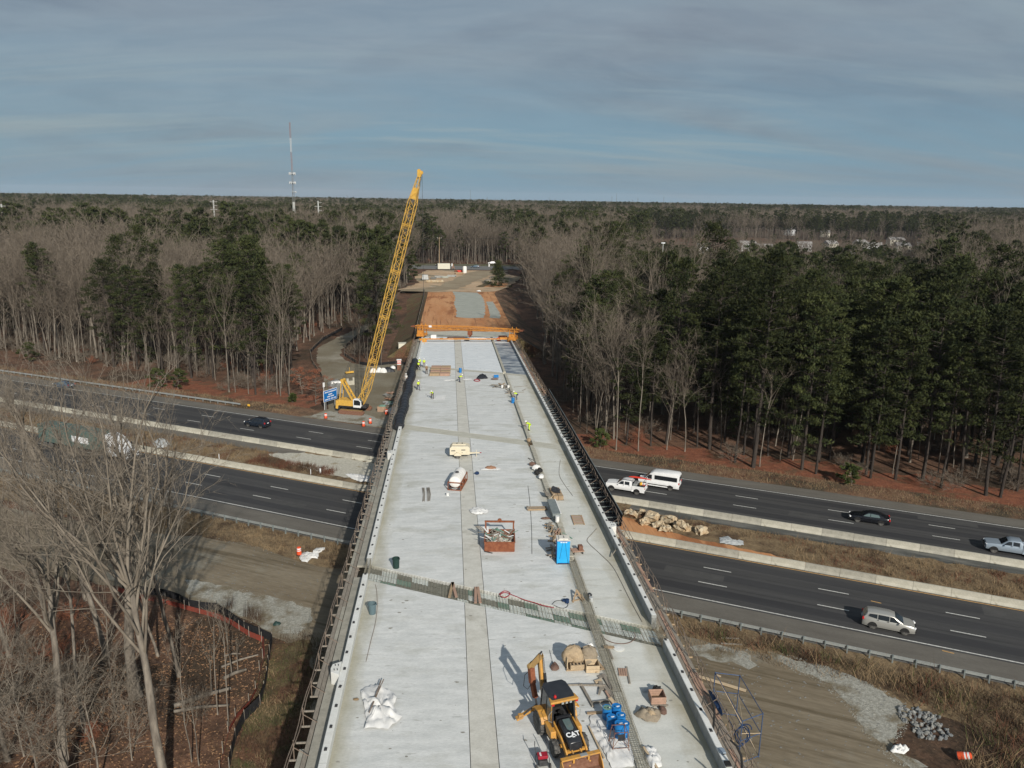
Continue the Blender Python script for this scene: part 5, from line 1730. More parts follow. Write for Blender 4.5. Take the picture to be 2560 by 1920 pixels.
def traffic_drum():
    t = thing('traffic_drum', 'x', 'traffic drum', (0, 0, 0))
    MB().lathe([(.36, 0), (.36, .06), (.3, .08)], n=16).obj('base', 'rubber', t, smooth=True)
    pr = [(.285, .08), (.28, .3), (.265, .55), (.25, .8), (.235, .95), (.16, 1.0), (.05, 1.02)]
    MB().lathe(pr, n=16).obj('body', 'drum_orange', t, smooth=True)
    for z in (.22, .50, .74):
        MB().lathe([(.29 - z * .045, z), (.29 - (z + .13) * .045, z + .13)], n=16).obj('reflective_band', 'sign_white', t, smooth=True)
    return t
td = traffic_drum()
for k, (p, lab) in enumerate(((at(814.5, 1046), 'orange traffic drum in front of the blue sign'), (at(909, 1066), 'orange traffic drum at the pavement edge in front of the crane tracks'), (at(925.7, 1059), 'orange traffic drum just right of the one at the pavement edge'), (at(966, 1036), 'orange traffic drum beside the wooden crate near the overpass'), (at(748, 1387), 'orange traffic drum by the white tarp on the near verge'))):
    if k == 0:
        td.location = p
        td['label'] = lab
    else:
        dup(td, p, .3 * k, lab)
o = dup(td, at(2390, 1897) + Vector((0, 0, .3)), 1.0, 'orange traffic drum lying in the scrub at the bottom right')
o.rotation_euler = (R(70), 0, 1.)
# blue sign
t = thing('road_sign', 'blue information sign with four lines of white lettering beside the crane', 'sign', at(827, 1020), R(57))
t.scale = (1.3, 1, .86)
for x in (-1.0, 1.0):
    MB().box((x, .06, 2.2), (.09, .09, 4.6)).obj('post', 'galv', t)
MB().box((0, 0, 3.1), (3.0, .05, 2.6)).obj('border', 'sign_white', t, bevel=.02)
MB().box((0, -.03, 3.1), (2.84, .02, 2.44)).obj('face', 'sign_blue', t)
g = random.Random(4)
for z, words in ((3.92, (-1.2, -.42, -.28, 1.2)), (3.32, (-.45, .38)), (2.82, (-.72, -.15, .03, .72)), (2.26, (-1.2, -.62, -.48, -.12, .12, .62, .78, 1.12))):
    for i in range(0, len(words), 2):
        b = MB()
        x = words[i]
        while x < words[i + 1]:
            b.box((x + .045, -.05, z + g.uniform(-.01, .01)), (.075, .012, g.choice((.24, .26, .22))))
            x += .105
        b.obj('lettering', 'sign_white', t)
tag(MB().box((-1.6, .1, 5.0), (.5, .04, .9)).box((-1.6, .14, 2.4), (.06, .06, 5.0)).obj('small_sign', 'sign_white'), 'small pale sign standing behind the top left corner of the blue sign', 'sign')
bpy.data.objects['small_sign'].location = t.location
bpy.data.objects['small_sign'].rotation_euler = t.rotation_euler
# median things
g = random.Random(12)
chunks = ((1578, 1292, .95, 'rubble', 'upright pale slab of broken concrete at the left end of the rubble row'), (1603, 1286, .8, 'rubble', 'brown boulder behind the upright slab'), (1610, 1312, .9, 'rubble', 'pipe-shaped piece of broken concrete in the front of the rubble row'), (1628, 1300, 1.0, 'rubble', 'steep grey slab leaning over the pipe-shaped piece'),
          (1645, 1318, .75, 'rubble', 'orange-stained block right of the pipe-shaped piece'), (1662, 1326, .8, 'rubble', 'rounded brown boulder in the middle of the rubble row'), (1640, 1298, .7, 'rubble', 'flat slab resting on top of the middle rubble'), (1672, 1308, 1.0, 'rubble', 'long pale slab lying across the rubble row'),
          (1675, 1330, .4, 'rubble', 'small round stone with a dark hole in front of the rubble row'), (1705, 1325, 1.15, 'rubble', 'largest pale slab with brown stains towards the right end of the rubble row'), (1690, 1316, .6, 'rubble', 'block wedged behind the largest pale slab'), (1752, 1334, .9, 'rubble', 'last pale slab lying apart at the right end of the rubble row'))
for k, (px, py, s, m, lab) in enumerate(chunks):
    p = at(px, py)
    s *= 1.22
    b = MB().box((0, 0, s * .42), (s * g.uniform(1.0, 1.9), s * g.uniform(.7, 1.2), s * g.uniform(.35, .8)), rz=g.uniform(-1.2, 1.2), rx=g.uniform(-.8, .8), ry=g.uniform(-.6, .6), tp=g.uniform(.5, .95))
    me = b.mesh('concrete_rubble', m)
    bm = bmesh.new()
    bm.from_mesh(me)
    bmesh.ops.subdivide_edges(bm, edges=bm.edges, cuts=3, use_grid_fill=True)
    cen = sum((v.co for v in bm.verts), Vector()) / len(bm.verts)
    for v in bm.verts:
        d = (v.co - cen)
        v.co = cen + d * (.82 + .18 * (s * .8 / max(.2, d.length)) ** .5) + Vector((g.uniform(-1, 1), g.uniform(-1, 1), g.uniform(-1, 1))) * s * .13
    bmesh.ops.recalc_face_normals(bm, faces=bm.faces)
    bm.to_mesh(me)
    bm.free()
    o = link(me, 'concrete_rubble')
    o.location = p
    tag(o, lab, 'concrete block', 'broken concrete blocks on the median')
def cloth(name, pts, hgt, m, label, cat, nz=.1, n=14, sd=0, z=0., thick=True, fold=3.):
    """crumpled sheet over an outline; pts in world xy around"""
    c = sum((Vector(p[:2]) for p in pts), Vector((0, 0))) / len(pts)
    g = np.random.RandomState(sd)
    P = rag(pts, .05, .18, sd)
    b = MB()
    rings = 7
    V = []
    for j in range(rings + 1):
        f = 1 - j / rings
        for p in P:
            q = c + (Vector(p[:2]) - c) * f
            a = math.sin(q.x * fold * 2.1 + sd) * math.cos(q.y * fold * 1.7 + sd * 2) + .6 * math.sin((q.x + q.y) * fold * 3.3)
            hz = (hgt * (1 - f ** 2.2)) + nz * abs(a) * (1 if f > .12 else .6) * (1 if j else .35) + g.rand() * nz * .35
            V.append((q.x, q.y, (dz(q.y) if z is None else z) + .02 + hz))
    k = len(P)
    F = [(j * k + i, j * k + (i + 1) % k, (j + 1) * k + (i + 1) % k, (j + 1) * k + i) for j in range(rings) for i in range(k)]
    b.add(V, F)
    o = b.obj(name, m, smooth=True, fix=False)
    return tag(o, label, cat)
def around(p, rx, ry, n=10, sd=0, rz=0.):
    g = random.Random(sd)
    return [(p.x + math.cos(rz) * rx * k * math.cos(a) - math.sin(rz) * ry * k * math.sin(a), p.y + math.sin(rz) * rx * k * math.cos(a) + math.cos(rz) * ry * k * math.sin(a)) for a, k in [(2 * PI * i / n, g.uniform(.75, 1.15)) for i in range(n)]]
cloth('plastic_sheet', [at(*q) for q in ((1798, 1345), (1818, 1342), (1835, 1352), (1858, 1354), (1859, 1364), (1835, 1364), (1800, 1358))], .15, 'tarp_grey', 'crumpled clear plastic sheet on the median right of the rubble', 'plastic sheet', .12, sd=3)
cloth('white_sheet', [at(*q) for q in ((862, 1186), (895, 1186), (925, 1192), (920, 1204), (900, 1205), (880, 1198))], .15, 'tarp_white', 'white plastic sheet on the median gravel close to the overpass', 'plastic sheet', .12, sd=4)
cloth('white_sheet', [c4(*q) for q in ((1065, 255), (1090, 220), (1130, 240), (1165, 215), (1180, 190), (1240, 188), (1235, 200), (1195, 225), (1190, 262), (1150, 258), (1120, 285), (1080, 278))], .2, 'tarp_white', 'twisted white tarp on the near verge beside a traffic drum', 'tarp', .12, sd=5)
cloth('white_bag', around(at(2246, 1878), .8, .45, 9, 6), .12, 'tarp_white', 'white plastic bag on the gravel at the bottom right', 'bag', .28, sd=6, fold=3.5)
cloth('grey_sheet', [at(*q) for q in ((382, 1110), (398, 1098), (418, 1103), (428, 1113), (412, 1120), (390, 1120))], .7, 'tarp_grey', 'grey heap under plastic on the median, seen through bare branches', 'heap', .15, sd=7)
cloth('green_sack', around(c4(915, 700), .45, .3, 9, 8), .2, 'bin_green', 'small dark green sack at the corner of the gravel by the silt fence', 'sack', .1, sd=8)
for k, (px, py, lab, m) in enumerate(((777, 1186, 'slim white marker post behind the near barrier, left one', 'sign_white'), (801, 1184, 'short white pipe stub behind the near barrier, right one', 'sign_white'), (548, 1147, 'white delineator on the near barrier seen between branches', 'sign_white'))):
    p = at(px, py)
    tag(MB().cyl(p, p + Vector((0, 0, .8)), .12 if k == 1 else .05, n=8).obj('marker_post', m), lab, 'post')
p = at(1730, 1282)
cloth('red_rag', around(p, .8, .3, 8, 9), .1, 'rag_brown', 'dark red rag beside the wet strip under the far barrier', 'rag', .06, sd=9)
for k, (px, py, s) in enumerate(((1726, 1280, .2), (1736, 1277, .25), (1749, 1282, .2))):
    tag(MB().ball(at(px, py, .12), (s, s * .8, s * .7), 8, 5, .15, k).obj('foam_cup', 'tarp_white', smooth=True), ('white scrap left of the red rag on the median', 'largest white scrap on the red rag on the median', 'white scrap right of the red rag on the median')[k], 'litter')
tag(MB().beam(at(1746.6, 1690.5, .12), at(1865, 1726.7, .12), .32, .06).obj('long_plank', 'wood_pale'), 'long pale plank lying on the dirt right of the overpass', 'plank')
for k, (a, b_, lab) in enumerate(((c7(262, 246), c7(380, 252), 'upper thin board at the edge of the right dirt yard'), (c7(262, 282), c7(400, 290), 'lower thin board at the edge of the right dirt yard'), (c7(232, 485), c7(262, 496), 'short pale scrap of wood above the long plank'))):
    tag(MB().beam(a + Vector((0, 0, .06)), b_ + Vector((0, 0, .06)), .18, .05).obj('board', 'wood_grey' if k < 2 else 'wood_pale'), lab, 'board')
# riprap at the right
gg = random.Random(31)
rip = [c7(*q) for q in ((1390, 690), (1470, 680), (1580, 715), (1660, 750), (1690, 810), (1770, 870), (1660, 905), (1540, 890), (1470, 810), (1410, 760))]
poly = [(q.x, q.y) for q in rip]
n_ = 0
rocks = []
for i in range(3):
    b = MB().ball((0, 0, .12), (.30, .24, .2), 7, 5, .18, i)
    rocks.append((b.mesh('riprap_stone', 'stone_grey'), b.mesh('riprap_stone', 'stone_white')))
t = thing('riprap_pile', 'heap of grey and white riprap stones in the scrub at the right', 'stone pile', rip[4])
while n_ < 210:
    x, y = gg.uniform(36, 41), gg.uniform(48, 54.5)
    if inside(np.array([x]), np.array([y]), poly)[0]:
        o = link(gg.choice(rocks)[gg.random() < .45], 'stone', t)
        o.location = Vector((x, y, gg.uniform(-.03, .08))) - rip[4]
        o.rotation_euler = (gg.uniform(0, 3), gg.uniform(0, 3), gg.uniform(0, 6))
        s = gg.uniform(.25, .8)
        o.scale = (s, s, s * .8)
        n_ += 1
# silt fence and orange fence
def fence(name, label, pts, h, m, post, lean=0.):
    t = thing(name, label, 'fence', pts[0])
    P = []
    for a, b_ in zip(pts[:-1], pts[1:]):
        k = max(1, int((b_ - a).length / 1.6))
        for j in range(k):
            P.append(a.lerp(b_, j / k))
    P.append(pts[-1])
    o0 = Vector(pts[0])
    g = random.Random(len(P))
    b = MB()
    V = []
    for i, p in enumerate(P):
        q = p - o0
        s = Vector((g.uniform(-.05, .05), g.uniform(-.05, .05), 0))
        V += [q, q + Vector((lean, 0, h * g.uniform(.9, 1.05))) + s, q + Vector((.025, 0, 0)), q + Vector((.025 + lean, 0, h * .97)) + s]
        d = link(post, 'post', t)
        d.location = q
    F = []
    for i in range(len(P) - 1):
        a = i * 4
        F += [(a, a + 4, a + 5, a + 1), (a + 2, a + 3, a + 7, a + 6), (a + 1, a + 5, a + 7, a + 3)]
    b.add(V, F)
    b.obj('fabric', m, t, fix=False)
    return t
pm = MB().box((0, 0, .5), (.05, .05, 1.1)).mesh('post', 'wood_grey')
S_ = [c4(*p) for p in ((-120, 470), (60, 500), (170, 510), (270, 545), (330, 580), (400, 600), (510, 602), (600, 660), (700, 735), (800, 775), (885, 812), (868, 900), (850, 1050), (832, 1150), (805, 1240), (700, 1345), (640, 1470), (612, 1590), (598, 1670))]
fence('silt_fence', 'black silt fence winding round the leafy ground lower left', S_, .85, 'fabric_black', pm)
O_ = [c4(*p) for p in ((-150, 480), (20, 530), (170, 560), (300, 598), (400, 625), (510, 655), (600, 695), (730, 778), (815, 815), (822, 930), (800, 1010), (775, 1150), (730, 1235), (640, 1335), (590, 1425), (555, 1560), (535, 1690))]
fence('orange_fence', 'sagging orange safety fence just inside the black silt fence', O_, .5, 'safety_orange', pm, .12)
S_ = [Vector((-9.2, 199, 5.6)), Vector((-9.2, 215, 5.3)), Vector((-9.4, 240, 4.9)), Vector((-9.5, 270, 4.6)), Vector((-9.8, 300, 4.3)), Vector((-10.5, 318, 3.8))]
fence('silt_fence', 'black silt fence along the left edge of the orange fill', S_, .9, 'fabric_black', pm)
S_ = [Vector((-22, 172, 0)), Vector((-24.5, 184, 0)), Vector((-23.5, 191, 0)), Vector((-27.5, 200, 0)), Vector((-28.6, 210, 0)), Vector((-27.4, 224, .3)), Vector((-24, 240, .5))]
fence('silt_fence', 'black silt fence on the inside of the curling dirt lane', S_[2:], .8, 'fabric_black', pm)
S_ = [Vector((-29, 174, 0)), Vector((-34, 190, 0)), Vector((-37, 204, 0)), Vector((-36.5, 222, .2)), Vector((-33, 238, .6))]
fence('silt_fence', 'black silt fence on the outside of the curling dirt lane', S_, .8, 'fabric_black', pm)
S_ = [Vector((-10.6, 189, 0)), Vector((-13.5, 190.5, 0)), Vector((-17, 188.5, 0)), Vector((-20, 188.2, 0)), Vector((-22.5, 189.5, 0))]
fence('silt_fence', 'low black silt fence across the back of the crane yard', S_, .7, 'fabric_black', pm)
# ------------------------------------------------------------------ crane
AZ = math.atan2(-.30, .95)
CF = Vector((-18.3, 145.6, 0))
KS = .80
t = thing('crawler_crane', 'yellow crawler crane with a tall lattice boom standing left of the overpass', 'crane', CF, AZ)
t.scale = (KS, KS, KS)
# local: +X towards the boom
for s in (-1, 1):
    pr = [(-3.3, .55), (-3.0, .12), (-2.6, 0), (2.6, 0), (3.0, .12), (3.3, .55), (3.0, .95), (2.6, 1.05), (-2.6, 1.05), (-3.0, .95)]
    tk = MB().prism(pr, s * 2.35 - .4, s * 2.35 + .4, 'Y').obj('crawler_track', 'rust_brown', t, bevel=.03)
    sm = MB().box((0, 0, 0), (.14, .86, .07)).mesh('track_shoe', 'cat_dirty')
    for i in range(22):
        for z in (1.07, ):
            o = link(sm, 'track_shoe', tk)
            o.location = (-2.7 + i * .257, s * 2.35, z)
    MB().box((0, s * (2.35 - .42 * 1), .55), (4.2, .06, .5)).obj('side_frame', 'dark_steel', t)
MB().box((0, 0, .75), (2.2, 4.4, .6)).obj('carbody', 'dark_steel', t, bevel=.05)
MB().cyl((0, 0, 1.0), (0, 0, 1.35), 1.0, n=20).obj('slew_ring', 'dark_steel', t)
MB().box((-.9, 0, 1.55), (6.0, 2.9, .45)).obj('deck_frame', 'black_paint', t, bevel=.04)
MB().prism([(-4.0, 1.75), (-.0, 1.75), (-.0, 3.0), (-3.2, 3.15), (-3.9, 3.0)], -1.45, 1.45, 'Y').obj('engine_housing', 'crane_yellow', t, bevel=.06)
MB().prism([(-4.45, .95), (-3.9, .85), (-3.7, 1.75), (-4.0, 3.05), (-4.35, 2.9)], -1.5, 1.5, 'Y').obj('counterweight', 'crane_yellow', t, bevel=.05)
MB().prism([(-4.6, .8), (-3.6, .75), (-3.4, 1.35), (-4.3, 1.5)], -1.4, 1.4, 'Y').obj('lower_weight', 'dark_steel', t, bevel=.05)
cb = MB().prism([(.1, 1.5), (2.0, 1.5), (2.25, 2.1), (2.15, 3.0), (1.6, 3.55), (.3, 3.6), (.1, 3.3)], -1.5, -.45, 'Y').obj('cab', 'white_paint', t, bevel=.06)
MB().add([(.30, -1.515, 2.1), (1.95, -1.515, 2.1), (2.0, -1.515, 2.95), (1.55, -1.515, 3.35), (.35, -1.515, 3.35)], [(0, 1, 2, 3, 4)]).obj('cab_window', 'glass_dark', cb)
MB().add([(2.27, -1.4, 2.1), (2.27, -.55, 2.1), (2.16, -.55, 3.02), (2.16, -1.4, 3.02)], [(0, 1, 2, 3)]).obj('windscreen', 'glass_dark', cb)
MB().add([(2.14, -1.4, 3.06), (2.14, -.55, 3.06), (1.63, -.55, 3.56), (1.63, -1.4, 3.56)], [(0, 1, 2, 3)]).obj('roof_window', 'glass_green', cb)
MB().box((2.2, .3, 1.6), (1.6, 1.9, .7)).obj('winch_box', 'dark_steel', t, bevel=.05)
foot = Vector((1.75, .35, 2.0))
tip_w = None
r_ = ray(1050, 430)
# place the head on its line of sight at the chosen reach
dirw = Vector((math.cos(AZ), math.sin(AZ), 0))
best = None
for i in range(400):
    s = 5 + i * .05
    P = CF + dirw * s + Vector((-math.sin(AZ), math.cos(AZ), 0)) * .28
    k = P.y / r_[1]
    e = abs(r_[0] * k - P.x)
    if best is None or e < best[0]:
        best = (e, s, ZC + r_[2] * k)
TIP = Vector((best[1] / KS, .35, best[2] / KS))
bl = (TIP - foot).length
bd = (TIP - foot).normalized()
bn = Vector((-bd.z, 0, bd.x))
def bpt(s, a, b_):
    """point on the boom: s along, a across (Y), b_ in the boom's depth"""
    return foot + bd * s + Vector((0, 1, 0)) * a + bn * b_
def bw(s):
    return .25 + .60 * min(1, s / 4.0) if s < bl - 7 else .25 + .60 * max(0, (bl - 1 - s) / 6.0)
st_ = list(np.linspace(0, bl - 1, 34))
for a in (-1, 1):
    for c in (-1, 1):
        MB().tube([bpt(s, a * bw(s), c * bw(s)) for s in (0, 4, bl - 7, bl - 1)], .085, 6).obj('boom_chord', 'crane_yellow', t, smooth=True)
b = MB()
for i in range(len(st_) - 1):
    s0, s1 = st_[i], st_[i + 1]
    w0, w1 = bw(s0), bw(s1)
    f = 1 if i % 2 else -1
    for (p0, p1) in (((f * w0, w0), (-f * w1, w1)), ((-f * w0, -w0), (f * w1, -w1)), ((w0, f * w0), (w1, -f * w1)), ((-w0, -f * w0), (-w1, f * w1))):
        b.tube([bpt(s0, *p0), bpt(s1, *p1)], .042, 4, False)
    if i % 2 == 0:
        q = [(-w0, -w0), (w0, -w0), (w0, w0), (-w0, w0)]
        for j in range(4):
            b.tube([bpt(s0, *q[j]), bpt(s0, *q[(j + 1) % 4])], .035, 4, False)
for k in (11, 22, 33, 44):
    if k < bl - 6:
        for d in (0, .35):
            q = [(-.86, -.86), (.86, -.86), (.86, .86), (-.86, .86)]
            for j in range(4):
                b.tube([bpt(k + d, *q[j]), bpt(k + d, *q[(j + 1) % 4])], .06, 4, False)
o = b.obj('boom_lacing', 'crane_yellow', t)
o['kind'] = 'stuff'
for sd in (-1, 1):
    b = MB().add([bpt(bl - 6, sd * .6, -.6), bpt(bl - 6, sd * .6, .6), bpt(bl - 3.6, sd * .5, .5), bpt(bl - 3.6, sd * .5, -.5)], [(0, 1, 2, 3)])
    b.obj('gusset_plate', 'crane_yellow', t)
hd_ = MB().prism([(-.35, -.5), (.35, -.5), (.5, .3), (.25, .9), (-.3, .8), (-.5, .2)], -.32, .32, 'Y')
o = hd_.obj('boom_head', 'crane_yellow', t, bevel=.03)
o.location = bpt(bl - .6, 0, 0)
for z, x in ((.45, .45), (.8, -.1)):
    MB().lathe([(.42, -.1), (.42, .1)], (x + o.location.x, o.location.y, z + o.location.z), 16, 'Y').obj('sheave', 'crane_yellow', t, smooth=True)
# back stay gantry, jib strut and ropes
for s in (-.9, .9):
    MB().beam((-.2, s, 3.0), (-2.9, s * .8, 7.6), .30, .34).obj('gantry_leg', 'crane_yellow', t)
    MB().beam((-3.6, s, 3.0), (-3.0, s * .8, 7.5), .18).obj('gantry_strut', 'crane_yellow', t)
    MB().beam((.6, s * .7, 3.0), bpt(8.2, s * .6, -.9), .14).obj('backstop', 'crane_yellow', t)
for z in (0.15, .35, .55, .75, .95):
    p = Vector((-.2, 0, 3.0)).lerp(Vector((-2.9, 0, 7.6)), z)
    MB().box(p, (.4, 1.7, .16)).obj('gantry_rung', 'crane_yellow', t)
MB().lathe([(.4, -.7), (.4, .7)], (-2.95, 0, 7.7), 14, 'Y').obj('gantry_sheave', 'crane_yellow', t, smooth=True)
for s in (-.5, .5):
    MB().tube([Vector((-2.95, s, 7.9)), bpt(bl - 5, s * .6, -.75), bpt(bl - 1, s * .5, -.6)], .03, 4, False).obj('pendant_rope', 'dark_steel', t, fix=False)
hp = TIP + Vector((.45, 0, -.2))
MB().tube([hp, Vector((hp.x, hp.y, 19))], .035, 4, False).obj('hoist_rope', 'dark_steel', t, fix=False)
MB().box((hp.x, hp.y, 18.6), (.3, .22, .9)).box((hp.x, hp.y, 17.9), (.12, .12, .5)).obj('hook_block', 'crane_yellow', t, bevel=.04)
print('boom', bl, TIP, foot)
# ------------------------------------------------------------------ crane yard
tag(MB().box(at(1010, 889) + Vector((0, 0, 1.6)), (3.0, 2.3, 3.6), rz=.15, tp=.97).obj('storage_box', 'beige_box', bevel=.05), 'pale tall storage container close to the left side of the overpass', 'container')
for k, (px, py, m, lab) in enumerate(((933, 931, 'tarp_white', 'first white wrapped bale from the left behind the crane boom'), (949, 930, 'tarp_white', 'second white wrapped bale from the left behind the crane boom'), (958, 931, 'tarp_white', 'third white wrapped bale beside the black sheeting'), (982, 921, 'tarp_white', 'small white heap right of the black sheeting'))):
    cloth('wrapped_bale', around(at(px, py), .95 if k < 3 else 1.0, .75, 10, k), 1.05 if k < 3 else .6, m, lab, 'bale', .06, sd=k)
cloth('black_sheeting', around(at(971, 929), 1.9, 1.0, 11, 4), .95, 'poly_black', 'black plastic sheeting heaped between the white bales', 'sheeting', .15, sd=4)
p = at(998, 925)
t = thing('site_cabinet', 'tall rust-brown cabinet with white and orange bands by the overpass edge', 'cabinet', p, .1)
MB().box((0, 0, .7), (1.0, .8, 1.4)).obj('lower_box', 'rust_brown', t, bevel=.03)
for i, (z, m) in enumerate(((1.5, 'sign_white'), (1.78, 'drum_orange'), (2.05, 'sign_white'), (2.3, 'drum_orange'))):
    MB().box((0, 0, z), (.9, .7, .24)).obj('band', m, t)
MB().box((0, 0, 2.52), (1.15, .9, .2)).obj('cap', 'sign_white', t, bevel=.04)
p = at(874, 935)
tag(MB().box(p + Vector((0, 0, .45)), (2.0, .5, .4), rz=.5).box(p + Vector((0, 0, 1.1)), (.12, .12, 1.0)).obj('yellow_spreader', 'crane_yellow', bevel=.05), 'small yellow steel bar on the ground behind the crane', 'steel bar')
t = thing('concrete_block', 'pale wall-like concrete block behind the crane gantry', 'concrete block', at(876, 962), .3)
MB().prism([(-1.4, 0), (1.4, 0), (1.4, 2.6), (.8, 2.6), (.8, 1.5), (-.6, 1.5), (-.6, 2.4), (-1.4, 2.4)], -.3, .3, 'Y').obj('block', 'old_concrete', t, bevel=.03)
t.scale = (.62, .8, .62)
t = thing('white_trailer', 'small white trailer with rounded cover behind the blue sign', 'trailer', at(840, 968), .4)
MB().box((0, 0, .9), (2.2, 1.3, .9)).obj('cover', 'tank_white', t, bevel=.3)
for s in (-1, 1):
    wheel_parts(t, s * .85, 0, .35, .22)
cloth('rubble_heap', [at(*q) for q in ((818, 960), (840, 950), (862, 962), (858, 985), (835, 990), (822, 978))], .8, 'stone_white', 'broken pale stone heap behind the blue sign', 'stone heap', .35, sd=13, fold=2)
p = at(956, 1028)
t = thing('wooden_crate', 'open wooden crate full of green netting at the overpass foot', 'crate', p, -.2)
MB().box((0, 0, .5), (1.7, 1.1, 1.0)).obj('crate_body', 'wood_pink', t, bevel=.02)
for z in (.25, .6, .92):
    MB().box((0, -.57, z), (1.74, .04, .12)).obj('slat', 'wood', t)
MB().ball((0, 0, 1.05), (.75, .45, .22), 12, 6, .15, 2).obj('netting', 'form_green', t)
g = random.Random(17)
for k, (px, py, m) in enumerate(((968, 1000, 'cardboard'), (980, 995, 'wood_grey'), (972, 1010, 'tarp_grey'), (985, 1012, 'form_green'), (975, 985, 'wood_pink'), (965, 990, 'stone_white'))):
    p = at(px, py)
    b = MB()
    for i in range(5):
        b.box(p + Vector((g.uniform(-.8, .8), g.uniform(-.8, .8), .1 + i * .08)), (g.uniform(.8, 2.0), g.uniform(.2, .8), .08), rz=g.uniform(0, 3))
    tag(b.obj('scrap_pile', m), ('brown cardboard scraps in the crane yard', 'grey boards heaped by the crane yard scraps', 'grey plastic scraps just above the crate', 'green netting scrap right of the crate', 'reddish board scraps nearest the cabinet', 'pale stone scraps at the left of the yard heap')[k], 'scrap pile')
cloth('fabric_roll', [at(*q) for q in ((968, 1026), (985, 1020), (996, 1017), (994, 1036), (975, 1036))], .5, 'tarp_grey', 'grey fabric heap beside the drum at the overpass foot', 'fabric heap', .1, sd=21)
# ------------------------------------------------------------------ backhoe loader
BH = DK(6.42, 38.75)
t = thing('backhoe_loader', 'yellow backhoe loader with black roof parked on the deck, bucket towards the viewer', 'backhoe', BH, math.atan2(-.26, -.965))
def bigwheel(x, y, r, w, hubc='cat_dirty'):
    o = MB().lathe([(r * .55, -w / 2), (r * .9, -w / 2), (r * .97, -w * .38), (r * .97, w * .38), (r * .9, w / 2), (r * .55, w / 2)], n=26, axis='X').obj('wheel', 'tyre', t, smooth=True)
    o.location = (x, y, r)
    lg = MB()
    n = 22
    for i in range(n):
        a = i * 2 * PI / n
        s = 1 if i % 2 else -1
        lg.beam((s * w * .02, math.cos(a) * r * .985, math.sin(a) * r * .985), (s * w * .48, math.cos(a + .16) * r * .96, math.sin(a + .16) * r * .96), .07, .07)
    lg.obj('tread', 'tyre', o)
    MB().lathe([(r * .1, w * .25), (r * .25, w * .3), (r * .3, w * .2), (r * .5, w * .2), (r * .56, w * .42), (r * .6, w * .44), (r * .6, -w * .44), (r * .56, -w * .42), (r * .5, -w * .2), (r * .3, -w * .2), (r * .2, -w * .25)], n=20, axis='X').obj('rim', hubc, o, smooth=True)
for s in (-1, 1):
    bigwheel(s * .93, -1.05, .70, .48)
    bigwheel(s * .90, 1.05, .47, .32)
MB().box((0, .1, .72), (.7, 3.6, .35)).obj('chassis', 'cat_dirty', t, bevel=.03)
MB().box((0, 1.05, .5), (1.5, .18, .18)).obj('front_axle', 'cat_yellow', t, bevel=.03)
# bonnet: black top, yellow lower sides, glare on the top painted as a flat green-grey patch
loft([(.35, [(.42, .9), (.46, 1.1), (.42, 1.62), (.34, 1.70), (.001, 1.73)]), (1.0, [(.42, .9), (.45, 1.1), (.41, 1.5), (.33, 1.58), (.001, 1.61)]), (1.75, [(.40, .9), (.43, 1.1), (.40, 1.32), (.32, 1.40), (.001, 1.43)]), (1.95, [(.38, .9), (.40, 1.05), (.36, 1.22), (.28, 1.28), (.001, 1.3)])]).obj('bonnet', 'black_paint', t, smooth=True, bevel=.03)
MB().add([(-.22, .45, 1.738), (.22, .45, 1.738), (.2, 1.15, 1.612), (.09, 1.28, 1.60), (-.09, 1.28, 1.60), (-.2, 1.15, 1.612)], [(0, 1, 2, 3, 4, 5)]).obj('bonnet_glare', 'glass_green', t)
MB().box((0, 1.97, 1.0), (.74, .06, .4)).obj('grille', 'dark_steel', t)
for i in range(5):
    MB().box((0, 2.01, .86 + i * .075), (.66, .03, .03)).obj('grille_bar', 'black_paint', t)
fc = bpy.data.curves.new('lettering', 'FONT')
fc.body = 'CAT'
fc.size = .42
fc.extrude = .006
fc.align_x = 'CENTER'
fc.align_y = 'CENTER'
fc.offset = .012
fc.materials.append(MATS['sign_white'])
fo = bpy.data.objects.new('lettering', fc)
C.objects.link(fo)
fo.parent = t
fo.location = (0, 1.52, 1.505)
fo.rotation_euler = (math.atan2(.22, 1), 0, PI)
bpy.context.view_layer.update()
fm = bpy.data.meshes.new_from_object(fo.evaluated_get(bpy.context.evaluated_depsgraph_get()))
fm.name = 'brand_lettering'
fq = link(fm, 'brand_lettering', t)
fq.location = fo.location
fq.rotation_euler = fo.rotation_euler
bpy.data.objects.remove(fo)
tri = MB().add([(-.10, 1.70, 1.452), (.10, 1.70, 1.452), (0, 1.60, 1.474)], [(0, 1, 2)]).obj('logo_triangle', 'sign_white', t)
for s in (-1, 1):
    MB().prism([(-.05, .72), (.75, .72), (.62, 1.18), (-.35, 1.25)], s * .50, s * .98, 'X').obj('side_tank', 'cat_yellow', t, bevel=.03)
    MB().prism([(-1.95, 1.10), (-1.65, 1.40), (-1.05, 1.52), (-.55, 1.38), (-.32, 1.05), (-.40, 1.0), (-.62, 1.26), (-1.05, 1.42), (-1.6, 1.30), (-1.88, 1.05)], s * .66, s * 1.15, 'X').obj('rear_fender', 'cat_yellow', t, bevel=.02)
    MB().box((s * .78, .30, .62), (.36, .5, .06)).obj('step', 'dark_steel', t)
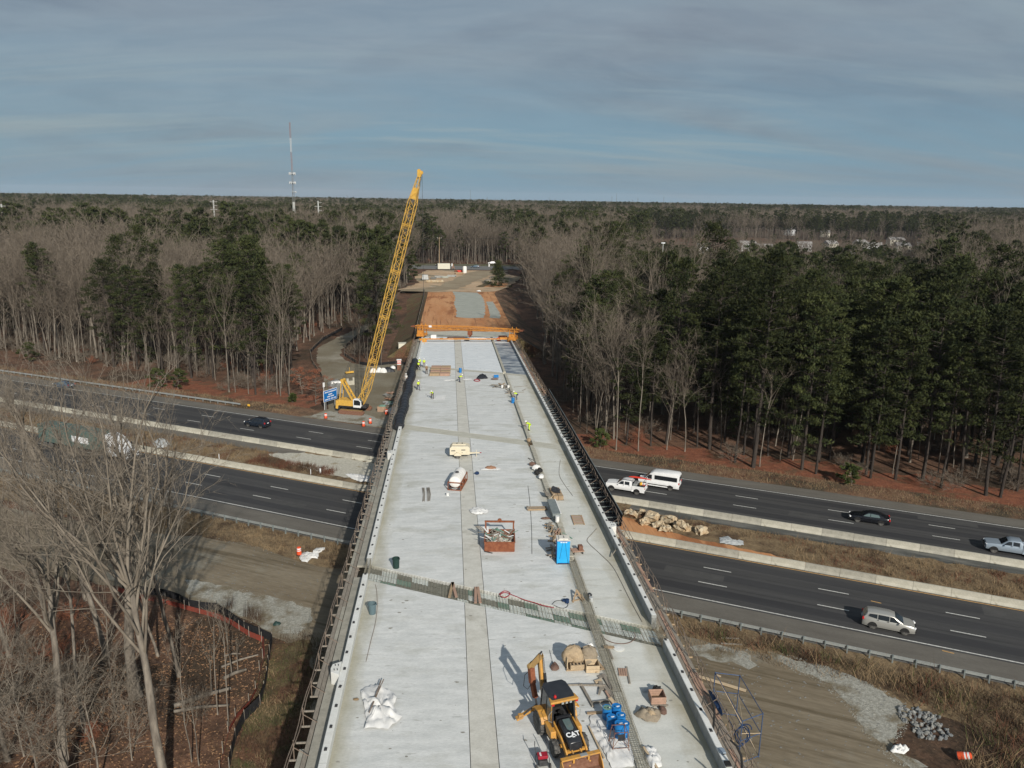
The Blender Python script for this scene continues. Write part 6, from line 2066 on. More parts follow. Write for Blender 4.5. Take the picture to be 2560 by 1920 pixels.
# cab
for s in (-1, 1):
    MB().beam((s * .70, .22, 1.2), (s * .66, .02, 2.72), .09).obj('front_pillar', 'black_paint', t)
    MB().beam((s * .72, -.75, 1.3), (s * .68, -.75, 2.72), .07).obj('middle_pillar', 'black_paint', t)
    MB().beam((s * .72, -1.6, 1.25), (s * .68, -1.5, 2.72), .09).obj('rear_pillar', 'black_paint', t)
    MB().add([(s * .73, .14, 1.25), (s * .73, -.7, 1.35), (s * .69, -.7, 2.66), (s * .69, .03, 2.66)], [(0, 1, 2, 3)]).obj('door_glass', 'glass_green', t)
    MB().add([(s * .73, -.8, 1.4), (s * .73, -1.55, 1.4), (s * .69, -1.47, 2.66), (s * .69, -.8, 2.66)], [(0, 1, 2, 3)]).obj('side_glass', 'glass_dark', t)
    MB().tube([(s * .74, .2, 1.5), (s * .98, .3, 1.7), (s * .98, .3, 2.1), (s * .74, .15, 2.2)], .018, 5).obj('grab_rail', 'galv', t)
    MB().box((s * .72, .05, 1.9), (.05, .08, 1.3)).obj('door_trim', 'cat_yellow', t)
MB().box((0, -.72, .98), (1.4, 1.75, .16)).obj('cab_floor', 'dark_steel', t)
MB().box((0, -.95, 1.4), (.5, .5, .6)).box((0, -1.18, 1.8), (.46, .12, .6)).obj('seat', 'rubber', t, bevel=.05)
MB().tube([(0, .0, 1.3), (0, -.2, 1.7)], .03, 6).lathe([(.16, 0), (.18, .02)], (0, -.22, 1.72), 12).obj('steering_wheel', 'rubber', t)
MB().box((0, .1, 1.45), (.9, .15, .5)).obj('dashboard', 'black_paint', t)
rf = MB().prism([(-.62, -1.62), (.62, -1.62), (.76, -1.35), (.78, -.4), (.72, .06), (-.72, .06), (-.78, -.4), (-.76, -1.35)], 2.72, 2.86, 'Z').obj('roof', 'black_paint', t, bevel=.05)
MB().prism([(-.80, -.25), (-.70, -.20), (-.62, .04), (.62, .04), (.70, -.20), (.80, -.25), (.88, .28), (-.88, .28)], 2.70, 2.84, 'Z').obj('roof_visor', 'cat_yellow', t, bevel=.03)
MB().lathe([(.09, 2.86), (.09, 2.93), (.05, 3.0)], (.45, -.12, 0), 10).obj('beacon', 'red_lamp', t, smooth=True)
for s in (-.74, .74):
    MB().box((s, .27, 2.68), (.16, .08, .1)).obj('indicator', 'red_lamp', t)
for s in (-.35, -.1, .15):
    MB().box((s, .30, 2.70), (.14, .08, .11)).obj('work_lamp', 'galv', t)
# loader arms
for s in (-1, 1):
    MB().prism([(-.05, 1.30), (.1, 1.50), (1.25, 1.30), (2.0, .95), (2.62, .42), (2.50, .30), (1.85, .72), (1.15, 1.05), (.1, 1.20)], s * .56, s * .66, 'X').obj('loader_arm', 'cat_yellow', t, bevel=.02)
    MB().cyl((s * .50, .1, .95), (s * .50, 1.3, .98), .06).obj('lift_cylinder', 'dark_steel', t, smooth=True)
    MB().beam((s * .25, 1.3, 1.15), (s * .25, 2.35, .72), .08).obj('tilt_link', 'cat_yellow', t)
    MB().cyl((s * .25, 2.3, .78), (s * .25, 2.7, .85), .045).obj('tilt_cylinder', 'chrome', t)
MB().box((0, 1.95, .80), (1.2, .14, .14)).obj('cross_tube', 'cat_yellow', t)
BKT = [(2.62, .90), (2.50, .70), (2.48, .25), (2.62, .06), (3.35, .02), (3.36, .05), (2.68, .11), (2.56, .28), (2.58, .68), (2.72, .86)]
bk = MB().prism(BKT, -1.14, 1.14, 'X').obj('bucket', 'rust_brown', t, bevel=.01)
for s in (-1, 1):
    MB().prism([(2.66, .90), (2.50, .70), (2.48, .25), (2.62, .06), (3.34, .02), (3.05, .55)], s * 1.13, s * 1.18, 'X').obj('bucket_side', 'cat_yellow', bk)
    MB().box((s * .45, 2.58, .80), (.1, .3, .3)).obj('bucket_bracket', 'cat_yellow', bk)
MB().box((0, 2.60, .93), (2.34, .26, .09)).obj('bucket_top_edge', 'cat_yellow', bk, bevel=.02)
MB().box((.0, 2.43, .55), (2.3, .05, .55)).obj('bucket_back', 'cat_yellow', bk, bevel=.02)
MB().box((-.18, 2.62, .985), (.42, .22, .02)).obj('bucket_plate', 'galv', bk)
# backhoe end
MB().box((0, -2.0, .75), (1.9, .22, .5)).obj('rear_frame', 'cat_yellow', t, bevel=.03)
MB().box((.12, -2.35, .85), (.4, .5, .7)).obj('swing_post', 'cat_dirty', t, bevel=.04)
for s in (-1, 1):
    MB().beam((s * .7, -2.1, 1.0), (s * 1.75, -2.2, .45), .16, .2).obj('stabiliser_arm', 'cat_yellow', t)
    MB().box((s * 1.85, -2.2, .38), (.42, .34, .12), ry=s * .25).box((s * 1.8, -2.2, .5), (.22, .24, .2)).obj('stabiliser_pad', 'cat_yellow', t, bevel=.02)
    MB().cyl((s * .8, -2.0, 1.2), (s * 1.6, -2.1, .6), .05).obj('stabiliser_cylinder', 'dark_steel', t)
def arm(name, pts, w, m, x0=.0, bev=.02):
    return MB().prism([(a, b_) for a, b_ in pts], x0 - w / 2, x0 + w / 2, 'X').obj(name, m, t, bevel=bev)
for x in (.02, .24):
    arm('boom_plate', [(-2.35, .9), (-2.55, 1.0), (-3.12, 2.1), (-3.45, 3.15), (-3.25, 3.75), (-3.05, 3.7), (-3.12, 3.1), (-2.85, 2.2), (-2.2, 1.15)], .05, 'cat_dirty', x)
arm('boom', [(-2.35, .95), (-2.5, 1.05), (-3.05, 2.1), (-3.38, 3.15), (-3.22, 3.6), (-3.1, 3.1), (-2.85, 2.2), (-2.25, 1.15)], .16, 'cat_yellow', .13)
MB().cyl((.0, -2.45, 1.5), (-.02, -2.85, 2.6), .085).obj('boom_cylinder', 'black_paint', t, smooth=True)
MB().cyl((-.02, -2.85, 2.6), (.0, -3.12, 3.5), .045).obj('boom_rod', 'chrome', t, smooth=True)
MB().beam((.15, -3.2, 3.62), (.62, -3.55, 2.75), .26, .34).obj('stick', 'cat_dirty', t, bevel=.02)
MB().cyl((.05, -3.25, 3.85), (.55, -3.5, 3.1), .06).obj('stick_cylinder', 'dark_steel', t)
MB().beam((.45, -3.65, 2.9), (.85, -3.45, 2.8), .22, .26).obj('stick_link', 'cat_dirty', t, bevel=.02)
MB().beam((.64, -3.5, 2.75), (.60, -3.3, 1.75), .34, .36).beam((.60, -3.3, 1.75), (.5, -3.0, .9), .26, .3).obj('breaker', 'rust', t, bevel=.03)
MB().cyl((.5, -3.0, .9), (.45, -2.9, .45), .06).obj('breaker_point', 'dark_steel', t)
MB().tube([(.6, -3.5, 2.6), (1.0, -3.6, 2.2), (1.15, -3.4, 1.6), (.95, -3.2, 1.45), (.65, -3.25, 1.8)], .022, 6).obj('hose', 'rubber', t, smooth=True)
MB().tube([(.3, -3.3, 3.0), (.0, -3.4, 2.5), (-.1, -2.9, 1.8), (.1, -2.4, 1.4)], .022, 6).obj('hose', 'rubber', t, smooth=True)
# ------------------------------------------------------------------ people
def person(name, label, p, rz, pose, vest='hi_vis', trouser='jeans', helm='helmet'):
    t = thing(name, label, 'person', p, rz)
    if pose == 'stand':
        J = dict(pel=(0, 0, .95), ch=(0, .02, 1.35), nk=(0, .03, 1.50), hd=(0, .06, 1.66), sl=(-.19, .02, 1.43), sr=(.19, .02, 1.43), el=(-.25, .06, 1.16), er=(.25, .06, 1.16), wl=(-.2, .2, .96), wr=(.22, .18, .95),
                 hl=(-.10, 0, .9), hr=(.10, 0, .9), kl=(-.12, .04, .5), kr=(.13, .02, .5), al=(-.13, -.02, .09), ar=(.15, -.02, .09), tl=(-.14, .14, .04), tr=(.17, .14, .04))
    elif pose == 'bend':
        J = dict(pel=(0, -.1, .92), ch=(0, .22, 1.18), nk=(0, .34, 1.24), hd=(0, .47, 1.30), sl=(-.19, .28, 1.2), sr=(.19, .28, 1.2), el=(-.22, .42, .98), er=(.22, .42, .98), wl=(-.14, .5, .76), wr=(.14, .52, .74),
                 hl=(-.10, -.1, .88), hr=(.10, -.1, .88), kl=(-.14, .03, .48), kr=(.14, .03, .48), al=(-.15, -.06, .09), ar=(.16, -.06, .09), tl=(-.16, .1, .04), tr=(.17, .1, .04))
    else:
        J = dict(pel=(0, 0, .94), ch=(0, .05, 1.34), nk=(0, .07, 1.49), hd=(0, .1, 1.65), sl=(-.19, .05, 1.42), sr=(.19, .05, 1.42), el=(-.3, -.08, 1.18), er=(.28, .18, 1.16), wl=(-.28, .05, .97), wr=(.2, .36, 1.08),
                 hl=(-.10, 0, .89), hr=(.10, 0, .89), kl=(-.12, .2, .52), kr=(.12, .0, .5), al=(-.13, .26, .09), ar=(.13, -.28, .12), tl=(-.13, .42, .06), tr=(.14, -.14, .04))
    def skin(nm, chain, rad, m, parent):
        ks = list(rad)
        me = bpy.data.meshes.new(nm)
        me.from_pydata([J[k] for k in ks], [(ks.index(a), ks.index(b_)) for a, b_ in chain], [])
        me.materials.append(MATS[m])
        o = link(me, nm, parent)
        sk = o.modifiers.new('skin', 'SKIN')
        sk.use_smooth_shade = True
        me.skin_vertices.new() if not me.skin_vertices else None
        for i, k in enumerate(ks):
            r = rad[k]
            me.skin_vertices[0].data[i].radius = r if isinstance(r, tuple) else (r, r)
        me.skin_vertices[0].data[0].use_root = True
        sb = o.modifiers.new('sub', 'SUBSURF')
        sb.levels = sb.render_levels = 1
        return o
    allc = [('pel', 'ch'), ('ch', 'nk'), ('nk', 'hd'), ('ch', 'sl'), ('ch', 'sr'), ('sl', 'el'), ('sr', 'er'), ('el', 'wl'), ('er', 'wr'), ('pel', 'hl'), ('pel', 'hr'), ('hl', 'kl'), ('hr', 'kr'), ('kl', 'al'), ('kr', 'ar'), ('al', 'tl'), ('ar', 'tr')]
    body = skin('body', allc, dict(pel=(.15, .11), ch=(.16, .11), nk=.055, hd=(.085, .105), sl=.06, sr=.06, el=.045, er=.045, wl=.033, wr=.033, hl=.09, hr=.09, kl=.06, kr=.06, al=.045, ar=.045, tl=.04, tr=.04), 'skin', t)
    skin('jacket', [('pel', 'ch'), ('ch', 'sl'), ('ch', 'sr'), ('sl', 'el'), ('sr', 'er')], dict(pel=(.19, .15), ch=(.20, .145), sl=.09, sr=.09, el=.062, er=.062), vest, t)
    skin('trousers', [('pel', 'hl'), ('pel', 'hr'), ('hl', 'kl'), ('hr', 'kr'), ('kl', 'al'), ('kr', 'ar')], dict(pel=(.17, .13), hl=.105, hr=.105, kl=.08, kr=.08, al=.065, ar=.065), trouser, t)
    h = J['hd']
    MB().lathe([(.17, .03), (.135, .045), (.13, .10), (.09, .16), (.03, .185)], (h[0], h[1], h[2] + .02), 12).obj('hard_hat', helm, t, smooth=True)
    for s in ('l', 'r'):
        a = J['t' + s]
        MB().box((a[0], a[1] - .07, a[2] + .01), (.11, .29, .10)).obj('boot', 'boots', t, bevel=.03)
        w = J['w' + s]
        hb = MB().ball((w[0], w[1] + .02, w[2] - .05), (.035, .022, .05), 8, 5)
        for q in range(4):
            hb.tube([(w[0] - .024 + q * .016, w[1] + .03, w[2] - .08), (w[0] - .026 + q * .017, w[1] + .045, w[2] - .12 + abs(q - 1.5) * .005)], .008, 4)
        hb.tube([(w[0] + .03, w[1] + .02, w[2] - .05), (w[0] + .045, w[1] + .05, w[2] - .09)], .009, 4)
        hb.obj('hand', 'skin', t, smooth=True)
    return t
person('person', 'worker in yellow-green jacket and white hard hat stooping beside a white sheet on the deck', DK(-3.0, 125.2), R(160), 'bend', trouser='black_paint')
person('person', 'worker in yellow-green jacket walking next to the black roll', DK(-5.6, 132.0), R(-150), 'walk', trouser='jeans')
person('person', 'worker in yellow-green vest bending over by the upright blue drum', DK(1.72, 138.8), R(-80), 'bend')
person('person', 'worker in hi-vis vest at the left end of the timber stack', DK(-4.6, 147.0), R(200), 'stand', 'brush_tan', 'brush_brown')
person('person', 'worker in hi-vis vest standing alone between the timber stack and the edge', DK(-5.3, 154.0), R(190), 'stand', trouser='wood_grey')
person('person', 'front worker of the pair at the top end of the black roll', DK(-6.3, 151.0), R(220), 'walk', trouser='car_navy')
person('person', 'rear worker of the pair at the top end of the black roll', DK(-6.2, 154.6), R(170), 'stand')
person('person', 'worker bent over the kerb beside the blue drum on the right', DK(11.0, 124.1), R(80), 'bend')
person('person', 'worker crouching over the kerb by the far joint on the right', DK(11.1, 104.5), R(100), 'bend', trouser='hi_vis')
person('person', 'worker standing outside the left parapet below the black roll', DK(-8.1, 139.5, -.3), R(150), 'stand', 'parapet_concrete', 'parapet_face')
# ------------------------------------------------------------------ things on the deck
def drum(label, p, m='blue_drum', lie=None, top=None, grp=None):
    t = thing('drum', label, 'drum', p, 0, grp)
    MB().lathe([(.27, 0), (.29, .01), (.285, .03), (.28, .28), (.295, .30), (.28, .32), (.28, .57), (.295, .59), (.28, .61), (.285, .86), (.295, .87), (.295, .89), (.27, .89), (.27, .865), (.01, .865)], n=22).obj('shell', m, t, smooth=True)
    for x in (-.14, .14):
        MB().cyl((x, 0, .865), (x, 0, .885), .04, n=8).obj('bung', 'rubber' if x < 0 else 'sign_white', t)
    MB().box((.05, -.02, .869), (.14, .10, .006), rz=.3).obj('label_sticker', 'sign_white', t)
    if top:
        MB().cyl((0, 0, .866), (0, 0, .872), .26, n=20).obj('lid', top, t)
    if lie is not None:
        t.rotation_euler = (R(90), 0, lie)
        t.location.z += .29
    return t
drum('blue drum with a teal lid, back left of the group by the loader', DK(9.42, 40.35), top='form_green')
drum('blue drum with two white stickers, back right of the group', DK(10.02, 40.45))
drum('blue drum at the middle left of the group, against the white tarp', DK(9.5, 39.5))
drum('blue drum at the middle right of the group, against the rebar cage', DK(10.1, 39.62))
drum('blue drum raised in the rusty wire rack, nearest the viewer', DK(9.78, 38.55, .25))
drum('blue drum standing behind the wire rack, right side of the group', DK(10.15, 38.85))
t = thing('wire_rack', 'rusty four-legged wire rack holding the front blue drum', 'rack', DK(9.65, 37.95), .05)
b = MB()
for a, c in ((-.5, -.45), (.5, -.45), (-.5, .45), (.5, .45)):
    MB().tube([(a, c, 0), (a * .75, c * .75, 1.25)], .022, 6).obj('leg', 'rust_brown', t)
for z, k in ((.25, .95), (1.22, .76)):
    for (a, c), (d, e_) in zip(((-.5, -.45), (.5, -.45), (.5, .45), (-.5, .45)), ((.5, -.45), (.5, .45), (-.5, .45), (-.5, -.45))):
        MB().tube([(a * k, c * k, z), (d * k, e_ * k, z)], .018, 5).obj('rail', 'rust_brown', t)
for s in (-1, 1):
    MB().tube([(s * .47, -.43, .3), (-s * .1, .0, .75), (-s * .38, -.3, 1.2)], .015, 5).obj('brace', 'rust_brown', t)
MB().box((0, -.42, .95), (.4, .05, .35), rx=-.25).obj('plate', 'black_paint', t)
cloth('white_tarp', [(8.5, 40.8), (9.0, 40.9), (10.3, 40.6), (10.4, 39.3), (10.35, 37.6), (10.2, 36.3), (8.9, 36.2), (8.75, 37.0), (8.55, 38.4), (8.2, 39.5)], .04, 'tarp_white', 'white tarp spread under the blue drums, weighed down with boards', 'tarp', .13, sd=31, z=None)
cloth('white_tarp', [(11.0, 37.9), (11.6, 37.75), (11.85, 37.0), (11.7, 36.1), (11.1, 35.9), (10.95, 36.8)], .22, 'tarp_white', 'white tarp spilling onto the ledge right of the rebar cage, bottom edge', 'tarp', .13, sd=32, z=None)
def board(name, a, b_, w, h, m, label, cat='board'):
    return tag(MB().beam(a, b_, w, h).obj(name, m, bevel=.006), label, cat)
board('board', DK(8.3, 40.9, .12), DK(9.3, 40.95, .12), .22, .05, 'wood', 'short board on the top edge of the white tarp left of the drums')
board('board', DK(8.2, 39.7, .12), DK(8.6, 36.9, .12), .09, .05, 'wood_pale', 'long thin strip of wood along the left edge of the white tarp')
board('board', DK(11.0, 37.6, .22), DK(11.55, 35.0, .2), .14, .06, 'wood_pale', 'long board on the rebar cage at the bottom right')
# big crumpled tarp, left
cloth('white_tarp', [(-5.85, 44.1), (-5.2, 44.55), (-4.5, 44.35), (-3.75, 43.7), (-3.45, 43.1), (-3.6, 42.3), (-3.0, 41.2), (-3.3, 40.8), (-3.75, 40.2), (-4.5, 40.35), (-5.2, 40.25), (-5.2, 41.4), (-5.55, 42.8)], .10, 'tarp_white', 'large crumpled white tarp held down by dark poles on the left of the deck', 'tarp', .26, sd=33, z=None, fold=1.6)
for k, (a, b_) in enumerate(((DK(-4.55, 44.6, .40), DK(-5.0, 41.4, .38)), (DK(-4.40, 44.65, .42), DK(-4.9, 41.9, .40)))):
    tag(MB().cyl(a, b_, .035, n=8).obj('steel_pole', 'steel_rust', smooth=True), ('left steel pole lying on the large white tarp', 'right steel pole lying on the large white tarp')[k], 'pole')
cloth('sack_scrap', around(DK(-6.0, 43.2), .22, .14, 7, 3), .08, 'brush_tan', 'small tan scrap beside the large white tarp', 'scrap', .04, sd=3, z=None)
# generator
t = thing('generator', 'red portable generator with raised black handles left of the loader bucket', 'generator', DK(5.05, 36.75), .1)
for s in (-1, 1):
    MB().tube([(s * .32, -.3, .0), (s * .32, -.3, .62), (s * .32, .3, .62), (s * .32, .3, .0)], .022, 6).obj('frame', 'black_paint', t, smooth=True)
    MB().tube([(s * .32, .3, .6), (s * .36, .5, .95), (s * .30, .75, 1.0)], .022, 6).obj('handle', 'black_paint', t, smooth=True)
    wheel_parts(t, s * .40, -.28, .14, .07, 'dark_steel')
MB().box((0, .06, .58), (.58, .42, .2)).obj('fuel_tank', 'red_paint', t, bevel=.04)
MB().box((0, -.02, .3), (.5, .5, .34)).obj('engine', 'dark_steel', t, bevel=.03)
for k in range(3):
    MB().box((-.12, -.05 + k * .1, .685), (.10, .06, .01)).obj('sticker', 'sign_white', t)
# pallets with sacks
def planks_box(t, cx, cy, w, d, z0, z1, n, m='wood_pale'):
    h = (z1 - z0) / n
    for i in range(n):
        z = z0 + h * (i + .5)
        for s in (-1, 1):
            MB().box((cx, cy + s * d / 2, z), (w, .03, h * .92)).obj('plank', m, t)
            MB().box((cx + s * w / 2, cy, z), (.03, d, h * .92)).obj('plank', m, t)
t = thing('pallet_box', 'open wooden box of cement blocks with a tan sack heap on it, left of two', 'pallet', DK(8.25, 45.95), .05)
for y in (-.42, 0, .42):
    MB().box((0, y, .06), (1.15, .09, .11)).obj('runner', 'wood', t)
for k in range(6):
    MB().box((-.48 + k * .19, 0, .13), (.15, 1.0, .025)).obj('slat', 'wood', t)
MB().box((.15, -.42, .32), (.95, .34, .34)).obj('block_row', 'burlap', t, bevel=.01)
for k in range(4):
    MB().box((-.18 + k * .24, -.42, .495), (.12, .2, .02)).obj('block_hole', 'rubber', t)
MB().box((-.5, .05, .5), (.05, .9, .8)).obj('plank', 'wood_pale', t)
tag(MB().ball((8.25, 46.25, dz(46) + .92), (.62, .55, .48), 16, 9, .10, 5).ball((7.95, 46.2, dz(46) + .7), (.5, .45, .5), 14, 8, .12, 6).ball((8.5, 46.1, dz(46) + .62), (.45, .42, .48), 14, 8, .12, 7).obj('sack_heap', 'burlap', smooth=True), 'tall heap of pale tan sacks on the left pallet', 'sacks')
t = thing('pallet_box', 'empty pale wooden box in front of the grey-brown sack heap, right of two', 'pallet', DK(9.45, 45.55), -.02)
planks_box(t, 0, 0, .88, .78, .02, .56, 2)
MB().box((0, 0, .05), (.84, .74, .05)).obj('floor', 'wood', t)
tag(MB().ball((9.4, 46.55, dz(46) + .6), (.62, .5, .55), 16, 9, .11, 8).ball((9.3, 46.3, dz(46) + .35), (.6, .45, .4), 14, 8, .12, 9).obj('sack_heap', 'burlap_grey', smooth=True), 'grey-brown sack heap behind the empty wooden box', 'sacks')
cloth('white_sheet', [(8.9, 47.6), (9.6, 47.9), (10.1, 47.7), (10.15, 46.9), (9.6, 47.0), (9.1, 46.9)], .75, 'tarp_white', 'white sheet draped behind the grey-brown sack heap', 'sheet', .1, sd=35, z=None)
t = thing('pallet_stack', 'dark wooden pallets leaning between the two sack heaps', 'pallet', DK(8.85, 47.1), .1)
for k in range(5):
    MB().box((-.25 + k * .13, 0, .35), (.10, .06, .7)).obj('slat', 'wood_grey', t)
for z in (.08, .35, .62):
    MB().box((0, .06, z), (.66, .06, .08)).obj('runner', 'wood_grey', t)
cloth('brown_rag', around(DK(6.95, 45.95), .36, .42, 9, 4), .16, 'rag_brown', 'dark brown crumpled rag left of the sack pallets', 'rag', .12, sd=36, z=None)
tag(MB().tube([DK(6.9, 46.2, .1), DK(6.88, 48.0, .02)], .012, 5).obj('cord', 'rubber'), 'thin cord running up the deck from the brown rag', 'cord')
# frame of timbers and scrap wood along the kerb
t = thing('timber_cradle', 'low rectangular frame of grey timbers on the deck beside the kerb', 'frame', DK(8.75, 42.5))
for a, b_, w in (((-.35, 1.35, .12), (.05, -.95, .12), .16), ((-.5, 1.15, .2), (1.2, 1.0, .2), .09), ((.0, -.6, .12), (1.15, -.45, .12), .10), ((-1.6, 1.3, .10), (-.4, 1.2, .18), .05)):
    MB().beam(a, b_, w, .12).obj('timber', 'wood_grey', t)
g = random.Random(55)
labs = ['reddish slatted panel lying against the rebar cage', 'dark narrow board standing beside the cage', 'short stub of grey timber by the cage', 'pale offcut under the reddish panel', 'thin grey batten slanting to the cage', 'grey block left of the cage', 'board scrap at the foot of the empty box', 'thin board beside the empty box', 'long grey board lying along the cage', 'small pale block above the timber frame']
for k, (x, y, L, a, m) in enumerate(((10.0, 42.3, 1.4, 1.75, 'wood_pink'), (9.7, 43.6, .8, 1.5, 'wood_grey'), (9.5, 43.0, .6, 1.2, 'wood_grey'), (10.15, 41.9, .8, 2.0, 'wood_pale'), (10.05, 43.1, 1.2, 1.9, 'wood_grey'), (9.95, 44.6, .5, .3, 'wood_grey'), (9.9, 45.3, .7, .5, 'wood'), (10.1, 45.8, .9, 1.9, 'wood'), (10.2, 44.0, 1.6, 1.75, 'wood_grey'), (9.6, 44.1, .45, .2, 'wood_pale'))):
    d = Vector((math.cos(a), math.sin(a), 0)) * L / 2
    board('board', DK(x, y, .10) - d, DK(x, y, .16) + d, g.uniform(.12, .3), .05, m, labs[k])
t = thing('slat_panel', 'small pinkish slatted wooden panel on the ledge', 'panel', DK(11.45, 45.1), 1.45)
for k in range(4):
    MB().box((0, -.24 + k * .15, .06), (.85, .12, .03)).obj('slat', 'wood_pink', t)
for x in (-.3, .3):
    MB().box((x, 0, .03), (.08, .6, .03)).obj('runner', 'wood_grey', t)
board('board', DK(11.85, 45.7, .05), DK(11.65, 43.8, .05), .12, .05, 'wood_grey', 'grey board right of the pinkish slatted panel')
board('board', DK(11.05, 48.4, .06), DK(11.1, 46.6, .06), .12, .05, 'wood_grey', 'grey board along the cage below the round disc')
board('board', DK(10.75, 48.0, .14), DK(11.5, 48.05, .06), .3, .05, 'wood', 'short tan board pointing at the round disc')
tag(MB().lathe([(.40, 0), (.42, .04), (.36, .06), (.1, .05)], DK(11.8, 47.95, .01), 20).obj('round_disc', 'parapet_concrete', smooth=True), 'pale round disc lying on the ledge near the rebar strip', 'disc')
t = thing('wooden_box', 'weathered square wooden box on a small pallet on the ledge', 'box', DK(12.95, 41.9), -.02)
planks_box(t, 0, 0, .92, .85, .14, .62, 3, 'wood_pink')
MB().box((0, 0, .16), (.88, .8, .04)).obj('floor', 'wood', t)
for x in (-.38, 0, .38):
    MB().box((x + .08, -.08, .06), (.1, .95, .11)).obj('runner', 'wood_grey', t)
for y in (-.5, -.1, .3):
    MB().box((.08, y, .125), (1.05, .14, .02)).obj('slat', 'wood_grey', t)
tag(MB().ball(DK(13.2, 42.75, .2), (.36, .3, .3), 12, 8, .2, 12).obj('black_coil', 'rubber', smooth=True), 'black coil heaped behind the square wooden box', 'coil')
cloth('grey_bag', around(DK(12.55, 43.05), .25, .2, 8, 5), .12, 'tarp_grey', 'small grey patch left of the black coil', 'bag', .04, sd=37, z=None)
cloth('burlap_pile', [(11.2, 40.75), (11.7, 41.15), (12.5, 41.1), (12.95, 40.9), (12.75, 40.3), (12.4, 39.85), (11.8, 39.95), (11.4, 40.35)], .3, 'burlap_grey', 'pile of grey-brown burlap sheets on the ledge', 'burlap', .16, sd=38, z=None)
cloth('burlap_pile', [(11.9, 40.75), (12.4, 40.8), (12.6, 40.3), (12.2, 40.05), (11.9, 40.3)], .42, 'burlap', 'paler folded burlap on top of the grey-brown pile', 'burlap', .08, sd=39, z=None)
cloth('brown_rag', around(DK(13.05, 40.95), .25, .42, 8, 6), .2, 'rag_brown', 'dark brown rag at the right end of the burlap pile', 'rag', .1, sd=40, z=None)
# portable toilet
t = thing('portable_toilet', 'bright blue portable toilet with a pale roof standing by the kerb', 'toilet', DK(9.78, 61.9), -.04)
MB().box((0, 0, 1.12), (1.1, 1.1, 2.1)).obj('walls', 'toilet_side', t, bevel=.02)
MB().box((0, -.565, 1.12), (.98, .03, 1.98)).obj('door', 'toilet_blue', t, bevel=.01)
for x in (-.52, .52):
    MB().box((x, -.57, 1.12), (.07, .05, 2.12)).obj('door_frame', 'toilet_blue', t)
MB().prism([(-.58, -.58), (.58, -.58), (.58, .58), (-.58, .58)], 2.17, 2.24, 'Z').obj('roof', 'toilet_roof', t, bevel=.02)
MB().box((0, 0, 2.28), (.9, .9, .1), tp=.8).obj('roof_dome', 'toilet_roof', t, bevel=.03)
for x in (-.2, .0, .22):
    MB().box((x, -.585, 2.06), (.16, .01, .07)).obj('vent_strip', 'sign_white', t)
MB().box((0, 0, .04), (1.16, 1.2, .08)).obj('base_skid', 'dark_steel', t)
MB().tube([(0, .3, 2.3), (.05, 0, 2.42), (.1, -.58, 2.2), (.42, -.59, .1)], .012, 4).obj('sling_cable', 'rubber', t)
MB().tube([(.05, 0, 2.42), (-.05, -.58, 2.2), (-.32, -.59, .5)], .012, 4).obj('sling_cable', 'rubber', t)
# dumpster
t = thing('skip_container', 'rust-red steel skip heaped with scrap and green netting', 'dumpster', DK(4.45, 65.5), -.06)
for s in (-1, 1):
    MB().prism([(-1.35, 0.05), (1.25, .05), (1.35, 1.0), (-1.45, 1.0)], s * 1.33 - .04, s * 1.33 + .04, 'X').obj('side_wall', 'rust', t)
    MB().box((s * 1.38, -.0, .98), (.08, 2.9, .09)).obj('top_rail', 'rust', t)
    MB().box((s * 1.3, 1.42, 1.25), (.14, .12, 1.1)).obj('corner_post', 'rust', t)
MB().box((0, -1.38, .5), (2.66, .06, .98), rx=.05).obj('front_wall', 'rust', t)
MB().box((0, 1.34, .5), (2.66, .06, 1.0)).obj('rear_wall', 'rust', t)
MB().box((0, 1.42, 1.75), (2.8, .12, .16)).obj('lift_beam', 'rust', t)
MB().lathe([(.2, -.06), (.2, .06)], (0, 1.42, 1.85), 14, 'Y').obj('lift_eye', 'rust', t)
MB().box((0, -1.44, .98), (2.8, .08, .09)).obj('top_rail', 'rust', t)
tag(MB().ball(DK(4.4, 65.5, .62), (1.22, 1.25, .42), 22, 9, .12, 8).obj('scrap_load', 'debris_mix'), 'mixed white, brown and green scrap filling the rust-red skip', 'scrap')
g = random.Random(5)
b = MB()
for i in range(70):
    c = DK(4.4, 65.5, .95) + Vector((g.uniform(-1.1, 1.1), g.uniform(-1.1, 1.1), g.uniform(-.05, .12)))
    a = g.uniform(0, PI)
    L = g.uniform(.2, .9)
    b.m_ = 0
    b.k = g.randrange(4)
    b.beam(c, c + Vector((math.cos(a) * L, math.sin(a) * L, g.uniform(-.1, .25))), g.uniform(.05, .18), .03)
o = b.obj('scrap_strips', ['wood_grey', 'tarp_white', 'rust_brown', 'form_green'])
tag(o, 'loose strips of wood and plastic sticking out of the skip', kind='stuff')
for k, q in enumerate(((-.7, .5), (-.9, .3), (-.5, .6))):
    tag(MB().beam(DK(3.9 + q[0], 66.4, .95), DK(3.0 + q[0] * .8, 66.9 + q[1] * .2, 1.35), .1, .03).obj('loose_board', 'wood_grey'), ('board poking out of the back left corner of the skip, middle one', 'board poking out of the back left corner of the skip, leftmost', 'board poking out of the back left corner of the skip, rightmost')[k], 'board')
tag(MB().beam(DK(3.0, 64.2, .04), DK(3.7, 63.8, .04), .08, .06).obj('steel_bar', 'dark_steel'), 'dark bar on the deck at the left front corner of the skip', 'bar')
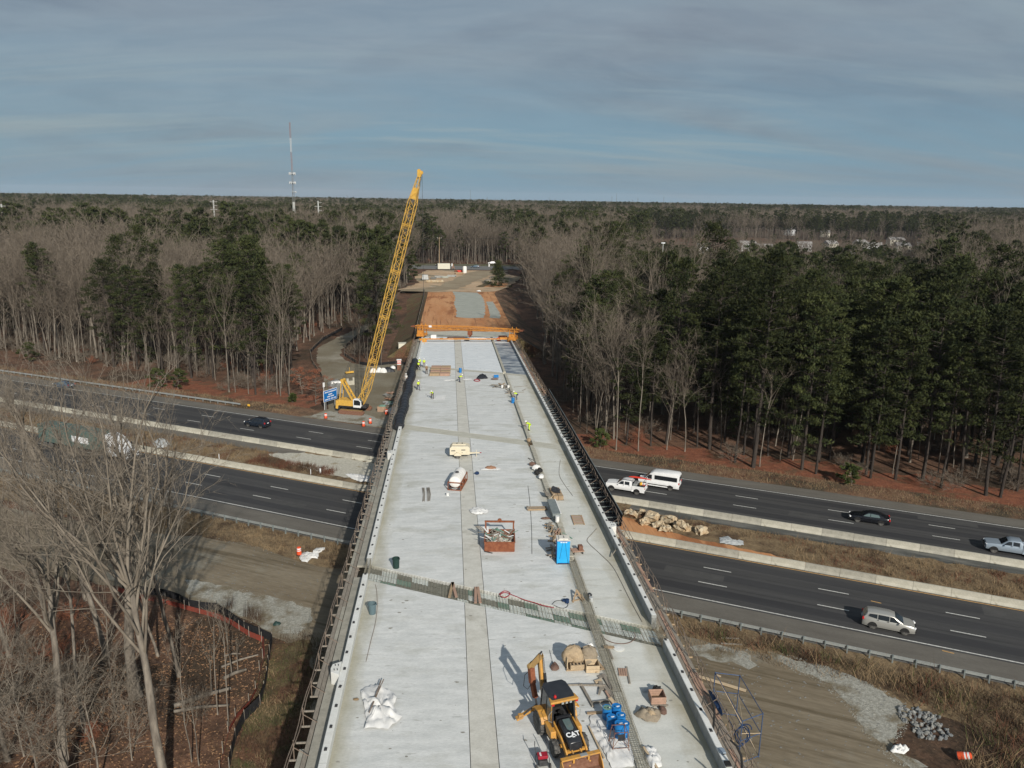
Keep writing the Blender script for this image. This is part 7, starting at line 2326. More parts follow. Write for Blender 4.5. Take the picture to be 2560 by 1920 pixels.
# bins
t = thing('trash_bin', 'dark green round bin standing left of the rebar strip', 'bin', DK(-4.72, 61.4))
MB().lathe([(.27, 0), (.30, .85), (.325, .86), (.325, .91), (.30, .91), (.28, .25), (.01, .24)], n=20).obj('body', 'bin_green', t, smooth=True)
for s in (-1, 1):
    MB().box((s * .33, 0, .8), (.05, .14, .04)).obj('handle', 'bin_green', t)
t = thing('trash_bin', 'blue-grey round bin against the left parapet below the rebar strip', 'bin', DK(-6.0, 53.75))
MB().lathe([(.25, 0), (.30, .80), (.335, .81), (.335, .87), (.305, .87), (.27, .3), (.01, .29)], n=20).obj('body', 'bin_grey', t, smooth=True)
for s in (-1, 1):
    MB().box((s * .33, 0, .76), (.06, .14, .04)).obj('handle', 'bin_grey', t)
# tank
t = thing('water_tank', 'white horizontal water tank in a rusty steel cradle on the deck', 'tank', DK(.78, 81.9), -.22)
tk = MB().lathe([(.05, -1.75), (.4, -1.72), (.62, -1.6), (.68, -1.4), (.68, -1.0), (.65, -.97), (.68, -.94), (.68, -.5), (.65, -.47), (.68, -.44), (.68, 0), (.65, .03), (.68, .06), (.68, .5), (.65, .53), (.68, .56), (.68, 1.1), (.65, 1.13), (.68, 1.4), (.62, 1.6), (.4, 1.72), (.05, 1.75)], (0, 0, .95), 24, 'Y').obj('tank_shell', 'tank_white', t, smooth=True)
MB().cyl((0, -.3, 1.6), (0, -.3, 1.72), .2, n=14).obj('filler_cap', 'dark_steel', tk)
for s in (-1, 1):
    MB().box((s * .72, 0, .1), (.1, 3.6, .14)).obj('skid', 'rust', t)
    MB().box((s * .72, 0, .95), (.07, 3.6, .08)).obj('side_rail', 'rust', t)
    for y in (-1.75, -.6, .6, 1.75):
        MB().box((s * .72, y, .52), (.08, .08, .9)).obj('upright', 'rust', t)
for y in (-1.78, 1.78):
    for z in (.1, .95):
        MB().box((0, y, z), (1.5, .08, .1)).obj('end_rail', 'rust', t)
for y in (-1.0, 0, 1.0):
    MB().box((0, y, .2), (1.4, .12, .2)).obj('cradle', 'rust', t)
for s in (-1, 1):
    MB().add([(s * .68, -1.78, .15), (s * .15, -1.78, .15), (s * .68, -1.78, .55)], [(0, 1, 2)]).obj('gusset', 'dark_steel', t)
tag(MB().cyl(DK(-.35, 78.6), DK(-.35, 78.6, .32), .16, n=12).obj('white_pail', 'tarp_white', smooth=True), 'small white pail in front of the water tank', 'pail')
# compressor
t = thing('air_compressor', 'cream towable air compressor trailer with its drawbar to the right', 'compressor', DK(1.15, 92.6), -.03)
MB().prism([(-1.25, .45), (1.25, .45), (1.25, 1.35), (1.0, 1.55), (-1.0, 1.55), (-1.25, 1.3)], -.75, .75, 'Y').obj('canopy', 'cream', t, bevel=.05)
MB().box((-.1, .25, 1.6), (1.7, .8, .12)).obj('canopy_lid', 'cream', t, bevel=.03)
for x, z in ((-.8, 1.0), (.45, 1.1)):
    MB().box((x, -.765, z), (.5, .02, .1)).obj('vent', 'dark_steel', t)
for x in (-.35, .3):
    MB().cyl((x, .1, 1.64), (x, .1, 1.78), .05, n=8).obj('exhaust', 'rubber', t)
    MB().box((x, -.77, .75), (.06, .03, .12)).obj('latch', 'rubber', t)
for s in (-1, 1):
    o = wheel_parts(t, 0, 0, .34, .2, 'dark_steel')
    o.rotation_euler = (0, 0, PI / 2)
    o.location = (-.25, s * .86, .34)
    MB().prism([(-.25 + math.cos(a) * .45, .40 + math.sin(a) * .38) for a in [PI * i / 8 for i in range(9)]], s * .74, s * .98, 'Y').obj('mudguard', 'cream', t)
MB().box((1.85, 0, .5), (1.3, .16, .12)).obj('drawbar', 'cream', t)
MB().beam((1.2, -.4, .5), (2.2, 0, .5), .08).obj('drawbar_strut', 'cream', t)
MB().cyl((2.1, 0, 0), (2.1, 0, .85), .04, n=8).obj('jack_stand', 'cream', t)
MB().box((2.6, 0, .5), (.25, .08, .08)).obj('tow_eye', 'red_paint', t)
# loose things on the deck
t = thing('rebar_bundle', 'two bundles of grey steel rods lying on the left of the deck', 'bundle', DK(-2.75, 79.0), .05)
for k in range(9):
    x = (-.35 if k < 4 else .15) + (k % 5) * .07
    MB().tube([(x, -2.1 + (k % 3) * .1, .04), (x + .12 - (.06 * (k % 2)), 0, .05), (x + .05, 2.0, .04)], .03, 5).obj('rod', 'wood_grey', t)
cloth('white_tarp', [on_deck(*q)[:2] for q in ((1172, 1275), (1195, 1268), (1222, 1278), (1218, 1285), (1188, 1287), (1177, 1283))], .12, 'tarp_white', 'white tarp scrap on the centre strip above the skip', 'tarp', .12, sd=41, z=None)
cloth('white_sheet', around(DK(4.8, 87.5), 1.35, .75, 10, 9), .06, 'tarp_white', 'white sheet under the brown sack right of the compressor', 'sheet', .06, sd=42, z=None)
cloth('brown_sack', around(DK(4.85, 87.6), .8, .55, 9, 10), .25, 'cardboard', 'flat brown sack on a white sheet right of the compressor', 'sack', .08, sd=43, z=None)
tag(MB().ball(DK(3.05, 85.5, .18), (.26, .2, .2), 10, 6, .2, 3).obj('blue_bag', 'blue_dark', smooth=True), 'small dark blue bag left of the brown sack', 'bag')
t = thing('block_pallet', 'pallet of pale blocks with dark mesh on top beside the kerb', 'pallet', DK(11.4, 77.9), .05)
for k in range(4):
    for j in range(2):
        MB().box((-.28 + j * .56, -1.0 + k * .66, .3), (.52, .62, .42)).obj('block', 'wood', t, bevel=.01)
MB().box((0, 0, .05), (1.2, 2.8, .08)).obj('pallet_base', 'wood_grey', t)
tag(MB().ball(DK(11.4, 78.4, .55), (.5, 1.0, .09), 14, 6, .3, 4).obj('mesh_scrap', 'dark_steel'), 'dark mesh scrap lying on the block pallet', 'mesh')
t = thing('wood_pallet', 'open slatted pallet lying alone in the middle of the ledge', 'pallet', DK(12.65, 71.0), -.03)
for x in (-.5, .5):
    MB().box((x, 0, .05), (.09, 2.3, .09)).obj('runner', 'wood', t)
for k in range(7):
    MB().box((0, -1.0 + k * .34, .11), (1.1, .16, .03)).obj('slat', 'wood_pink' if k % 2 else 'wood', t)
t = thing('wood_ramp', 'small leaning wooden ramp on the kerb left of the block pallet', 'ramp', DK(10.45, 77.6), .1)
MB().box((0, 0, .35), (.9, 1.4, .05), ry=.5).obj('deck_board', 'wood_grey', t)
MB().box((.25, -.72, .3), (.08, .06, .9), ry=.7).obj('edge_strip', 'wood_pale', t)
t = thing('metal_trough', 'long grey metal trough standing on the kerb', 'trough', DK(10.45, 72.8), .02)
MB().prism([(-.35, .3), (.35, .3), (.42, .85), (-.42, .85)], -1.9, 1.9, 'Y').obj('trough_body', 'galv_post', t, bevel=.02)
MB().box((.42, 0, .87), (.1, 3.8, .05)).obj('rim', 'tarp_white', t)
tag(MB().cyl(DK(10.45, 70.2, .25), DK(10.45, 70.2, .85), .2, n=12).obj('white_pail', 'tarp_white', smooth=True), 'white pail standing on the kerb at the end of the metal trough', 'pail')
t = thing('timber_bundle', 'bundle of pale timbers lying across the deck left of the trough', 'timber', DK(9.0, 74.2), .02)
for k in range(5):
    MB().beam((-1.1 + .1 * (k % 2), -.35 + k * .16, .12), (.9, -.35 + k * .16, .12), .13, .14).obj('timber', 'wood_grey' if k % 2 else 'wood', t)
MB().box((-1.1, 0, .15), (.2, .5, .3)).obj('timber_end', 'wood_grey', t)
cloth('brown_rag', around(DK(9.55, 71.6), .6, .3, 8, 7), .12, 'rag_brown', 'dark brown rag left of the metal trough', 'rag', .07, sd=44, z=None)
g = random.Random(66)
stacks = ((9.55, 69.3, 'wood_grey', 'grey timber offcuts, topmost heap between the trough and the toilet'), (9.75, 68.0, 'wood_grey', 'second timber heap down from the trough'), (10.2, 67.6, 'wood_pink', 'reddish timber scraps against the kerb above the toilet'), (9.65, 66.3, 'wood', 'pale timber heap two below the trough'), (9.95, 65.3, 'wood_grey', 'timber heap right behind the toilet'), (9.15, 63.9, 'wood_grey', 'dark timber ends showing left of the toilet'), (9.1, 62.7, 'form_wood', 'lowest timber ends left of the toilet'))
for k, (x, y, m, lab) in enumerate(stacks):
    t = thing('timber_heap', lab, 'timber', DK(x, y), g.uniform(-.3, .3))
    for i in range(6):
        a = g.uniform(-.2, .2) + (PI / 2 if i % 3 == 0 else 0)
        L = g.uniform(.35, .6)
        c = Vector((g.uniform(-.15, .15), g.uniform(-.3, .3), .08 + i * .075))
        d = Vector((math.sin(a), math.cos(a), 0)) * L
        MB().beam(c - d, c + d, .12, .09).obj('timber', m if g.random() < .7 else 'wood', t)
t = thing('hand_cart', 'small rusty steel cart on the ledge right of the toilet', 'cart', DK(11.4, 63.6), .1)
MB().box((0, 0, .25), (1.1, .7, .08)).obj('platform', 'wood_pink', t)
MB().box((.25, 0, .5), (.4, .5, .42)).obj('motor', 'rust_brown', t, bevel=.04)
MB().tube([(-.55, .25, .3), (-.8, .25, .6), (-.8, -.25, .6), (-.55, -.25, .3)], .025, 6).obj('handle', 'rust_brown', t)
for x in (-.4, .4):
    for y in (-.35, .35):
        wheel_parts(t, x, y, .12, .07, 'dark_steel')
t = thing('sawhorse', 'folded wooden sawhorse leaning by the kerb above the rebar strip', 'sawhorse', DK(9.9, 55.2), .3)
for a, b_ in (((-.5, -.5, .02), (.2, .3, .55)), ((.3, -.55, .02), (.2, .3, .55)), ((-.5, -.3, .04), (.6, -.25, .04)), ((.55, -.5, .02), (.25, .5, .5)), ((-.1, -.1, .3), (.5, -.1, .3))):
    MB().beam(a, b_, .12, .05).obj('leg', 'wood', t)
tag(MB().cyl(DK(9.1, 54.6), DK(9.1, 54.6, .3), .17, n=12).ball(DK(8.95, 54.75, .12), (.22, .16, .12), 8, 5, .2).obj('blue_bucket', 'blue_dark', smooth=True), 'blue bucket left of the folded sawhorse', 'bucket')
tag(MB().cyl(DK(11.0, 54.6, .05), DK(11.0, 54.6, .42), .16, n=12).obj('white_bucket', 'tarp_grey', smooth=True), 'grey-white bucket on the ledge across the kerb from the sawhorse', 'bucket')
tag(MB().ball(DK(11.0, 55.2, .25), (.2, .18, .22), 8, 5, .15).obj('dark_bucket', 'black_paint', smooth=True), 'dark bag just above the grey-white bucket', 'bag')
# boards across the open strip
for k, (px, py) in enumerate(((1131, 1475), (1193, 1488))):
    p = on_deck(px, py)
    t = thing('bridging_planks', ('left pair of planks bridging the rebar strip', 'right pair of planks bridging the rebar strip')[k], 'planks', p, 0)
    for x in ((-.12, .14) if k else (-.1, .16)):
        o = MB().box((x, 0, .04), (.22, 2.6 if k else 2.5, .05), rz=.04 * (1 if x > 0 else -1) * (3 if not k else 1)).obj('plank', 'wood_pink' if x > 0 or k else 'wood', t)
def hose(name, pts, r, m, label, h=.03):
    P = []
    for i in range(len(pts) - 1):
        p0, p1, p2, p3 = (Vector(pts[max(0, min(len(pts) - 1, i + d))]) for d in (-1, 0, 1, 2))
        for s in range(6):
            q = s / 6
            P.append(.5 * ((2 * p1) + (p2 - p0) * q + (2 * p0 - 5 * p1 + 4 * p2 - p3) * q * q + (3 * p1 - p0 - 3 * p2 + p3) * q ** 3))
    P.append(Vector(pts[-1]))
    P = [DK(p.x, p.y, h) for p in P]
    return tag(MB().tube(P, r, 5, False).obj(name, m, smooth=True), label, 'hose')
od = lambda *q: [on_deck(a, b_) for a, b_ in q]
hose('red_hose', od((1248, 1486), (1262, 1478), (1275, 1484), (1265, 1494), (1250, 1490), (1262, 1482), (1285, 1490), (1310, 1500), (1335, 1507), (1360, 1515), (1385, 1520)), .035, 'red_paint', 'red hose looped on the rebar strip')
hose('black_hose', od((1380, 1512), (1390, 1503), (1408, 1503), (1420, 1512), (1412, 1521), (1396, 1519), (1384, 1513)), .02, 'rubber', 'thin black hose coiled in a ring above the rebar strip')
hose('brown_hose', od((1505, 1590), (1515, 1600), (1535, 1608), (1560, 1610), (1580, 1604), (1588, 1592), (1584, 1582)), .03, 'rag_brown', 'brown hose curving on the ledge below the rebar strip')
hose('thin_cord', od((938, 1462), (942, 1480), (943, 1520), (938, 1560), (928, 1600), (915, 1655)), .02, 'steel_rust', 'thin grey cord curving down the left of the deck')  # a cord, laid out by the hose function
hose('thin_cord', od((1320, 1215), (1325, 1260), (1329, 1320), (1330, 1385)), .018, 'rubber', 'thin dark cord running straight up the deck left of the timber')
hose('grey_hose', od((1492, 1322), (1480, 1335), (1468, 1350), (1475, 1362), (1500, 1385), (1530, 1415), (1550, 1450), (1575, 1500), (1605, 1555)), .025, 'wood_grey', 'long grey hose snaking down the ledge below the lamp pedestal')
hose('thin_cord', od((1401, 1150), (1398, 1185), (1410, 1210), (1432, 1240)), .02, 'wood_grey', 'thin cord curving on the ledge above the block pallet')
# clutter along the kerb
for k, (x, y, m, s, lab) in enumerate(((10.2, 86.8, 'tarp_white', (.5, .45, .35), 'white bag on the kerb above the black rings'), (10.1, 85.1, 'rubber', (.35, .35, .3), 'left black hose ring by the kerb'), (10.45, 85.4, 'rubber', (.32, .3, .35), 'right black hose ring by the kerb'), (10.4, 83.6, 'tarp_white', (.35, .5, .25), 'white bag on the kerb below the black rings'), (9.9, 88.5, 'rag_brown', (.4, .25, .25), 'brown scrap beside the kerb above the white bags'),
                                       (10.45, 98.4, 'wood', (.28, .4, .3), 'round tan bucket on the kerb at the far joint'))):
    tag(MB().ball(DK(x, y, s[2] * .9 + (.1 if x > 10.2 else 0)), s, 11, 7, .16, k).obj('bag' if 'bag' in lab else 'scrap', m, smooth=True), lab, 'bag' if 'bag' in lab else 'scrap')
board('board', DK(9.7, 91.5, .05), DK(10.3, 89.2, .4), .1, .05, 'wood_grey', 'grey stick leaning on the kerb above the white bags')
board('board', DK(10.6, 67.5, .25), DK(11.4, 66.6, .05), .1, .05, 'form_green', 'greenish bar lying off the kerb behind the toilet')
board('board', DK(14.2, 62.4, .1), DK(15.5, 63.7, .95), .07, .07, 'wood_grey', 'grey rod leaning on the right parapet')
# middle distance on the deck
t = thing('timber_stack', 'low wide stack of pinkish timbers behind the workers on the left', 'timber', DK(-2.0, 148.6), -.02)
for r_ in range(4):
    for k in range(2):
        MB().box((-.95 + k * 1.95 + .1 * (r_ % 2), -3.0 + r_ * 2.0, .3), (1.9, 1.5, .55)).obj('timber', 'wood_pink' if (r_ + k) % 2 else 'wood', t, bevel=.02)
for k in range(2):
    MB().box((0, -4.0 + k * .5, .1), (4.4, .12, .12)).obj('bearer', 'wood_grey', t)
drum('blue drum standing on the centre strip by a worker', DK(1.96, 148.2, 0))
o = drum('blue drum lying on its side right of the black bag', DK(8.25, 142.8), lie=R(95))
drum('blue drum standing at the kerb beside the bent worker', DK(10.2, 121.6))
for q in (1.5, 1.5, 1.5):
    pass
cloth('black_bag', [(4.9, 141.2), (6.0, 141.5), (7.1, 141.9), (7.0, 143.2), (6.2, 145.4), (5.6, 144.0), (5.0, 142.4)], .55, 'poly_black', 'large black bag lying on the deck beyond the far joint', 'bag', .15, sd=51, z=None)
cloth('white_strip', [(-1.3, 139.9), (0.8, 140.2), (.9, 141.2), (-.2, 141.1), (-1.3, 140.7)], .08, 'tarp_white', 'white strip of sheeting left of the bending worker', 'sheet', .05, sd=52, z=None)
cloth('white_strip', [(2.3, 140.4), (3.9, 140.6), (4.2, 141.6), (2.8, 141.9), (2.3, 141.2)], .08, 'tarp_white', 'white strip of sheeting right of the bending worker', 'sheet', .05, sd=53, z=None)
cloth('white_sheet', [(-2.9, 124.0), (-.9, 124.0), (-.8, 127.6), (-2.5, 127.8)], .03, 'tarp_white', 'flat white sheet beside the stooping worker', 'sheet', .04, sd=54, z=None)
tag(MB().tube([DK(4.95 + .55 * math.cos(a), 140.1 + .9 * math.sin(a), .08) for a in np.linspace(0, 6.28, 17)], .08, 6, False).obj('red_hose_ring', 'red_paint', smooth=True), 'red hose ring on the deck left of the black bag', 'hose')
tag(MB().ball(DK(8.3, 140.9, .15), (.7, .3, .15), 9, 5, .2).obj('red_scrap', 'rag_brown', smooth=True), 'reddish scrap in front of the lying blue drum', 'scrap')
for k, (x, y, m, lab) in enumerate(((9.3, 134.9, 'wood', 'tan board heap at the kerb beyond the bent worker'), (9.9, 133.6, 'wood_grey', 'grey board heap just right of the tan one'), (10.1, 129.2, 'wood_grey', 'dark board heap at the kerb above the bent worker'), (8.0, 134.2, 'wood_grey', 'low grey boards pointing left from the kerb'))):
    t = thing('timber_heap', lab, 'timber', DK(x, y), .2 * k)
    for i in range(5):
        c = Vector((g.uniform(-.3, .3), g.uniform(-.5, .5), .08 + i * .1))
        a = g.uniform(0, PI)
        d = Vector((math.sin(a), math.cos(a) * 1.2, 0)) * .6
        MB().beam(c - d, c + d, .16, .1).obj('timber', m, t)
for k, (x, y) in enumerate(((10.3, 133.0), (9.2, 133.2))):
    tag(MB().cyl(DK(x, y, .1), DK(x, y, .6), .22, n=10).obj('white_pail', 'tarp_white', smooth=True), ('white pail standing on the kerb among the board heaps', 'white pail left of the kerb among the board heaps')[k], 'pail')
for k, (a, b_) in enumerate((((11.4, 134.0), (13.9, 135.0)), ((11.5, 129.5), (12.8, 129.8)), ((12.6, 131.0), (13.4, 132.4)))):
    board('board', DK(*a, .05), DK(*b_, .05), .12, .05, 'wood_grey', ('longest thin board on the ledge by the far board heaps', 'short thin board on the ledge nearest the bent worker', 'crooked thin board in the middle of the ledge')[k])
# black roll of sheeting on the left parapet
t = thing('sheeting_roll', 'long black bundle of rolled sheeting lying on the left parapet', 'roll', DK(-7.4, 105))
y = 105.0
g = random.Random(71)
k = 0
while y < 157:
    L = g.uniform(1.7, 2.6)
    b = MB()
    rr = []
    n = 6
    V, F = [], []
    for i in range(n + 1):
        q = y + L * i / n
        env = .72 * (1 - .14 * abs(2 * i / n - 1) ** 3) * g.uniform(.96, 1.04)
        for j in range(14):
            a = 2 * PI * j / 14
            r2 = env * (1 + .05 * math.sin(3 * a + i) + g.uniform(-.03, .03))
            V.append((.12 + .12 * math.sin(q * .5) + math.cos(a) * r2, q - 105, dz(q) - dz(105) + .62 + math.sin(a) * r2 * .9))
    F = [(i * 14 + j, i * 14 + (j + 1) % 14, (i + 1) * 14 + (j + 1) % 14, (i + 1) * 14 + j) for i in range(n) for j in range(14)] + [tuple(range(14)), tuple(range(n * 14, n * 14 + 14))]
    b.add(V, F)
    b.obj('roll_section', 'poly_black', t, smooth=True)
    y += L - .05
    k += 1
# black netting along the right walkway
t = thing('debris_netting', 'black netting lining the right walkway, crossed by pale joists', 'netting', DK(16.4, 70))
def strip3(x0, x1, y0, y1, h0, h1, m, name):
    n = int((y1 - y0) / 2)
    V = []
    for i in range(n + 1):
        y = y0 + (y1 - y0) * i / n
        V += [(x0 - 16.4, y - 70, dz(y) - dz(70) + h0), (x1 - 16.4, y - 70, dz(y) - dz(70) + h1 + .04 * math.sin(i * 1.3))]
    MB().add(V, [(2 * i, 2 * i + 1, 2 * i + 3, 2 * i + 2) for i in range(n)]).obj(name, m, t, fix=False)
strip3(15.32, 16.85, 70, 128, -.27, -.27, 'fabric_black', 'floor_sheet')
strip3(16.85, 16.95, 70, 128, -.3, .95, 'fabric_black', 'side_sheet')
jm = MB().box((0, 0, 0), (1.5, .09, .08)).mesh('joist', 'galv_post')
y = 70.6
while y < 128:
    o = link(jm, 'joist', t)
    o.location = (-.3, y - 70, dz(y) - dz(70) - .15)
    y += 1.45
MB().tube([(.52, q - 70, dz(q) - dz(70) + .98) for q in np.arange(70, 129, 2.)], .04, 5, False).obj('top_rail', 'galv_post', t)
# bent black pipes and scaffold bay outside the right parapet
for k, (x, y) in enumerate(((15.45, 38.6), (15.5, 34.3), (15.42, 31.5))):
    tag(MB().tube([DK(x, y, .2), DK(x, y, 1.5), DK(x - .05, y + .12, 2.0), DK(x - .22, y + .45, 2.35), DK(x - .45, y + .8, 2.45)], [.07, .07, .07, .065, .05], 8).obj('bent_pipe', 'rubber', smooth=True), ('upper bent black pipe rising outside the right parapet', 'lower bent black pipe rising outside the right parapet', 'bent black pipe at the bottom edge outside the right parapet')[k], 'pipe')
t = thing('scaffold_bay', 'blue steel scaffold bay hung outside the right walkway', 'scaffold', DK(17.6, 40.6, -.4), .0)
cs = [(-.5, 2.6), (-.5, -2.2), (1.0, 2.2), (1.0, -1.6)]
for x, y in cs:
    MB().tube([(x, y, -1.6), (x, y, 1.5)], .035, 6).obj('standard', 'scaffold_blue', t)
for z in (-1.5, .1, 1.45):
    for (a, b_) in ((0, 1), (2, 3), (0, 2), (1, 3)):
        MB().tube([(*cs[a], z), (*cs[b_], z)], .03, 6).obj('ledger', 'scaffold_blue', t)
MB().tube([(*cs[0], 1.45), (*cs[3], -1.5)], .02, 5).obj('cross_brace', 'wood_pale', t)
MB().tube([(*cs[2], .1), (*cs[1], 1.45)], .02, 5).obj('cross_brace', 'wood_pale', t)
MB().tube([(*cs[1], .6), (*cs[3], .1)], .02, 5).obj('cross_brace', 'wood_pale', t)
tag(MB().tube([DK(17.35 + .42 * math.cos(a) * (1 + .15 * math.sin(a * 1.7)), 38.5 + .30 * math.sin(a) + .03 * a, .15 + .42 * math.sin(a * 1.0 + .5) - .04 * a) for a in np.linspace(0, 19, 60)], .035, 5, False).obj('blue_hose_coil', 'blue_dark', smooth=True), 'dark blue hose coil hanging in the scaffold bay', 'hose coil')
tag(MB().ball(DK(16.6, 41.5, .15), (.14, 1.1, .14), 10, 8, .35, 3).obj('blue_hose_bundle', 'blue_dark', smooth=True), 'dark blue bundle lying along the walkway rail by the scaffold', 'bundle')
for k, (x, y) in enumerate(((15.12, 36.2), (15.08, 35.2))):
    tag(MB().box(DK(x, y, .87), (.34, .4, .1)).obj('blue_cloth' if k == 0 else 'black_tool', 'silver_blue' if k == 0 else 'rubber', bevel=.03), ('blue-grey cloth on top of the right parapet', 'small black tool on top of the right parapet')[k], 'cloth' if k == 0 else 'tool')
# ------------------------------------------------------------------ deck finishing machine
t = thing('deck_finisher', 'orange truss deck finishing machine spanning the far end of the deck', 'machine', DK(4.0, 192), R(-17))
z0 = dz(192)
def L_(x, y, h):
    return Vector(((x - 4) * 1.04, y - 192, dz(y - (x - 4) * .29) - z0 + h))
b_ch = []
for (y, h) in ((191.6, 2.6), (193.0, 2.6), (191.6, 3.2), (193.0, 3.2)):
    top_ = h > 3
    pts = [L_(x, y, h + (.25 * (1 - abs(x - 4) / 12.5) if top_ else 0)) for x in np.linspace(-8.8, 17.2, 9)]
    MB().tube(pts, .07, 5).obj('truss_chord', 'paver_orange', t)
b = MB()
n = 26
for i in range(n):
    x0, x1 = -8.8 + 26 * i / n, -8.8 + 26 * (i + 1) / n
    for y in (191.6, 193.0):
        b.tube([L_(x0, y, 2.6 if i % 2 else 3.25), L_(x1, y, 3.25 if i % 2 else 2.6)], .045, 4, False)
        b.tube([L_(x0, y, 2.6), L_(x0, y, 3.25)], .04, 4, False)
    b.tube([L_(x0, 191.6, 3.25), L_(x1, 193.0, 3.25)], .04, 4, False)
    b.tube([L_(x0, 191.6, 2.6), L_(x0, 193.0, 2.6)], .04, 4, False)
o = b.obj('truss_lacing', 'paver_orange', t)
o['kind'] = 'stuff'
for x in (-7.3, 15.6):
    for dx in (-.8, .8):
        for y in (190.9, 193.7):
            MB().beam(L_(x + dx, y, .5), L_(x + dx * .6, y, 3.6), .16).obj('leg', 'paver_orange', t)
    MB().box(L_(x, 192.3, .9), (1.9, 3.2, .5)).obj('bogie_beam', 'paver_orange', t, bevel=.03)
    MB().box(L_(x, 191.4, 1.6), (1.3, 1.0, 1.0)).obj('power_pack', 'paver_orange', t, bevel=.05)
    for y in (191, 193.6):
        MB().lathe([(.3, -.12), (.3, .12)], L_(x, y, .45), 14, 'X').obj('bogie_wheel', 'dark_steel', t, smooth=True)
for sx in (-9.4, 17.6):
    MB().box(L_(sx, 192.3, 3.0), (1.0, 1.7, .25)).obj('end_platform', 'rust', t)
MB().box(L_(4.9, 192.3, 1.9), (1.0, 1.2, 1.3)).obj('finishing_carriage', 'rust', t, bevel=.05)
MB().lathe([(.2, -.6), (.2, .6)], L_(4.9, 192.3, 1.0), 14, 'Y').obj('finishing_roller', 'rust', t, smooth=True)
MB().box(L_(-4.9, 191.4, 3.2), (.75, .05, .5)).obj('name_plate', 'sign_white', t)
t = thing('work_bridge', 'low orange work bridge lying across the deck in front of the finishing machine', 'work bridge', DK(4.0, 189))
z0 = dz(189)
def L_(x, y, h):
    return Vector((x - 4, y - 189, dz(y) - z0 + h))
for y in (188.6, 189.4):
    MB().tube([L_(-7.6, y, .75), L_(16.0, y, .75)], .07, 5).obj('rail', 'paver_orange', t)
for k in range(10):
    MB().box(L_(-6.6 + k * 2.4, 189, .62), (2.3, .75, .06)).obj('walk_board', 'wood_pale' if k % 3 else 'cat_yellow', t)
for x in (-6.6, 15.0):
    MB().box(L_(x, 189, .4), (1.6, 1.2, .7)).obj('end_truck', 'paver_orange', t, bevel=.05)
MB().box(L_(13.6, 189, .9), (2.6, .9, .5)).obj('engine_box', 'paver_orange', t, bevel=.05)
for k, (x, y, L, w, h, m, lab) in enumerate(((-4.2, 194.6, 1.4, .9, .9, 'tarp_white', 'white box near the left leg of the finishing machine'), (1.5, 193.6, 4.5, 1.6, .5, 'rag_brown', 'brown board pile under the finishing machine'), (-2.2, 192.6, .9, .5, .4, 'black_paint', 'small black box under the truss at the left'), (.1, 192.2, 1.5, .8, .35, 'tarp_white', 'white slab beside the brown board pile'), (8.0, 194.2, 6.2, .3, .2, 'tarp_white', 'long white beam under the finishing machine'), (12.2, 190.9, .9, .9, .7, 'red_bright', 'red and white box at the right end of the work bridge'), (4.2, 191.2, 1.2, .7, .3, 'black_paint', 'dark hose heap under the machine carriage'), (13.4, 193.9, 2.2, .9, .8, 'rust', 'rusty equipment beside the right leg of the machine'))):
    tag(MB().box(DK(x, y, h / 2 + .02), (L, w, h)).box(DK(x + .1, y, h + .04), (L * .8, w * .7, .08)).obj('equipment' if k in (5, 6, 7) else 'site_material', m, bevel=.03), lab, 'equipment' if k in (5, 6, 7) else 'material')
# ------------------------------------------------------------------ far end
t = thing('container', 'pale upright container beside the side road', 'container', Vector((-3.3, 421, 3.1)), .1)
MB().box((0, 0, 1.5), (6.6, 2.6, 2.9)).obj('shell', 'beige_box', t, bevel=.04)
for k in range(12):
    MB().box((-3.0 + k * .55, -1.32, 1.5), (.12, .05, 2.7)).obj('rib', 'beige_box', t)
tag(MB().beam((1.0, 420, 3.1), (1.9, 420.5, 5.8), .25).beam((2.6, 420, 3.1), (1.6, 420.5, 5.8), .25).beam((1.2, 420, 4), (2.3, 420, 4), .2).obj('brown_trestle', 'cardboard'), 'brown trestle leaning beside the pale container', 'trestle')
t = thing('white_tank', 'white upright tank standing where the haul road begins', 'tank', Vector((7.6, 399, 3.1)))
MB().lathe([(1.0, 0), (1.05, .3), (1.05, 3.0), (.7, 3.4), (.3, 3.5)], n=18).obj('tank_shell', 'tank_white', t, smooth=True)
t = thing('white_box_trailer', 'white box trailer on the left edge of the far fill', 'trailer', Vector((-11.5, 362, 3.1)), .1)
MB().box((0, 0, 1.4), (3.2, 2.4, 2.2), tp=.8).obj('box_body', 'tarp_grey', t, bevel=.2)
for s in (-1, 1):
    wheel_parts(t, s * 1.6, 0, .4, .25)
labs = ['pale pipe pile nearest the white box trailer, front row', 'short pale pipe pile right of the front one', 'pale pipe pile in the back row, left', 'pale pipe pile in the back row, middle', 'pale pipe pile in the back row, right', 'grey stone mound between the pipe rows', 'red-brown equipment beside the white tank', 'pink-red wrapped load beside the white tank', 'low wooden blocks in front of the white tank']
for k, (x, y, L, m) in enumerate(((-8.5, 352, 4.2, 'rubble'), (-4.8, 353, 3.6, 'rubble'), (-5.2, 372, 4.0, 'parapet_face'), (-2.2, 371, 3.0, 'stone_base'), (.8, 377, 4.0, 'parapet_face'), (-7.8, 366, 2.6, 'stone_white'), (3.6, 404, 2.0, 'rust_brown'), (5.3, 402, 2.6, 'red_bright'), (4.6, 391, 4.0, 'wood'))):
    b = MB()
    for i in range(5):
        b.tube([(x - L / 2 + g.uniform(-.3, .3), y + (i % 3) * .6, 3.35 + (i // 3) * .5), (x + L / 2 + g.uniform(-.3, .3), y + (i % 3) * .6 + g.uniform(-.3, .3), 3.4 + (i // 3) * .5)], .28, 8)
    tag(b.obj('pipe_pile' if k < 5 else 'site_material', m, smooth=True), labs[k], 'pipes' if k < 5 else 'material')
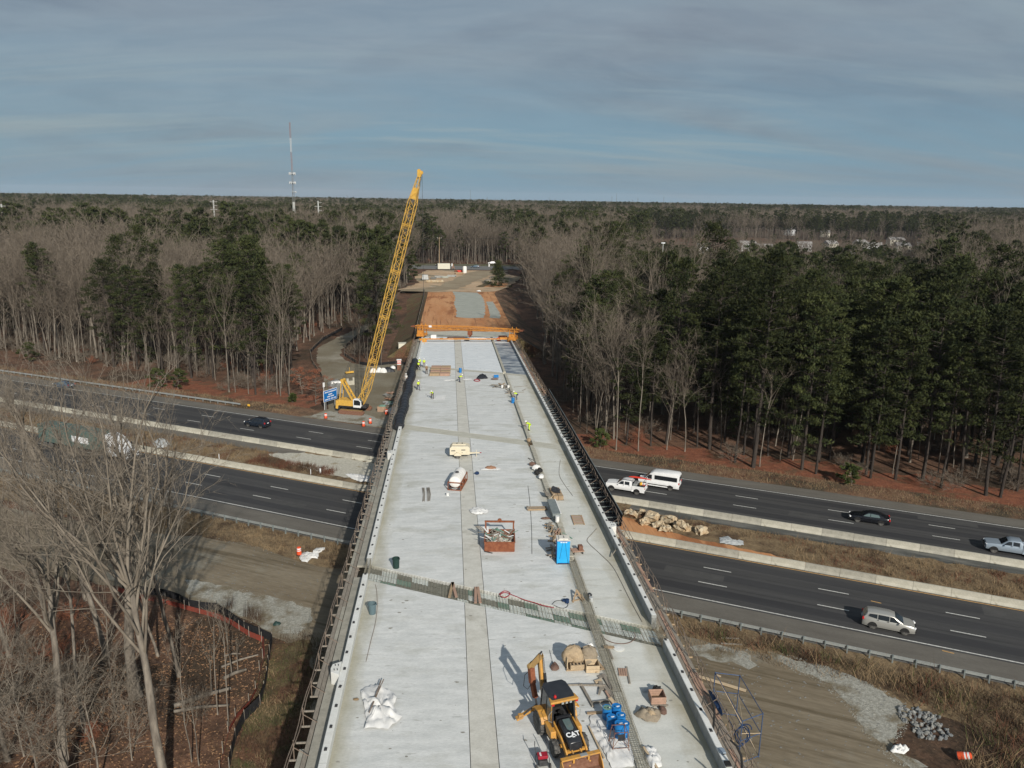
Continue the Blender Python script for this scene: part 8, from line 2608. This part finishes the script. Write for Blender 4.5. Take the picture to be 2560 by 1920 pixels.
sheet('pale_strip', [(-14.5, 322), (-8, 336), (-6, 335), (-12, 320)], 3.2, 'gravel_bright', .3, 2, 55)
cloth('white_scrap', around(Vector((11.6, 311.5, 0)), 1.1, .7, 8, 3), .3, 'tarp_white', 'white scrap on the top right corner of the grey stone patch', 'scrap', .15, sd=56, z=dz(311) + .1)
sheet('earth_patch', [(9.5, 322), (13, 326), (19, 352), (16, 352), (10.5, 331)], 3.22, 'grass_slope', .5, 2, 57)
for k, (x, y) in enumerate(((17.3, 358), (20.6, 374))):
    cloth('earth_mound', around(Vector((x, y, 0)), 1.8, 1.3, 9, k), .6, 'wood_grey', ('dark mound on the far fill, nearer one', 'dark mound on the far fill, farther one')[k], 'mound', .3, sd=58 + k, z=3.1)
for k, x in enumerate((1.2, 22.0)):
    t = thing('traffic_drum', ('white-topped drum across the side road behind the container', 'white-topped drum across the side road right of the blue car')[k], 'traffic drum', Vector((x, 438.5 - .05 * x, 3.14)))
    MB().lathe([(.45, 0), (.4, .6), (.42, 1.3), (.2, 1.5)], n=12).obj('body', 'tarp_white', t, smooth=True)
t = thing('parked_car', 'pale car standing between the trees beyond the side road', 'car', Vector((24.5, 456, 3.1)), R(90))
loft([(2.2, [(.7, .3), (.8, .6), (.7, .8), (.001, .85)]), (1.0, [(.85, .3), (.9, .6), (.8, 1.0), (.001, 1.05)]), (.4, [(.85, .3), (.9, .7), (.7, 1.45), (.001, 1.5)]), (-1.3, [(.85, .3), (.9, .7), (.7, 1.45), (.001, 1.5)]), (-2.2, [(.75, .3), (.85, .6), (.7, .95), (.001, 1.0)])]).obj('body', 'white_paint', t, smooth=True)
for s in (-1, 1):
    for y in (-1.4, 1.4):
        wheel_parts(t, s * .8, y, .33, .22)
t = thing('utility_pole', 'wooden utility pole with a crossarm beyond the side road', 'utility pole', Vector((-6.0, 452, 3.1)))
MB().cyl((0, 0, 0), (0, 0, 15.5), .22, .15, 8).obj('pole', 'wood', t)
MB().box((0, 0, 14.8), (2.6, .15, .18)).obj('crossarm', 'wood_grey', t)
for s in (-1.1, 1.1):
    MB().cyl((s, 0, 14.9), (s, 0, 15.2), .08, n=6).obj('insulator', 'sign_white', t)
    tag(MB().tube([Vector((-6 + s, 452, 18.1)) + Vector((x, -x * .05, .0006 * x * x - .9 * (1 - abs(x) / 60))) for x in np.linspace(-60, 60, 13)], .045, 3, False).obj('overhead_wire', 'dark_steel', fix=False), ('left overhead wire on the utility pole beyond the side road', 'right overhead wire on the utility pole beyond the side road')[int(s > 0)], 'wire')
# masts and poles on the skyline
MB_ = MB
def mast_at(px, py, D):
    r = ray(px, py)
    k = D / r[1]
    return Vector((r[0] * k, D, 0)), ZC + r[2] * k
p, zt = mast_at(724, 306, 560)
t = thing('radio_mast', 'tall red and white lattice mast with two rings of antennas left of the crane', 'mast', p)
pb = zt
def band(z0, z1, w0, w1, m, name='mast_section'):
    b = MB()
    for k in range(3):
        a = k * 2 * PI / 3
        b.tube([(math.cos(a) * w0, math.sin(a) * w0, z0), (math.cos(a) * w1, math.sin(a) * w1, z1)], .10, 5)
    n = 6
    for i in range(n):
        for k in range(3):
            a, c = k * 2 * PI / 3, (k + 1) * 2 * PI / 3
            q0, q1 = z0 + (z1 - z0) * i / n, z0 + (z1 - z0) * (i + 1) / n
            if i % 2:
                a, c = c, a
            b.tube([(math.cos(a) * w0, math.sin(a) * w0, q0), (math.cos(c) * w0, math.sin(c) * w0, q1)], .05, 3, False)
    b.obj(name, m, t)
def zof(py):
    r = ray(728, py)
    return ZC + r[2] * 560 / r[1]
ev = [zof(y) for y in (306, 322, 345, 380, 425, 455, 480, 505, 560)]
for (a, b_, w, m) in ((ev[1], ev[0], .5, 'antenna_red'), (ev[2], ev[1], .5, 'antenna_red'), (ev[3], ev[2], .5, 'antenna_white'), (ev[4], ev[3], .5, 'antenna_red'), (ev[5], ev[4], .55, 'mast_grey'), (ev[6], ev[5], .65, 'mast_grey'), (ev[7], ev[6], .75, 'mast_grey')):
    band(a, b_, w, w, m)
MB().cyl((0, 0, 0), (0, 0, ev[7]), 1.15, .9, 10).obj('mast_base', 'pole_pale', t)
for y in (434, 457, 480):
    z = zof(y)
    for k in range(7 if y < 470 else 3):
        a = k * 2 * PI / 7
        MB().box((math.cos(a) * 2.0, math.sin(a) * 2.0, z), (.5, .5, 1.7 if y < 470 else 1.0)).obj('antenna_panel', 'antenna_white', t)
    MB().lathe([(1.9, z - .12), (1.9, z + .08)], n=12).obj('antenna_ring', 'antenna_white', t)
for k, (px, y0, y1, D, lab) in enumerate(((533, 500, 530, 480, 'pale steel pole with short arms left of the radio mast'), (795, 502, 541, 470, 'pale steel pole with short arms right of the radio mast'), (3, 510, 545, 430, 'pale steel pole cut by the left edge of the picture'))):
    p, z1 = mast_at(px, y0, D)
    t = thing('power_pole', lab, 'power pole', p)
    MB().cyl((0, 0, 0), (0, 0, z1), .55, .4, 8).obj('pole', 'pole_pale', t)
    for i in range(3):
        for s in (-1, 1):
            if (i + k) % 2 == 0 or s > 0:
                MB().box((s * 1.2, 0, z1 - 1 - i * 2.2), (1.7, .2, .2)).obj('arm', 'pole_pale', t)
for k, (px, y0, D) in enumerate(((1176, 474, 3600), (1218, 492, 3000), (1373, 494, 3400), (1530, 490, 3600), (1542, 483, 3200), (1595, 494, 3600), (1660, 492, 3200), (1746, 500, 3400), (1790, 500, 3600))):
    p, z1 = mast_at(px, y0, D)
    tag(MB().cyl(p, Vector((p.x, p.y, z1)), .8, .5, 5).box(Vector((p.x, p.y, z1 - 8)), (7 if k % 2 else 2, .5, .6)).obj('skyline_mast', 'mast_grey'),
        ('thinnest tall mast on the skyline just right of the crane head', 'short mast on the skyline above the side road', 'short mast on the skyline left of the middle group', 'left mast of the close pair on the skyline', 'taller right mast of the close pair on the skyline', 'low mast right of the close pair on the skyline', 'tall lone mast on the skyline right of the pair', 'faint small mast near the right on the skyline', 'rightmost faint mast on the skyline')[k], 'mast')
for k, (px, py, D) in enumerate(((1463, 607, 330), (1658, 608, 330), (1528, 608, 345))):
    p, z1 = mast_at(px, py, D)
    t = thing('light_pole', ('pale lamp head above the treetops right of the side road', 'pale lamp pole with two heads above the pine tops', 'low white lamp head between the other two')[k], 'lamp pole', p)
    MB().cyl((0, 0, 0), (0, 0, z1), .22, .16, 6).obj('pole', 'pole_pale', t)
    MB().box((0, 0, z1 + .1), (1.6, .5, .4)).obj('lamp_head', 'sign_white', t)
# houses behind the pine stand
hs = ((1760, 618, 560, 0), (1868, 612, 600, 0), (1905, 620, 560, 1), (2010, 617, 600, 0), (2075, 618, 620, 1), (2110, 637, 520, 0), (2150, 612, 640, 1), (2180, 622, 600, 0), (2240, 597, 700, 1), (2315, 598, 640, 2), (2345, 590, 700, 0), (2370, 600, 640, 0), (2388, 583, 760, 1), (1975, 571, 900, 0), (2062, 580, 860, 1), (2255, 614, 600, 1))
hl = ['white house end showing between pines, leftmost of all', 'white house left of the pair with a red-brown roof gap', 'low white house just right of the second', 'white house half hidden by the middle pine', 'long pale house behind bare branches', 'white house nearest the pine stand, lowest in view', 'long pale house in the middle of the cleared area', 'tall white gable right of the long pale house', 'pale house partly behind a pine towards the right', 'white house with a tan roof, clearest of all', 'white gabled house right of the tan-roofed one', 'white house below the gabled one', 'flat-topped pale house highest on the right', 'farthest small pale house on the left of the clearing', 'farthest small pale house in the middle of the clearing', 'low white house left of the tan-roofed one']
g = random.Random(90)
for k, (px, py, D, st) in enumerate(hs):
    p, zt = mast_at(px, py, D)
    base = 3.0
    H = max(8.0, min(14.0, zt - base + 1))
    t = thing('house', hl[k], 'house', Vector((p.x, p.y, base)), g.uniform(-.5, .5))
    w, d = g.uniform(9, 15), g.uniform(7, 9)
    hw = H * .68
    MB().box((0, 0, hw / 2), (w, d, hw)).obj('wall', 'sign_white' if st != 1 else 'beige_box', t)
    MB().prism([(-d / 2 - .4, hw), (d / 2 + .4, hw), (0, H)], -w / 2 - .4, w / 2 + .4, 'X').obj('roof', 'roof_brown' if st == 2 else 'roof_grey', t)
    for i in range(4):
        for z in (1.6, 4.3):
            if z + 1 < hw:
                MB().box((-w / 2 + w * (i + .5) / 4, -d / 2 - .03, z), (1.0, .08, 1.4)).obj('window', 'glass_dark', t)
# ------------------------------------------------------------------ air
hz = MB().box((0, 4200, 61.5), (16000, 16400, 127)).obj('haze', 'sign_white')
hm = bpy.data.materials.new('air')
hm.use_nodes = True
hn = hm.node_tree
hn.nodes.clear()
ho = hn.nodes.new('ShaderNodeOutputMaterial')
hv = hn.nodes.new('ShaderNodeVolumePrincipled')
hv.inputs['Color'].default_value = (.82, .9, 1, 1)
hv.inputs['Density'].default_value = 4.5e-5
hn.links.new(hv.outputs[0], ho.inputs['Volume'])
hz.data.materials[0] = hm
tag(hz, kind='stuff')
